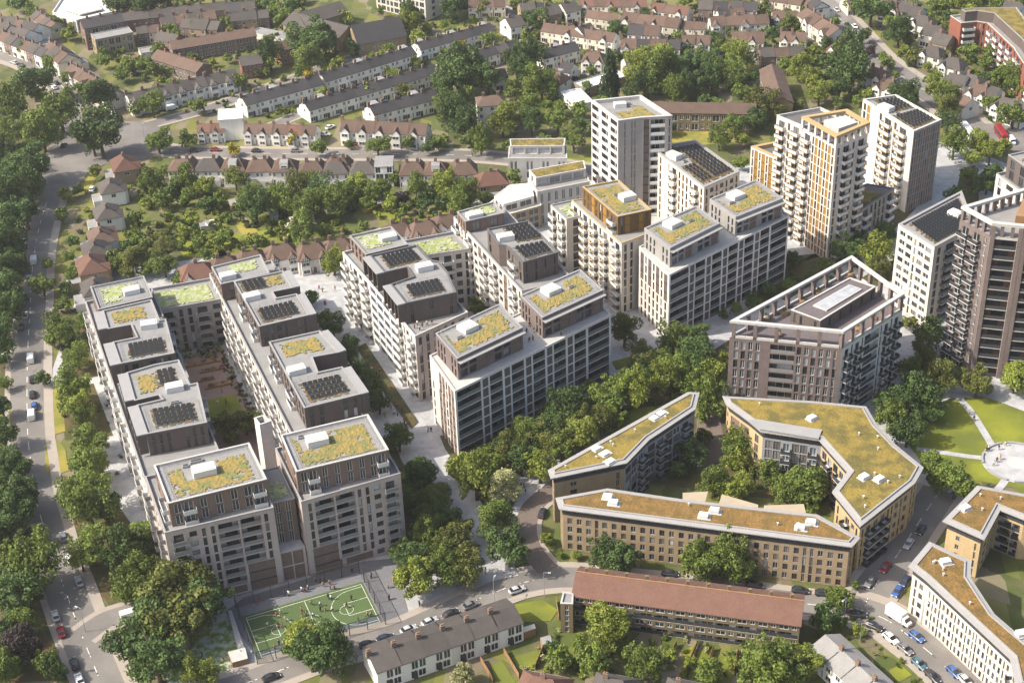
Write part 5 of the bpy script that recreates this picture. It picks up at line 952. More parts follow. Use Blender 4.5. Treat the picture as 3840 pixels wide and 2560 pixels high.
# ================================================================ trees
import numpy as np
LEAF={0:('leaf_green',(.128,.172,.032)),1:('leaf_dark',(.072,.115,.030)),2:('leaf_light',(.19,.225,.036)),3:('leaf_poplar',(.085,.125,.030)),4:('leaf_conifer',(.045,.078,.026)),5:('leaf_purple',(.045,.030,.030)),6:('leaf_yellow',(.30,.25,.015)),7:('leaf_cream',(.36,.36,.17)),8:('leaf_olive',(.125,.138,.03))}
for k,(n_,c) in LEAF.items(): mat(n_,c,.6,.10,.6,spec=.25,orand=.18,trans=.22,attr=.45)
mat('leaf_pink',(.32,.10,.12),.6,.1,.6,trans=.2,attr=.45)
mat('bark',(.09,.065,.045),.9,.2,2)
def crown(seed,nl,per,ls,rx=1,rz=.95,shape='round',lrs=1.0,skew=.0):
    """crown of unit radius: leaf faces spread over many lobes through the volume"""
    r=np.random.RandomState(seed); C=[];Rr=[]
    for i in range(nl):
        for _ in range(50):
            if shape=='cone': z=r.uniform(-1,1); rad=(1-(z+1)/2)*.8+.06; a=r.uniform(0,6.283); q=rad*np.sqrt(r.uniform(.2,1)); p=np.array([q*np.cos(a),q*np.sin(a),z]); lr=.2+.16*(1-(z+1)/2)
            else:
                v=r.normal(size=3); v/=np.linalg.norm(v); rad=r.uniform(.42,.86) if i>nl*.25 else r.uniform(0,.4)
                if v[2]<-.55: v[2]*=.4
                p=v*rad*np.array([1,1,1.0]); lr=r.uniform(.16,.38)*lrs; p=p+np.array([skew*p[2],-skew*.6*p[2],0])+r.normal(size=3)*skew*.3
                if v[2]>.2 and r.rand()<.3: lr*=.8
            if all(np.linalg.norm(p-c)>.16 for c in C): break
        C.append(p);Rr.append(lr)
    V=[];T=[]
    for c,lr in zip(C,Rr):
        n=int(per*(lr/.32)**2); d=r.normal(size=(n,3)); d[:,2]+=.25; d/=np.linalg.norm(d,axis=1)[:,None]
        pos=c+d*lr*r.uniform(.72,1.06,size=(n,1)); tone=r.uniform(.25,.75)
        nrm=d+r.normal(size=(n,3))*.55; nrm/=np.linalg.norm(nrm,axis=1)[:,None]
        t=np.cross(nrm,r.normal(size=(n,3))); t/=np.linalg.norm(t,axis=1)[:,None]; b=np.cross(nrm,t); s=ls*r.uniform(.55,1.3,size=(n,1))
        q=np.stack([pos-t*s-b*s*.6,pos+t*s*.9-b*s*.7,pos+t*s+b*s*.6,pos-t*s*.8+b*s*.75],1); V.append(q); T.append(np.clip(tone+r.uniform(-.25,.25,size=n),0,1))
    V=np.concatenate(V); T=np.concatenate(T); n=len(V); v=V.reshape(-1,3)*np.array([rx,rx,rz])
    core=[];cf=[]  # solid inner lobes keep the crown from being see-through
    return v,T
def crownmesh(name,v,T):
    n=len(T); me=bpy.data.meshes.new(name); me.vertices.add(n*4); me.vertices.foreach_set('co',v.astype('f').ravel()); me.loops.add(n*4); me.polygons.add(n)
    me.loops.foreach_set('vertex_index',np.arange(n*4,dtype='i')); me.polygons.foreach_set('loop_start',np.arange(0,n*4,4,dtype='i'))
    me.materials.append(MT['leaf_green']); at=me.attributes.new('tone','FLOAT','FACE'); at.data.foreach_set('value',T.astype('f')); me.update(calc_edges=True); me.validate(); return me
def limbmesh(seed,shape='round'):
    r=random.Random(seed); a=MB()
    def limb(p,q,r0,r1,n=6):
        d=(q-p).normalized(); t=d.orthogonal().normalized(); b=d.cross(t); A=[p+(t*math.cos(6.283*i/n)+b*math.sin(6.283*i/n))*r0 for i in range(n)]; B_=[q+(t*math.cos(6.283*i/n)+b*math.sin(6.283*i/n))*r1 for i in range(n)]
        for i in range(n): j=(i+1)%n; a.q(A[i],A[j],B_[j],B_[i])
    limb(Vector((0,0,-.03)),Vector((.02,.01,.55)),.085,.06); limb(Vector((.02,.01,.55)),Vector((0,.02,1.25 if shape=='round' else 2.6)),.06,.02)
    for k in range(6):
        an=k*1.05+r.uniform(-.3,.3); z=.5+.12*k; L=r.uniform(.45,.7); limb(Vector((0,0,z)),Vector((L*math.cos(an),L*math.sin(an),z+L*r.uniform(.5,.9))),.035,.01,5)
    return a.mesh('trunk',['bark'])
HI=[crownmesh('crown',*crown(i,nl,pr,ls,1,rz,'round',lr,sk)) for i,(nl,pr,ls,rz,lr,sk) in enumerate(((44,230,.040,.95,1,0),(60,200,.036,1.15,.8,.15),(34,260,.044,.85,1.1,.1),(70,170,.034,1.0,.72,.2),(50,210,.038,1.3,.85,-.12),(30,230,.046,.9,.95,.3),(56,190,.04,1.05,.78,-.25),(40,240,.042,.8,1.05,.2)))]; LO=[crownmesh('crown',*crown(20+i,30+6*i,130-8*i,.058,1,.85+.08*i,'round',1-.05*i,.05*i)) for i in range(6)]
POP=[crownmesh('crown',*crown(40+i,40,120,.07,1,2.6)) for i in range(2)]; CON=[crownmesh('crown',*crown(50+i,44,110,.06,1,1.7,'cone')) for i in range(2)]
SHR=[crownmesh('foliage',*crown(60+i,16,110,.085,1,.75)) for i in range(4)]
TRK=[limbmesh(i) for i in range(3)]; TRP=limbmesh(9,'pop')
MARKS=[((-120,300),'left of the main road'),((-100,330),'beside the courtyard block'),((-112,292),'on the main road verge'),((-62,262),'near the sports court'),((-85,262),'by the meadow corner'),((-25,290),'on the lane corner by the court'),((-5,300),'on the bend beside the wedge block'),((-45,370),'along the pedestrian lane'),((-66,340),'in the courtyard'),
 ((5,330),'below the framed slab'),((25,350),'in the park below the framed slab'),((45,372),'beside the mauve brick block'),((60,395),'in the lane behind the mauve block'),((100,335),'on the park lawn edge'),((120,345),'beside the park path'),((60,320),'inside the yellow brick courtyard'),((45,280),'on the front street'),((20,258),'in the gardens of the red-tiled flats'),((55,255),'in the lower right gardens'),((85,270),'at the street corner'),
 ((-150,420),'far left beyond the road'),((-100,450),'along the main road houses'),((-60,470),'in the gardens behind the courtyard block'),((-20,480),'in the gardens behind the middle block'),((0,520),'near the cross road'),((-130,520),'around the roundabout'),((-150,600),'near the wide junction'),((-100,600),'among the top left houses'),((-60,640),'among the top left flats'),((-20,580),'between the white rows'),((20,560),'around the villa'),((30,640),'in the upper centre'),((60,600),'among the upper centre trees'),((70,540),'behind the grey tower'),
 ((90,560),'beside the slab flats'),((120,560),'in the dense clump behind the towers'),((110,640),'among the upper right rows'),((160,600),'along the avenue'),((200,560),'right of the avenue'),((170,520),'behind the right tower'),((170,460),'in the plaza right of the towers'),((190,640),'at the upper right edge'),((-90,690),'along the top edge left'),((60,700),'along the top edge')]
TREES=[]
def addt(lst): TREES.extend(lst)
addt([(-191.6,603.4,7.2,1),(-188.6,599.0,3.7,0),(-173.3,571.0,7.1,0),(-195.1,579.5,5.8,0),(-190.5,558.3,4.7,0),(-184.7,564.5,4.8,0),(-176.2,553.4,6.1,0),(-175.1,523.0,7.5,1),(-178.6,512.9,6.3,1),(-172.0,494.9,6.4,1),(-172.6,522.8,4.5,1),(-152.0,545.2,8.0,1),(-155.8,547.4,5.2,1),(-161.6,589.6,5.2,1),(-157.9,598.6,3.4,0),(-147.0,584.5,3.3,0),(-139.4,582.1,4.5,0),(-122.0,584.3,3.6,0),(-107.4,606.7,3.7,0),(-97.8,628.3,4.7,1),(-80.2,635.4,7.9,1),(-80.4,620.0,5.3,0),(-75.5,641.6,5.1,1),(-131.2,547.5,4.3,0),(-121.3,550.7,3.7,0),(-81.1,551.3,3.1,6),(-102.8,542.8,2.5,6),(-69.5,539.0,3.4,0),(-192.2,671.7,3.8,2),(-200.0,683.3,3.8,0),(-207.4,654.0,3.7,0),(-219.1,666.8,2.8,1),(-170.0,635.5,3.6,0),(-151.8,630.5,3.5,0),(-146.3,623.6,3.5,0),(-159.6,620.1,3.5,0),(-139.3,625.4,3.2,0),(-157.0,628.0,2.9,0),(-144.3,663.7,3.0,0),(-137.8,671.6,3.7,0),(-123.6,677.4,3.7,0),(-172.7,604.4,3.4,0),(-192.4,636.0,3.6,0),(-181.8,618.3,3.2,0),(-175.4,700.6,5.6,1),(-161.7,693.6,7.7,1),(-154.1,705.1,5.6,1),(-103.7,692.1,3.8,0),(-97.7,680.0,4.4,0),(-95.0,692.8,4.5,1),(-224.5,711.0,4.4,1),(-218.1,706.0,3.2,0),(-72.8,678.8,3.4,2),(-151.0,527.4,2.8,2),(-158.3,509.3,2.6,2),(-155.6,513.6,2.2,1),(-156.3,493.4,2.5,0),(-127.2,512.1,4.3,0),(-120.0,508.8,3.5,1),(-114.6,511.8,4.0,0),(-121.2,500.9,3.4,0),(-113.8,502.6,3.4,0),(-108.6,509.0,3.5,2),(-105.3,496.8,3.1,1),(-97.6,513.4,3.7,2),(-89.6,499.5,3.9,2),(-87.0,487.5,5.6,1),(-82.5,498.9,3.4,0),(-77.4,491.2,4.6,0),(-74.8,505.1,3.9,8),(-71.1,514.8,3.2,0),(-73.5,512.6,3.2,8),(-65.5,495.2,5.4,1),(-68.8,486.1,5.1,0),(-109.4,486.7,2.8,2),(-60.0,489.2,4.8,0),(-101.6,502.8,2.4,0),(-128.2,501.0,2.1,2),(-129.5,488.9,2.6,0),(-102.0,498.3,2.4,0),(-81.5,616.1,2.8,6),(-67.5,606.3,2.4,2),(-117.2,637.4,2.2,0),(-123.4,633.1,2.2,2),(-117.1,605.7,2.2,0),(-181.4,661.6,2.0,0)])
addt([(-42.7,681.8,4.4,1),(-37.5,681.3,2.6,1),(-39.9,662.0,4.7,2),(-50.1,668.2,1.9,4),(-60.5,659.6,2.1,4),(-35.1,647.8,4.0,2),(-64.0,641.8,3.5,1),(-54.2,686.8,2.6,0),(-70.6,677.5,3.7,2),(-8.6,684.0,3.7,0),(-21.6,679.3,5.0,1),(-16.5,687.5,4.1,1),(-25.5,667.3,2.5,0),(15.0,657.5,4.9,1),(10.8,644.5,3.5,2),(-4.9,644.4,3.5,0),(-17.5,642.0,2.4,6),(-25.6,637.6,1.9,2),(-37.0,625.8,2.4,2),(-47.6,616.7,2.0,2),(-55.0,591.0,3.7,2),(-18.0,597.4,7.8,1),(-20.3,589.8,6.2,1),(-23.8,583.2,4.4,1),(-15.2,585.4,3.8,0),(-5.8,592.3,5.3,1),(6.3,608.6,5.2,1),(12.4,612.7,5.2,1),(8.4,596.9,5.4,1),(5.0,640.2,2.9,0),(15.6,585.7,5.9,0),(3.4,586.6,3.8,0),(10.8,581.5,3.8,0),(9.8,567.3,4.3,0),(-18.8,557.9,6.2,1),(-14.9,551.0,5.6,1),(-21.4,573.0,4.3,0),(-13.3,542.7,3.6,1),(-8.9,536.2,3.9,0),(-24.3,543.7,3.0,0),(-0.6,551.2,5.0,2),(1.8,559.2,4.0,2),(10.5,551.6,4.5,1),(20.4,550.4,4.6,0),(25.7,534.9,4.3,0),(15.0,539.0,3.0,0),(29.2,549.8,3.5,1),(29.5,565.0,3.4,0),(17.4,574.0,2.6,0),(42.7,583.4,4.7,4),(55.1,593.0,6.2,2),(62.1,604.6,5.8,2),(65.0,587.4,6.8,0),(67.9,575.8,5.5,0),(56.6,584.2,5.0,1),(49.0,652.7,3.6,1),(27.7,671.8,2.8,0),(36.3,674.2,2.3,0),(40.5,668.2,2.3,0),(54.8,654.2,2.3,0),(57.0,628.4,2.2,0),(36.8,609.9,2.6,0),(29.2,602.2,1.7,5),(74.6,632.0,2.7,5),(74.2,651.2,2.6,6),(77.8,654.8,2.5,0),(51.3,617.6,1.6,3),(7.9,687.0,1.6,4),(-47.5,537.3,3.8,0),(-36.4,543.5,3.0,0),(-59.1,545.6,1.9,0),(-28.6,538.1,2.9,1),(-25.4,540.0,2.5,0),(2.4,535.0,3.0,0),(-39.4,511.6,2.9,0),(-51.3,502.6,4.2,2),(-44.4,498.1,3.9,0),(-31.7,500.5,3.4,0),(-27.6,499.1,2.8,1),(-22.4,501.4,4.1,2),(-15.8,503.0,3.2,2),(-13.1,490.5,4.6,0),(-16.1,486.2,3.6,0),(2.9,508.4,3.2,0),(-22.8,492.3,2.7,1),(-36.7,496.4,2.8,5),(-41.1,492.3,2.8,2),(-48.8,492.9,2.8,0),(-55.1,497.9,3.4,0),(-7.1,496.6,2.2,0),(-36.8,485.3,1.8,0),(63.8,558.4,3.1,0),(62.0,546.8,3.5,1),(8.2,478.5,1.8,2),(-57.0,503.1,3.6,0),(-34.9,489.1,2.5,0),(-29.4,491.9,3.1,1),(-19.3,495.5,3.1,0),(-10.1,486.0,2.5,0),(44.1,564.4,3.1,1),(39.0,572.5,3.5,0),(50.5,572.7,4.0,1),(68.1,561.4,3.4,0),(33.2,589.9,2.7,0),(19.5,583.1,2.9,0),(21.8,569.2,3.2,0)])
addt([(93.8,654.9,2.5,0),(91.4,636.8,3.3,1),(81.3,629.7,2.6,0),(116.0,635.8,4.2,1),(117.4,651.7,3.3,5),(125.6,662.6,3.0,0),(126.2,651.6,3.6,0),(118.4,674.4,3.0,8),(97.2,604.7,6.7,2),(92.3,594.8,5.4,0),(84.7,604.0,5.2,1),(75.6,597.3,5.1,1),(83.7,586.7,5.3,1),(77.1,580.1,4.7,1),(92.5,587.4,4.8,0),(100.9,592.2,3.3,1),(83.5,566.7,3.0,3),(93.3,579.8,2.7,0),(115.3,604.6,3.4,0),(120.1,595.2,4.8,2),(124.2,615.1,3.9,0),(129.1,608.1,2.8,3),(139.4,595.8,6.7,1),(138.1,581.0,6.6,1),(131.3,589.1,3.9,1),(122.0,582.9,4.3,2),(123.6,569.7,4.2,2),(129.9,566.3,2.6,0),(115.3,564.1,2.9,8),(102.4,558.0,4.6,8),(97.1,559.7,4.1,8),(86.9,543.1,4.0,0),(79.5,532.2,3.9,0),(89.0,534.1,2.9,2),(94.2,547.8,4.0,1),(85.1,514.5,2.8,0),(161.6,652.8,6.6,1),(157.4,668.4,4.2,0),(155.4,633.9,3.2,1),(167.9,627.6,5.5,1),(168.9,642.1,4.1,2),(171.3,658.0,3.5,0),(178.0,659.1,3.5,0),(193.4,664.7,3.5,0),(205.2,659.2,5.4,2),(221.0,665.0,4.3,0),(154.1,618.4,2.3,5),(158.2,602.1,2.8,0),(157.4,611.6,2.3,0),(158.8,591.3,2.2,0),(150.2,579.7,1.8,4),(156.0,565.3,4.7,1),(159.4,564.7,3.2,0),(143.3,573.5,2.7,2),(139.0,566.8,2.6,0),(173.6,599.0,2.2,2),(176.5,594.1,2.2,0),(182.9,578.4,2.7,1),(169.7,568.2,4.7,2),(171.5,559.6,4.7,0),(168.8,548.8,4.2,8),(166.1,538.4,4.1,1),(193.2,609.1,4.1,0),(201.5,606.6,4.1,0),(196.4,598.5,3.3,0),(202.5,589.5,4.0,0),(198.8,585.8,2.8,0),(202.2,576.1,4.0,0),(187.2,555.3,3.6,0),(191.4,541.4,4.6,0),(185.3,563.8,2.1,0),(162.6,516.7,4.7,0),(171.9,517.6,4.0,2),(168.2,509.5,3.4,2),(174.3,511.2,4.0,2),(171.4,498.6,3.3,1),(181.2,520.3,3.1,2),(167.0,488.5,3.8,1),(154.5,483.0,3.2,1),(163.3,496.9,3.3,0),(162.8,487.6,2.9,1),(136.5,625.2,2.3,1),(133.8,605.0,3.7,1),(132.5,574.8,4.7,1),(77.8,626.2,2.8,0),(94.8,625.2,3.1,0),(105.1,589.0,2.7,1),(96.9,577.2,2.9,0),(79.0,571.7,2.9,1),(71.9,579.3,4.1,1)])
addt([(-166.7,465.0,5.4,1),(-163.4,462.5,2.5,1),(-152.2,458.0,2.4,0),(-150.3,441.5,3.3,0),(-161.9,445.3,4.7,1),(-158.1,434.7,3.3,1),(-157.7,421.5,4.5,1),(-147.7,472.8,2.5,1),(-146.4,462.5,2.4,0),(-143.1,449.8,2.7,0),(-143.1,441.0,2.3,1),(-141.3,431.1,2.6,0),(-130.8,457.6,3.2,0),(-129.4,452.7,2.7,0),(-122.9,454.5,3.9,8),(-124.3,448.7,3.0,8),(-114.7,459.8,4.0,8),(-112.7,450.9,3.9,0),(-118.8,451.9,2.7,0),(-126.3,474.5,2.8,0),(-116.3,470.7,2.3,2),(-106.2,441.7,3.0,0),(-104.3,468.8,2.2,0),(-100.4,459.3,2.7,0),(-96.1,471.2,3.2,0),(-83.9,470.3,2.2,0),(-68.2,468.4,4.9,0),(-61.9,472.0,3.1,0),(-135.6,410.7,3.9,0),(-133.4,419.9,2.6,0),(-139.5,413.7,3.3,0),(-140.3,408.5,2.5,0),(-129.4,396.0,3.6,0),(-137.7,387.7,2.3,1),(-148.5,385.4,2.3,0),(-125.2,376.2,5.0,0),(-124.7,369.2,4.3,2),(-120.9,364.7,3.8,0),(-116.6,350.3,4.3,0),(-140.9,356.4,3.6,1),(-80.4,358.5,2.9,8),(-74.7,359.0,3.3,8),(-78.3,354.6,2.2,8),(-57.0,447.8,3.8,2),(-63.0,429.1,2.5,1),(-57.3,415.8,2.8,0),(-54.0,407.9,3.2,1),(-153.2,403.2,3.7,1),(-122.3,468.6,2.5,0),(-128.5,467.5,2.3,1),(-138.8,477.1,2.1,0),(-110.1,478.0,2.5,2)])
addt([(-48.0,392.8,3.1,1),(-44.9,383.7,2.8,1),(-40.8,373.2,3.4,1),(-38.1,366.9,2.7,1),(-48.7,401.9,2.6,1),(-31.7,348.4,3.4,0),(-9.7,417.9,3.1,8),(33.5,397.4,3.7,8),(37.2,385.1,3.2,8),(36.9,377.0,3.4,1),(29.1,367.7,4.3,0),(43.4,371.5,4.1,2),(47.5,391.0,4.0,0),(42.8,382.4,3.2,0),(22.0,371.9,2.6,0),(14.6,357.0,4.7,1),(10.9,353.6,3.6,1),(6.7,346.8,4.5,8),(13.5,342.7,4.3,2),(1.9,347.0,3.3,0),(-2.8,345.2,2.9,1),(-8.0,342.9,2.5,0),(17.5,350.7,3.0,0),(23.1,352.4,3.4,8),(27.3,354.5,2.8,0),(9.9,340.8,3.1,8),(19.5,357.8,2.8,1)])
addt([(91.3,440.8,3.1,1),(101.8,437.1,2.6,0),(109.0,443.2,4.1,1),(117.2,438.0,4.4,2),(117.0,432.2,3.1,8),(94.4,429.6,2.4,1),(88.0,426.8,2.2,0),(81.3,424.5,2.2,1),(74.7,417.3,2.5,1),(69.6,413.0,2.2,0),(64.8,409.9,2.1,1),(119.4,401.1,2.5,8),(122.1,388.0,4.0,1),(118.4,379.6,3.5,8),(112.4,373.2,3.1,0),(120.4,365.9,3.9,8),(127.2,372.4,2.1,0),(129.6,363.8,3.5,8),(140.6,365.5,3.8,2),(103.7,354.0,4.3,1),(109.9,355.0,4.7,1),(113.6,353.3,3.5,1),(102.3,347.5,4.0,0),(104.9,341.8,3.7,1),(53.2,394.6,3.6,1),(57.1,387.7,2.8,0),(53.2,373.8,4.6,1),(50.1,368.4,3.5,0),(61.0,385.0,2.3,2),(53.8,358.5,4.0,0),(51.5,356.0,2.2,0),(59.9,339.5,3.6,2),(115.6,450.0,3.4,1),(123.9,453.3,3.4,1),(53.9,385.9,3.0,0)])
addt([(-134.4,339.1,3.9,1),(-128.8,327.7,4.4,1),(-129.2,318.7,4.4,1),(-125.1,312.1,3.5,1),(-118.0,296.9,6.1,0),(-127.1,306.3,2.9,0),(-120.2,286.1,4.8,1),(-120.2,277.8,3.3,1),(-116.1,278.9,3.1,0),(-115.3,269.6,3.9,5),(-117.2,263.4,3.2,0),(-113.1,337.5,4.4,0),(-110.3,335.0,2.6,2),(-110.0,321.0,6.6,0),(-105.8,321.5,3.6,1),(-116.6,328.0,3.4,0),(-106.1,304.5,4.9,0),(-108.2,302.5,3.2,2),(-97.4,303.5,4.5,1),(-92.6,306.2,3.9,0),(-93.7,301.8,3.2,1),(-91.7,291.7,4.1,0),(-93.7,289.9,2.7,0),(-78.9,286.7,5.3,8),(-79.7,277.8,6.3,8),(-74.5,280.4,5.3,1),(-77.0,274.5,4.9,8),(-85.5,275.0,4.9,1),(-87.3,266.8,5.3,1),(-82.3,262.6,5.1,1),(-84.6,269.6,4.5,0),(-72.4,260.2,3.5,2),(-50.6,269.4,3.6,2),(-48.0,264.2,4.2,1),(-44.7,267.3,4.2,1),(-42.4,262.8,3.5,1),(-105.8,264.4,2.3,1),(-134.8,331.2,3.6,1),(-125.7,295.1,3.0,1)])
addt([(-25.4,328.9,4.0,1),(-21.1,320.8,3.4,0),(-27.2,323.9,2.5,0),(-19.0,311.4,3.7,1),(-24.0,306.8,3.1,0),(-24.3,314.8,2.8,0),(-16.0,301.9,3.8,8),(-19.5,299.1,3.6,0),(-26.6,298.4,3.6,1),(-24.8,289.4,4.6,2),(-18.7,292.3,3.7,0),(-13.1,292.0,3.7,8),(-10.6,325.4,5.3,2),(-13.4,333.7,2.9,0),(-3.1,323.3,3.9,7),(-5.2,309.0,4.4,0),(-2.4,298.3,5.0,1),(6.1,331.7,3.8,2),(1.3,335.0,3.5,1),(-4.1,337.5,2.1,2),(20.9,293.6,3.9,1),(24.4,293.1,3.7,1),(18.8,268.7,4.2,2),(20.0,266.4,3.7,2),(7.9,261.9,2.8,0),(6.5,267.9,1.5,1),(15.0,259.7,2.8,0),(-13.6,257.8,2.6,7),(7.0,306.3,1.8,2),(10.0,301.0,1.0,0),(13.9,300.0,1.2,0),(26.5,257.7,3.6,0),(33.2,263.2,1.8,2),(12.8,268.4,2.0,0),(10.8,261.3,1.7,1),(24.5,264.6,1.8,1),(29.3,263.2,1.7,0)])
addt([(-0.6,340.0,3.5,8),(3.7,347.7,3.5,0),(9.4,344.6,4.0,1),(16.2,351.2,4.0,8),(19.6,347.1,3.3,2),(12.1,340.0,3.0,0),(26.5,361.0,4.1,0),(34.1,365.2,3.9,2),(45.3,373.5,4.5,0),(51.7,380.3,4.3,1),(54.4,371.1,4.2,2),(37.7,377.6,3.8,8),(-8.8,333.8,3.5,0),(-14.6,333.9,3.0,2),(-26.0,332.3,3.2,1),(-26.2,321.3,3.2,0),(-21.1,317.0,3.3,0),(-15.4,308.5,3.5,8),(-22.5,306.7,3.3,0),(-28.2,300.6,3.0,1)])
addt([(60.1,338.4,4.0,0),(57.8,333.5,2.8,2),(64.8,327.1,3.0,0),(50.7,323.5,3.4,0),(46.1,336.8,3.0,1),(42.7,332.0,2.5,1),(51.4,346.5,2.4,8)])
addt([(46.0,291.9,4.4,0),(50.4,290.6,4.4,0),(43.2,290.8,3.0,0),(52.7,289.5,3.2,0),(56.5,320.7,3.2,2),(54.6,320.1,2.5,2),(68.7,318.4,3.5,0),(74.1,317.3,4.0,0),(74.7,313.9,1.8,0),(57.6,333.6,2.1,0),(61.9,331.4,1.8,8),(79.4,284.5,1.4,0),(73.8,277.6,2.6,0),(69.4,270.7,2.8,1),(76.5,269.2,1.7,2),(73.5,270.9,1.7,0),(53.9,253.7,4.9,0),(60.9,256.9,3.5,2),(40.8,255.7,2.7,0),(50.1,253.6,3.0,0),(107.7,326.1,3.3,0),(107.3,322.3,2.5,0),(111.7,318.5,4.1,0),(57.0,252.8,3.3,0),(37.6,261.0,1.5,2),(46.4,260.8,1.3,2)])
addt([(-168.3,473.2,5.4,1),(-166.3,457.0,5.8,1),(-160.8,450.0,4.2,1),(-160.3,435.9,5.1,1),(-156.8,424.9,4.5,1),(-155.8,413.7,4.0,1),(-152.4,399.1,2.7,1),(-145.2,371.1,3.0,1)])
addt([(-171.5,484.6,6.0,1),(-166.8,488.7,5.0,1),(-170.4,508.4,5.4,1),(-186.6,534.8,5.1,1),(-195.6,569.4,4.8,0),(-165.7,582.0,2.7,0),(-125.5,525.3,2.7,0),(-133.6,526.0,2.8,1)])
addt([(-137.4,343.1,3.9,1),(-130.5,325.2,4.2,1),(-128.8,311.3,4.2,1),(-123.1,295.5,3.7,1),(-118.0,289.4,2.9,1),(-117.6,268.6,2.8,1),(-108.3,266.7,2.5,0)])
TNAME={0:'green',1:'dark green',2:'light yellow-green',3:'tall poplar-like',4:'dark conical',5:'purple-leaved',6:'bright yellow',7:'pale cream',8:'olive green'}
trr=random.Random(5); zones={}
TREES.sort(key=lambda t:-t[2]/math.hypot(t[0],t[1],240)); BACK=TREES[298:]; TREES=TREES[:298]
SCL=1.34
for (x,y,r_,k) in TREES:
    ph=min(MARKS,key=lambda m:dist(m[0],(x,y)))[1]; zones.setdefault((k,ph),[]).append((x,y,r_))
for (k,ph),lst in zones.items():
    lst.sort()
    for i,(x,y,r_) in enumerate(lst):
        lab='%s tree %s'%(TNAME[k],ph)+(', %s of %d from the left'%(ordw(i),len(lst)) if len(lst)>1 else '')
        nm={3:'poplar_tree',4:'conifer_tree'}.get(k,'tree')
        if k==3: f=(250-3.0*r_)/(250-1.15*r_); x*=f; y*=f
        if k==4: f=(250-1.5*r_)/(250-1.15*r_); x*=f; y*=f
        t=thing(nm,lab,'tree',(x,y,0),trr.uniform(0,6.28),group='trees '+ph); s=r_*SCL*(1 if x<-100 else .98 if -40<x<8 and y<332 else 1.1 if y<430 else 1); t.scale=(s,s,s)
        me=POP[i%2] if k==3 else CON[i%2] if k==4 else trr.choice(HI if r_>3.0 else LO)
        c=new('crown',me,t,(0,0,2.9 if k==3 else 1.65 if k==4 else 1.05)); setmat(c,0,LEAF[k][0]); c.scale=(trr.uniform(.85,1.1),trr.uniform(.85,1.1),trr.uniform(.82,1.2)); new('trunk',TRP if k==3 else TRK[i%3],t)
# planting that reads as one mass: every small shrub and far small tree joined
class Mass:
    def __init__(s): s.V=[];s.T=[];s.M=[]
    def add(s,src,x,y,z,sc,k,zs=1):
        v,t=src; a=trr.uniform(0,6.28); c,n_=math.cos(a),math.sin(a); q=v*sc; w=np.empty_like(q); w[:,0]=q[:,0]*c-q[:,1]*n_+x; w[:,1]=q[:,0]*n_+q[:,1]*c+y; w[:,2]=q[:,2]*zs+z
        s.V.append(w); s.T.append(np.clip(t+trr.uniform(-.2,.2),0,1)); s.M.append(np.full(len(t),k,dtype='i'))
    def build(s,name,kind='stuff'):
        if not s.V: return
        me=crownmesh(name,np.concatenate(s.V),np.concatenate(s.T)); me.materials.clear()
        for k in range(9): me.materials.append(MT[LEAF[k][0]])
        me.polygons.foreach_set('material_index',np.concatenate(s.M)); me.update(); return new(name,me,kind=kind)
MSRC=[crown(70+i,12,30,.12,1,.8) for i in range(5)]; FSRC=[crown(90+i,8,20,.2,1,.85) for i in range(5)]; TSRC=[crown(80+i,26,62,.085) for i in range(5)]
bk=Mass(); trr2=trr
for (x,y,r_,k) in BACK: bk.add(TSRC[trr.randrange(5)],x,y,r_*1.15,r_*1.15,0 if k in(3,4) else k)
for P_,n_ in (([(-207.30,727.21),(-91.60,714.64),(-85.86,652.72),(-113.44,630.33),(-149.56,614.74),(-183.26,662.56)],60),([(0.56,698.73),(139.97,689.47),(153.14,628.58),(149.90,604.56),(117.16,612.53),(44.52,610.12),(18.43,637.11)],60),([(167.25,686.51),(236.91,678.94),(195.52,539.67),(175.33,557.79),(164.69,622.43)],40),([(-142.40,604.84),(-48.52,670.11),(6.47,692.29),(19.00,652.49),(-27.42,596.24),(-78.43,572.66)],30)):
    hp=[o.location[:2] for o in S.objects if o.parent is None and o.name.split('.')[0] in('house','terraced_house')]; xs=[p[0] for p in P_]; ys=[p[1] for p in P_]; m=0
    for _ in range(n_*8):
        p=(trr.uniform(min(xs),max(xs)),trr.uniform(min(ys),max(ys)))
        if m>=n_ or not inpoly(p,P_) or any(abs(h[0]-p[0])<5 and abs(h[1]-p[1])<5.5 for h in hp): continue
        r_=trr.uniform(1.8,3.6); bk.add(TSRC[m%5],p[0],p[1],r_*1.15,r_,trr.choice((0,0,1,1,2,8))); m+=1
for P_,n_ in (([(165,290),(165,420),(290,520),(330,300)],45),([(125,215),(150,290),(260,300),(240,190)],30),([(-150,300),(-120,250),(-190,250),(-230,420),(-175,420)],30)):
    xs=[p[0] for p in P_]; ys=[p[1] for p in P_]; m=0
    for _ in range(n_*6):
        p=(trr.uniform(min(xs),max(xs)),trr.uniform(min(ys),max(ys)))
        if m>=n_ or not inpoly(p,P_): continue
        r_=trr.uniform(2.5,5); bk.add(MSRC[m%5],p[0],p[1],r_*1.1,r_*1.1,trr.choice((0,0,1,1,2,8)),1.1); m+=1
bk.build('background_trees')
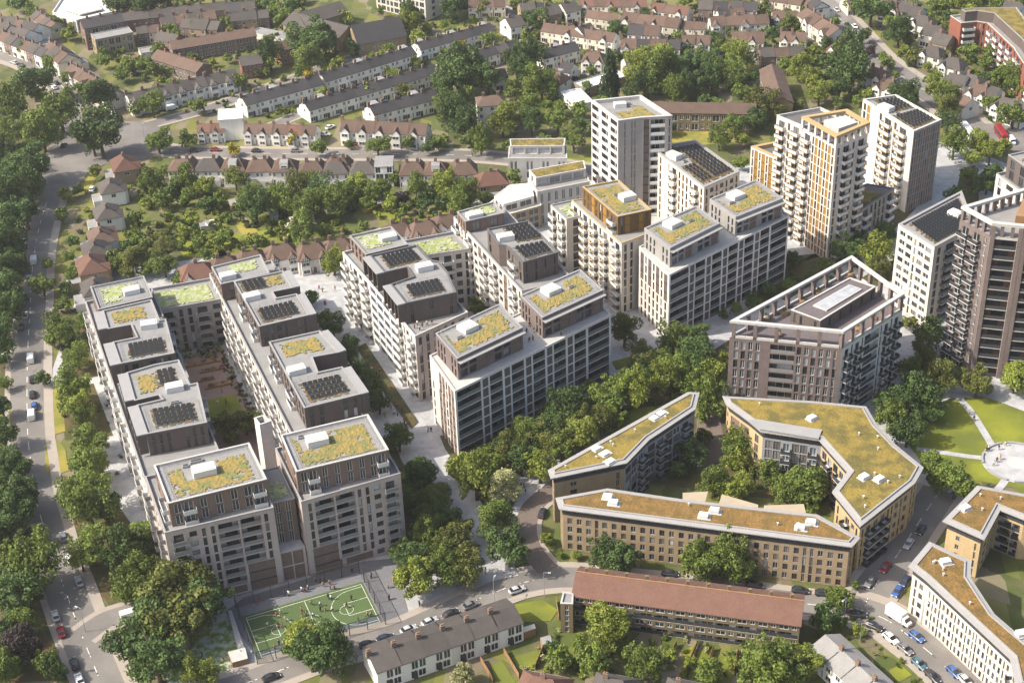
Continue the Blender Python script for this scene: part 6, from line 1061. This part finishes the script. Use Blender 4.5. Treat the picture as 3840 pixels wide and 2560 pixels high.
# garden shrubs: many alike, scattered through the gardens
HPOS=[o.location[:2] for o in S.objects if o.parent is None and o.name.split('.')[0] in('house','terraced_house')]
MASS=Mass()
def scatter(P,n,r0,r1,kinds,phrase,zmax=0,avoid=5.5,name='garden_shrub'):
    xs=[p[0] for p in P]; ys=[p[1] for p in P]; m=0; tries=0
    while m<n and tries<n*12:
        tries+=1; p=(trr.uniform(min(xs),max(xs)),trr.uniform(min(ys),max(ys)))
        if not inpoly(p,P) or any(abs(h[0]-p[0])<avoid and abs(h[1]-p[1])<avoid for h in HPOS): continue
        k=trr.choice(kinds); r_=trr.uniform(r0,r1); MASS.add((FSRC if p[1]>400 else MSRC)[m%5],p[0],p[1],r_*.45,r_,k); m+=1
scatter([(-133.00,522.76),(-9.83,512.39),(-2.19,494.38),(-18.95,485.74),(-60.42,474.56),(-101.94,463.87),(-124.32,450.75),(-132.49,463.20),(-129.15,501.37)],250,.7,3.0,(0,0,1,2,2,8,8),'a')
scatter([(-142.40,604.84),(-109.07,625.06),(-84.90,642.40),(-48.52,670.11),(6.47,692.29),(19.00,652.49),(-27.42,596.24),(-78.43,572.66),(-128.61,585.79)],170,.9,1.9,(0,1,2),'small garden shrub among the white terraces')
scatter([(-190.26,725.36),(-91.60,714.64),(-85.86,652.72),(-113.44,630.33),(-149.56,614.74),(-183.26,662.56)],240,.9,2.4,(0,1,2),'small garden shrub among the top left houses')
scatter([(6.47,692.29),(139.97,689.47),(153.14,628.58),(148.93,599.96),(117.16,612.53),(43.85,600.85),(18.43,637.11)],330,.9,2.3,(0,1,2,5),'small garden shrub among the upper right rows')
scatter([(167.25,686.51),(236.91,678.94),(195.52,539.67),(175.33,557.79),(164.69,622.43)],190,.9,2.3,(0,1,2),'small garden shrub right of the avenue')
scatter([(-155.03,521.00),(-134.34,530.21),(-119.98,450.42),(-138.24,448.91),(-149.34,476.83)],50,.8,1.6,(0,1,2),'small garden shrub beside the main road houses')
scatter([(-0.04,276.25),(65.19,265.42),(67.07,254.45),(-0.50,257.98)],80,.6,1.5,(0,1,2,8,7),'small garden shrub behind the red-tiled flats')
scatter([(66.03,275.63),(80.41,276.35),(88.07,253.36),(67.07,254.45)],40,.5,1.2,(0,1,2),'small hedge shrub in the corner gardens')
scatter([(-19.72,354.99),(8.22,361.63),(30.20,377.89),(60.69,399.64),(57.35,373.78),(26.12,356.22),(8.62,341.02),(-10.13,328.70)],80,.7,1.7,(0,1,8,8,2),'low park shrub under the trees by the framed slab')
scatter([(-30.39,335.65),(-23.53,339.10),(-12.37,314.28),(-9.11,298.73),(-31.44,295.10)],45,.6,1.4,(0,1,8,7),'low shrub between the court and the lane')
scatter([(-145.14,435.37),(-134.40,437.34),(-111.16,360.87),(-100.09,321.27),(-106.51,325.28),(-125.98,361.83)],60,.6,1.3,(0,1,8,2),'low shrub along the courtyard block edge')
scatter([(-46.84,402.24),(-44.35,404.55),(-27.16,361.80),(-28.88,358.73)],26,.35,.7,(0,1,8,7),'low planting in the lane planters')
scatter([(59.90,436.86),(103.38,445.07),(126.91,455.17),(123.09,432.10),(83.06,408.16)],60,.7,1.6,(0,1,1),'low shrub in the lane behind the mauve block')
scatter([(56.67,350.08),(64.06,351.67),(83.42,340.27),(84.61,328.54),(57.79,324.55),(52.26,334.38)],110,.5,1.4,(0,1,2,8),'low shrub in the yellow brick courtyard')
scatter([(-100.40,405.38),(-88.84,407.90),(-85.93,399.44),(-72.60,367.83),(-74.73,365.09),(-88.57,399.62),(-99.16,400.36)],150,.35,.9,(7,8,5,2,0),'low flowering plant in the courtyard borders')
scatter([(111.56,381.60),(131.43,389.75),(131.50,371.04),(111.94,372.36)],30,.5,1.3,(0,1,8),'low shrub below the dark brick tower')
MASS.build('shrub_planting')
for t in globals().get('ROOFP',[]):
    o=new('foliage',SHR[0],t,(0,0,1.6)); o.scale=(.8,.8,.8); setmat(o,0,'leaf_green')

# ================================================================ cars
for n_,c in (('paint_white',(.75,.75,.73)),('paint_silver',(.42,.43,.44)),('paint_dark',(.03,.032,.036)),('paint_navy',(.025,.035,.07)),('paint_blue',(.04,.10,.28)),('paint_red',(.24,.02,.025)),('paint_teal',(.06,.13,.16)),('paint_grey',(.15,.155,.16))): mat(n_,c,.3,0,1,spec=.6)
mat('car_glass',(.02,.024,.028),.1,0,1,spec=.7); mat('headlight',(.8,.8,.78),.2,0,1); mat('taillight',(.4,.02,.02),.3,0,1)
def loft(a,secs,m=0):
    """closed skin over cross-sections (lists of equal length), capped at both ends"""
    n=len(secs[0]); b=len(a.v)
    for s in secs: a.v+=list(s)
    for i in range(len(secs)-1):
        for j in range(n):
            k=(j+1)%n; a.f.append((b+i*n+j,b+i*n+k,b+(i+1)*n+k,b+(i+1)*n+j)); a.m.append(m)
    a.f.append(tuple(b+j for j in range(n))[::-1]); a.m.append(m); a.f.append(tuple(b+(len(secs)-1)*n+j for j in range(n))); a.m.append(m)
def sec(x,w,z0,z1,c=.12): return [(x,-w+c,z0),(x,-w,z0+c),(x,-w*.97,z1-c),(x,-w+c*1.5,z1),(x,w-c*1.5,z1),(x,w*.97,z1-c),(x,w,z0+c),(x,w-c,z0)]
def carproto(kind):
    B=MB(); C=MB()
    if kind=='car':
        loft(B,[sec(-2.1,.74,.35,.78),sec(-1.95,.84,.24,.92),sec(-1.2,.88,.22,.95),sec(.6,.88,.22,.95),sec(1.5,.86,.22,.86),sec(1.98,.8,.26,.74),sec(2.1,.7,.35,.62)])
        loft(C,[sec(-1.75,.66,.90,.99,.03),sec(-1.25,.68,.90,1.38,.06),sec(-.2,.7,.90,1.45,.06),sec(.35,.68,.90,1.36,.06),sec(1.05,.64,.90,.97,.03)]); R_=MB(); loft(R_,[sec(-1.2,.60,1.36,1.42,.02),sec(-.2,.63,1.44,1.49,.02),sec(.3,.60,1.35,1.40,.02)]); wx=(-1.3,1.3); hw=.82; L=2.1
    elif kind=='van':
        loft(B,[sec(-2.5,.9,.3,2.0),sec(-2.45,.98,.25,2.15),sec(1.0,.98,.25,2.15),sec(1.35,.96,.25,2.0),sec(1.9,.95,.25,1.2),sec(2.4,.92,.28,1.05),sec(2.5,.8,.35,.9)]); loft(C,[sec(1.05,.93,1.2,1.95,.06),sec(1.38,.9,1.2,1.95,.06),sec(1.92,.84,1.2,1.24,.02)]); R_=None; wx=(-1.5,1.55); hw=.9; L=2.5
    elif kind=='truck':
        loft(B,[sec(-3.4,1.1,.6,3.0,.05),sec(1.3,1.1,.6,3.0,.05)]); loft(B,[sec(1.45,.95,.4,2.3),sec(2.0,.95,.4,2.2),sec(2.6,.92,.4,1.3),sec(3.1,.88,.4,1.1)]); loft(C,[sec(1.9,.9,1.35,2.0,.05),sec(2.1,.88,1.35,2.05,.05),sec(2.62,.84,1.32,1.36,.02)]); R_=None; wx=(-2.0,2.2); hw=.95; L=3.1
    else:
        loft(B,[sec(-5.4,1.15,.35,3.0,.15),sec(-5.3,1.25,.3,3.2,.15),sec(5.2,1.25,.3,3.2,.15),sec(5.4,1.15,.35,2.9,.15)]); loft(C,[sec(-5.0,1.27,1.5,2.5,.03),sec(5.25,1.27,1.5,2.5,.03)]); R_=None; wx=(-3.2,3.4); hw=1.15; L=5.4
    W=MB(); n=12
    for i in range(n):
        a,b=6.2832*i/n,6.2832*(i+1)/n; W.q((.33*math.cos(a),-.1,.33*math.sin(a)),(.33*math.cos(b),-.1,.33*math.sin(b)),(.33*math.cos(b),.1,.33*math.sin(b)),(.33*math.cos(a),.1,.33*math.sin(a)))
    for s in(-.1,.1): W.q(*[(.33*math.cos(6.2832*i/n),s,.33*math.sin(6.2832*i/n)) for i in range(n)])
    Hh=MB(); Hh.box(-.06,-.18,-.07,.06,.18,.07)
    return dict(body=B.mesh('body',['paint_white']),cab=C.mesh('windows',['car_glass']),roof=R_.mesh('roof',['paint_white']) if R_ else None,wheel=W.mesh('wheel',['tyre']),hl=Hh.mesh('headlight',['headlight']),tl=Hh.mesh('taillight',['taillight']),wx=wx,hw=hw,L=L)
CARP={k:carproto(k) for k in('car','van','truck','bus')}
ROADS=[]
def vehicle(x,y,ang,kind,paint,label,grp):
    p=CARP[kind]; t=thing({'car':'car','van':'van','truck':'box_truck','bus':'bus'}[kind],label,{'truck':'truck'}.get(kind,kind),(x,y,.06),ang,grp)
    o=new('body',p['body'],t); setmat(o,0,paint); new('windows',p['cab'],t)
    if p['roof']: o=new('roof',p['roof'],t); setmat(o,0,paint)
    for wx in p['wx']:
        for s in(-1,1): new('wheel',p['wheel'],t,(wx,s*p['hw'],.33))
    for s in(-1,1): new('headlight',p['hl'],t,(p['L']-.02,s*p['hw']*.7,.62)); new('taillight',p['tl'],t,(-p['L']+.02,s*p['hw']*.7,.7))
def heading(p):
    best=(1e9,0)
    for pts in RPTS:
        for i in range(len(pts)-1):
            d=dist(p,((pts[i][0]+pts[i+1][0])/2,(pts[i][1]+pts[i+1][1])/2))
            if d<best[0]: best=(d,edir(pts[i],pts[i+1]))
    return best[1]
W_='white';CNAME={'paint_white':'white','paint_silver':'silver','paint_dark':'black','paint_navy':'dark navy','paint_blue':'blue','paint_red':'red','paint_teal':'teal','paint_grey':'dark grey'}
def cars(where,grp,lst,dh=0):
    cnt={}; tot={}
    for (x,y),c,k in lst: tot[(c,k)]=tot.get((c,k),0)+1
    for (x,y),c,k in lst:
        i=cnt.get((c,k),0); cnt[(c,k)]=i+1
        vehicle(x,y,heading((x,y))+dh,k,'paint_'+c,'%s %s %s'%(CNAME['paint_'+c],{'truck':'box truck'}.get(k,k),where)+(', %s in listing from the top'%ORD[i] if 0 else (', %s of %d from far end'%(ORD[i],tot[(c,k)]) if tot[(c,k)]>1 else '')),grp)
cars('on the front street','cars on the front street',[((36.23,292.89),'dark','car'),((55.93,287.51),'dark','car'),((66.45,284.98),'dark','car'),((71.74,283.64),'dark','car')])
cars('between the yellow blocks','cars on the brick street',[((100.23,305.90),'dark','car'),((95.91,300.63),'silver','car'),((88.28,292.09),'red','car'),((83.50,287.01),'grey','car'),((89.19,283.29),'blue','car'),((91.83,286.91),'navy','car')])
cars('on the lower right street','cars on the parked street',[((78.23,275.83),'dark','car'),((81.22,271.59),'dark','car'),((84.04,267.44),'white','car'),((86.43,263.68),'grey','car'),((88.41,258.89),'teal','car'),((90.48,254.78),'dark','car'),((87.41,273.73),'white','truck'),((89.96,267.70),'blue','car'),((95.54,255.89),'blue','car'),((97.29,253.07),'silver','car')])
cars('below the sports court','cars below the court',[((-1.05,288.87),'silver','car'),((-12.21,284.02),'grey','car'),((-16.84,281.36),'dark','car'),((-21.75,278.80),'silver','car'),((-26.62,276.37),'silver','car'),((-31.92,273.70),'navy','car'),((-35.86,271.82),'dark','car'),((-57.20,262.29),'dark','car')])
cars('on the curved brick lane','cars on the lane',[((6.12,318.25),'dark','car')])
cars('on the near main road','cars on the near main road',[((-116.09,315.72),'grey','car'),((-112.49,306.91),'white','car'),((-108.31,298.12),'silver','car'),((-111.31,285.74),'silver','car'),((-108.64,280.03),'red','car'),((-103.16,269.02),'dark','car'),((-100.89,263.88),'white','car'),((-93.11,284.89),'white','van')])
cars('beside the courtyard block road','cars on the far main road',[((-166.00,476.84),'white','van'),((-159.37,464.73),'white','van'),((-157.89,452.57),'silver','car'),((-156.16,440.58),'dark','car'),((-156.20,435.96),'teal','car'),((-156.12,430.96),'silver','car'),((-153.45,428.52),'silver','car'),((-153.08,421.44),'dark','car'),((-145.30,402.33),'white','van'),((-142.12,390.92),'dark','car'),((-140.15,382.69),'dark','car'),((-138.13,376.54),'blue','car'),((-137.64,371.73),'white','van')])
cars('parked beside the main road house','drive vans',[((-142.83,447.12),'white','van')],1.5)
cars('around the far roundabout','cars at the roundabout',[((-211.42,646.56),'silver','car'),((-187.51,621.82),'dark','car'),((-187.20,616.46),'white','car'),((-180.06,610.23),'silver','car'),((-156.09,584.72),'white','van'),((-170.07,557.39),'dark','car'),((-150.95,518.04),'white','car'),((-133.66,589.89),'white','van')])
cars('on the cross road','cars on the cross road',[((-110.23,548.44),'red','car'),((-94.16,545.99),'dark','car'),((-79.14,544.67),'grey','car'),((-56.18,548.92),'red','car'),((-118.26,548.49),'dark','car')])
cars('on the lane between white rows','cars on the terrace lane',[((-67.84,565.44),'white','car'),((-69.28,558.76),'silver','car')])
cars('on the avenue, upper right','cars on the avenue',[((151.05,673.41),'silver','car'),((152.09,654.29),'dark','car'),((154.84,652.22),'white','car'),((165.41,649.70),'navy','car'),((158.24,631.09),'dark','car')])
cars('behind the grey tower','cars behind the tower',[((69.46,551.86),'white','car'),((72.56,551.59),'silver','car')])
cars('at the right-hand junction','vehicles at the bus junction',[((173.57,537.69),'white','bus'),((185.25,534.69),'red','bus'),((187.75,529.29),'white','van')],0)
# ================================================================ people
PC=['cloth_white','cloth_tan','cloth_dark','cloth_red','cloth_navy','cloth_white','cloth_tan','cloth_dark']; PN={'cloth_white':'white','cloth_tan':'tan','cloth_dark':'dark','cloth_red':'red','cloth_navy':'navy'}; PV=['standing','walking','running','reaching']
def people(where,grp,pts,z=.08,poses=(0,1),seed=1):
    rr=random.Random(seed); it=[(p,rr.choice(PC),rr.choice(poses)) for p in pts]; it.sort(key=lambda q:q[0][0]); tot={};cnt={}
    for p,c,k in it: tot[(c,k)]=tot.get((c,k),0)+1
    for p,c,k in it:
        i=cnt.get((c,k),0); cnt[(c,k)]=i+1
        o=thing('person','person in %s top %s %s'%(PN[c],PV[k],where)+(', %s of %d from the left'%(ORD[i],tot[(c,k)]) if tot[(c,k)]>1 else ''),'person',(p[0],p[1],z),rr.uniform(0,6.28),grp,POSES[k]); setmat(o,1,c); setmat(o,0,rr.choice(['cloth_dark','cloth_navy','cloth_tan']))
people('on the green court','players on the court',[(-58.28,282.93),(-57.37,284.03),(-55.94,281.47),(-57.46,279.48),(-56.54,279.24),(-54.04,278.54),(-52.36,284.52),(-52.20,282.79),(-51.26,283.12),(-50.22,286.73),(-49.32,282.44),(-48.16,286.23),(-47.95,284.47),(-46.84,284.41),(-46.48,288.87),(-45.66,288.43),(-45.08,284.31),(-41.79,285.48),(-40.79,287.96),(-38.58,279.95),(-36.64,281.93),(-35.74,281.88),(-59.98,279.61)],.05,(0,2,2,3),3)
people('in the court side yard','people beside the court',[(-57.26,290.45),(-56.09,290.59),(-53.05,291.80),(-52.36,291.57),(-51.66,292.52),(-49.92,295.24),(-48.83,294.97),(-48.03,293.32),(-46.43,294.03),(-46.22,292.22),(-45.23,292.16),(-36.53,295.90),(-32.09,292.02),(-30.96,293.36),(-31.75,287.65),(-45.74,279.59),(-45.18,278.99),(-57.34,271.90),(-56.61,273.31),(-55.66,273.26)]+[(-41.35,298.31),(-63.49,287.56),(-62.76,288.82),(-36.54,296.00),(-31.72,287.75),(-24.34,285.07)],.02,(0,0,1),5)
people('on the pedestrian lane','people on the lane',[(-49.40,408.91),(-48.04,405.03),(-44.24,393.33),(-43.40,393.67),(-41.63,389.18),(-40.00,386.72),(-39.23,388.23),(-35.62,370.51),(-34.90,368.26),(-33.51,369.63),(-32.92,365.23),(-33.97,366.02),(-31.89,360.17),(-30.93,361.52),(-31.74,366.60),(-36.58,364.75),(-24.10,356.85),(-23.30,356.80)]+[(-25.46,341.20),(-30.00,332.45)],.08,(0,1,1),7)
people('at the lane end','people at the lane end',[(-61.36,438.85),(-60.08,437.01),(-58.73,428.58),(-58.32,428.55),(-52.95,420.34),(-56.18,437.95)],.08,(0,1),8)
people('on the round plaza','people on the plaza',[(125.56,338.12),(126.30,338.70),(129.02,338.77),(125.61,331.83),(126.88,333.26),(128.14,334.39),(131.30,340.38)],.09,(0,1,1),9)
people('on the diagonal park path','people on the park path',[(125.66,355.55),(126.10,352.71)],.08,(1,),10)
people('by the wedge block','people by the wedge block',[(1.01,329.92),(1.70,329.88),(2.08,327.04)],.08,(0,1),11)
people('in the park below the slab','people in the park',[(23.07,363.72),(23.68,363.68),(25.10,360.72)],.08,(1,),12)
people('on the meadow','people on the meadow',[(-68.89,268.54),(-64.91,270.00),(-73.98,270.24)],.06,(1,),13)
people('on the slab roof','people on the slab roof',[(5.82,368.10),(4.79,367.23),(4.17,372.06),(6.20,372.40),(5.02,375.41),(13.69,370.42)],21.68,(0,1),14)
people('on the middle roof','people on the middle block roof',[(-27.31,377.53),(-26.47,379.20),(-25.10,378.23),(-23.77,379.00),(-22.43,379.34),(-25.72,376.56)],21.22,(0,0,1),15)
people('in the courtyard garden','people in the courtyard garden',[(-85.06,374.52),(-82.59,374.73),(-84.63,380.49),(-81.96,382.60),(-76.89,372.50),(-86.26,398.65)],.06,(0,1),16)
# ================================================================ fence round the court
fm=bpy.data.materials.new('fence_mesh'); fm.use_nodes=True; n_=fm.node_tree.nodes; l_=fm.node_tree.links; tb=n_.new('ShaderNodeBsdfTransparent'); mx=n_.new('ShaderNodeMixShader'); mx.inputs[0].default_value=.3
n_['Principled BSDF'].inputs[0].default_value=(.04,.04,.045,1); l_.new(tb.outputs[0],mx.inputs[1]); l_.new(n_['Principled BSDF'].outputs[0],mx.inputs[2]); l_.new(mx.outputs[0],n_['Material Output'].inputs[0]); MT['fence_mesh']=fm
fq=[bl(CQ,-.05,-.12),bl(CQ,1.035,-.10),bl(CQ,1.035,1.30),bl(CQ,-.05,1.30)]
fo=thing('court_fence','dark mesh fence on tall posts around the green sports court','fence',(*fq[0],0)); ox,oy=fq[0]
for i in range(4):
    a,b=fq[i],fq[(i+1)%4]; L=dist(a,b); n=max(3,int(L/4)); ang=edir(a,b)
    for k in range(n):
        t=k/n; p=MB(); p.obox((a[0]+(b[0]-a[0])*t-ox,a[1]+(b[1]-a[1])*t-oy),ang,.16,.16,0,3.6); new('post',p.mesh('post',['metal_dark']),fo)
        q=MB(); u0=(a[0]+(b[0]-a[0])*t-ox,a[1]+(b[1]-a[1])*t-oy); u1=(a[0]+(b[0]-a[0])*(k+1)/n-ox,a[1]+(b[1]-a[1])*(k+1)/n-oy); q.q((*u0,.05),(*u1,.05),(*u1,3.4),(*u0,3.4)); new('mesh_panel',q.mesh('mesh_panel',['fence_mesh']),fo)
    p=MB(); p.obox(((a[0]+b[0])/2-ox,(a[1]+b[1])/2-oy),ang,L+.16,.14,3.6,3.74); new('top_rail',p.mesh('top_rail',['metal_dark']),fo)
# meadow, ramp and kiosk beside the court
sheet('meadow',[(-84.01,275.14),(-78.65,279.80),(-69.12,282.81),(-65.95,274.17),(-66.50,265.58),(-72.57,261.85),(-80.84,262.28)],.02,'meadow')
def block(name,label,cat,poly,z0,z1,mats,**k):
    c=(sum(p[0] for p in poly)/len(poly),sum(p[1] for p in poly)/len(poly)); a=MB(); a.prism([(x-c[0],y-c[1]) for x,y in poly],z0,z1,0,len(mats)-1); return thing(name,label,cat,(*c,0),me=a.mesh(name,mats),**k)
block('ramp_wall','pale concrete ramp wall beside the fenced court','wall',[(-69.89,284.64),(-69.05,284.85),(-63.48,269.20),(-64.87,268.32)],0,1.1,['concrete','stone'])
block('kiosk','small brick kiosk with white roof beside the court ramp','kiosk',[(-67.90,269.99),(-64.05,271.23),(-63.00,267.58),(-66.42,266.34)],0,1.6,['timber','stone'])
# ================================================================ villa, scaffolded house, small terraces in front
def house1(kind,x,y,rz,label,group,**k): return put(kind,x,y,rz,label,group,**k)
# ================================================================ courtyard planters and pots
for k,(q) in enumerate(([(-98.95,396.30),(-88.07,399.18),(-87.41,397.52),(-98.41,394.26)],[(-92.99,392.70),(-85.92,394.60),(-85.54,393.38),(-92.64,391.25)],[(-92.65,387.57),(-88.19,389.22),(-87.80,388.02),(-92.34,386.38)],[(-90.25,384.31),(-82.90,386.52),(-82.39,384.94),(-89.75,382.36)],[(-79.63,351.78),(-74.43,354.01),(-73.89,352.69),(-79.21,350.48)])):
    c=(sum(p[0] for p in q)/4,sum(p[1] for p in q)/4); t=thing('raised_planter','long timber planter of pink flowers in the courtyard, %s from the far end'%ORD[k],'planter',(*c,0),group='courtyard planters'); a=MB(); a.prism([(x-c[0],y-c[1]) for x,y in q],0,.6); new('box',a.mesh('box',['timber']),t)
    fl=Mass(); 
    for j in range(16): p=bl(q,trr.uniform(.05,.95),trr.uniform(.2,.8)); fl.add(MSRC[j%5],p[0]-c[0],p[1]-c[1],.75,.42,trr.choice((5,5,7,0)),1)
    me=crownmesh('flowers',np.concatenate(fl.V),np.concatenate(fl.T)); me.materials.clear()
    for kk in range(9): me.materials.append(MT['leaf_pink'] if kk==5 else MT[LEAF[kk][0]])
    me.polygons.foreach_set('material_index',np.concatenate(fl.M)); new('flowers',me,t)
# street lamps
lm=MB(); 
for i in range(6):
    a,b=6.2832*i/6,6.2832*(i+1)/6; lm.q((.09*math.cos(a),.09*math.sin(a),0),(.09*math.cos(b),.09*math.sin(b),0),(.05*math.cos(b),.05*math.sin(b),7.5),(.05*math.cos(a),.05*math.sin(a),7.5))
lmh=MB(); lmh.box(-.12,-.05,7.4,1.4,.05,7.5); lmh.box(.9,-.16,7.3,1.6,.16,7.44,1); LPm,LHm=lm.mesh('post',['metal_grey']),lmh.mesh('lamp_head',['metal_grey','panel_white'])
for k,(p,w_) in enumerate((((5.51,286.67),'at the street junction'),((-6.50,285.00),'below the sports court'),((-103.03,280.22),'on the near main road'),((74.63,273.93),'by the small clipped tree'),((92.17,272.47),'beside the cream block'),((76.34,265.08),'at the lower right gardens'),((-138.95,558.91),'near the cross road'),((165.13,584.69),'on the avenue'),((-149.79,395.79),'left of the main road'),((101.90,363.59),'beside the mauve brick block'))):
    t=thing('street_lamp','tall grey street lamp '+w_,'street lamp',(*p,0),k*1.3,'street lamps'); new('post',LPm,t); new('lamp_head',LHm,t)

# scaffolded house wrapped in white sheeting
x,y=(-105.08,562.40)
t=thing('scaffolding','white sheeted scaffold wrapped round a house in the gabled row','scaffold',(x,y,0),.1); a=MB(); a.box(-4.5,-5,0,4.5,5,9); new('sheeting',a.mesh('sheeting',['render_white']),t)
a=MB(); a.q((-4.8,-5.3,9),(4.8,-5.3,9),(4.8,0,10.6),(-4.8,0,10.6)); a.q((4.8,5.3,9),(-4.8,5.3,9),(-4.8,0,10.6),(4.8,0,10.6)); new('cover_roof',a.mesh('cover_roof',['panel_white']),t)
# garden fences and lawns at the bottom edge
for k,(p,q,w_) in enumerate(([(-9.84,265.40),(-7.09,258.43)]+['left of the pale path'],[(-4.51,267.97),(-1.22,259.36)]+['behind the grey-roofed row'],[(5.42,270.81),(2.45,261.94)]+['left of the clipped shrubs'],[(39.83,267.99),(36.17,259.24)]+['behind the red-tiled flats, left'],[(43.28,266.37),(41.70,261.73)]+['behind the red-tiled flats, middle'],[(48.81,265.60),(46.72,257.76)]+['behind the red-tiled flats, right'],[(35.13,268.25),(31.76,261.32)]+['behind the flats near the white chairs'],[(8.20,284.70),(8.59,278.04)]+['round the triangular lawn'])):
    L=dist(p,q); t=thing('garden_fence','weathered timber garden fence '+w_,'fence',(*p,0),edir(p,q),'garden fences'); n=max(3,int(L/1.8))
    for i in range(n):
        a=MB(); a.box(L*i/n+.06,-.03,.05,L*(i+1)/n-.06,.03,1.7); new('panel',a.mesh('panel',['timber']),t); a=MB(); a.box(L*i/n-.06,-.06,0,L*i/n+.06,.06,1.8); new('post',a.mesh('post',['timber']),t)
for q in ([(-7.53,264.34),(-4.88,265.61),(-2.06,258.17),(-6.61,258.40)],[(-2.54,266.44),(5.20,269.37),(2.63,262.40),(-1.01,261.19)],[(8.17,268.73),(11.88,269.49),(11.27,264.28),(7.20,261.69)],[(36.36,266.74),(39.17,268.03),(36.76,261.53),(35.68,260.65)],[(39.93,266.07),(43.18,266.85),(41.70,261.73),(37.47,259.17)],[(43.69,264.45),(47.23,263.78),(45.23,258.76),(42.06,259.39)],[(27.42,267.70),(29.92,269.49),(30.63,266.57),(27.45,264.37)],[(81.48,257.77),(84.47,259.47),(86.29,256.14),(82.51,253.75)]):
    ZR[0]+=.001; sheet('garden_lawn',q,-.02+ZR[0]*.1,'lawn')
for k,(q,w_) in enumerate((([(3.93,270.17),(6.30,271.02),(6.54,268.58),(4.35,267.74)],'brown garden shed beside the curved brick wall'),([(-0.15,273.82),(2.75,274.89),(3.04,273.40),(0.15,272.08)],'pale flat-roofed garage behind the triangular lawn'))):
    block('garden_shed',w_,'shed',q,0,2.2,['timber','felt' if k==0 else 'render_cream'])
# thin summer haze
a=MB(); a.box(-420,-60,-1.2,420,1100,252); hz=a.mesh('haze',[]); hm=bpy.data.materials.new('haze_air'); hm.use_nodes=True; n_=hm.node_tree.nodes; n_.remove(n_['Principled BSDF']); pv=n_.new('ShaderNodeVolumePrincipled'); pv.inputs['Density'].default_value=.0001; pv.inputs['Color'].default_value=(.97,.97,.95,1); pv.inputs['Anisotropy'].default_value=.35
hm.node_tree.links.new(pv.outputs[0],n_['Material Output'].inputs['Volume']); hz.materials.append(hm); new('haze',hz,kind='stuff')

for k in range(14):
    c=bl([(-127.58,501.25),(-89.64,470.59),(-15.97,492.14),(-16.08,505.84)],GR.uniform(0,1),GR.uniform(0,1)); w_,d_=GR.uniform(2.2,4),GR.uniform(2.5,4.5); t=thing('garden_shed','small pale garden shed in the wide gardens, %s of fourteen'%ORD[k],'shed',(*c,0),GR.uniform(.2,.5),'garden sheds'); a=MB(); a.box(-w_/2,-d_/2,0,w_/2,d_/2,2.1); new('wall',a.mesh('wall',[GR.choice(['timber','render_cream','concrete'])]),t)
    a=MB(); a.q((-w_/2-.15,-d_/2-.15,2.12),(w_/2+.15,-d_/2-.15,2.12),(w_/2+.15,d_/2+.15,2.6),(-w_/2-.15,d_/2+.15,2.6)); new('roof',a.mesh('roof',[GR.choice(['felt_pale','felt','render_cream'])]),t)
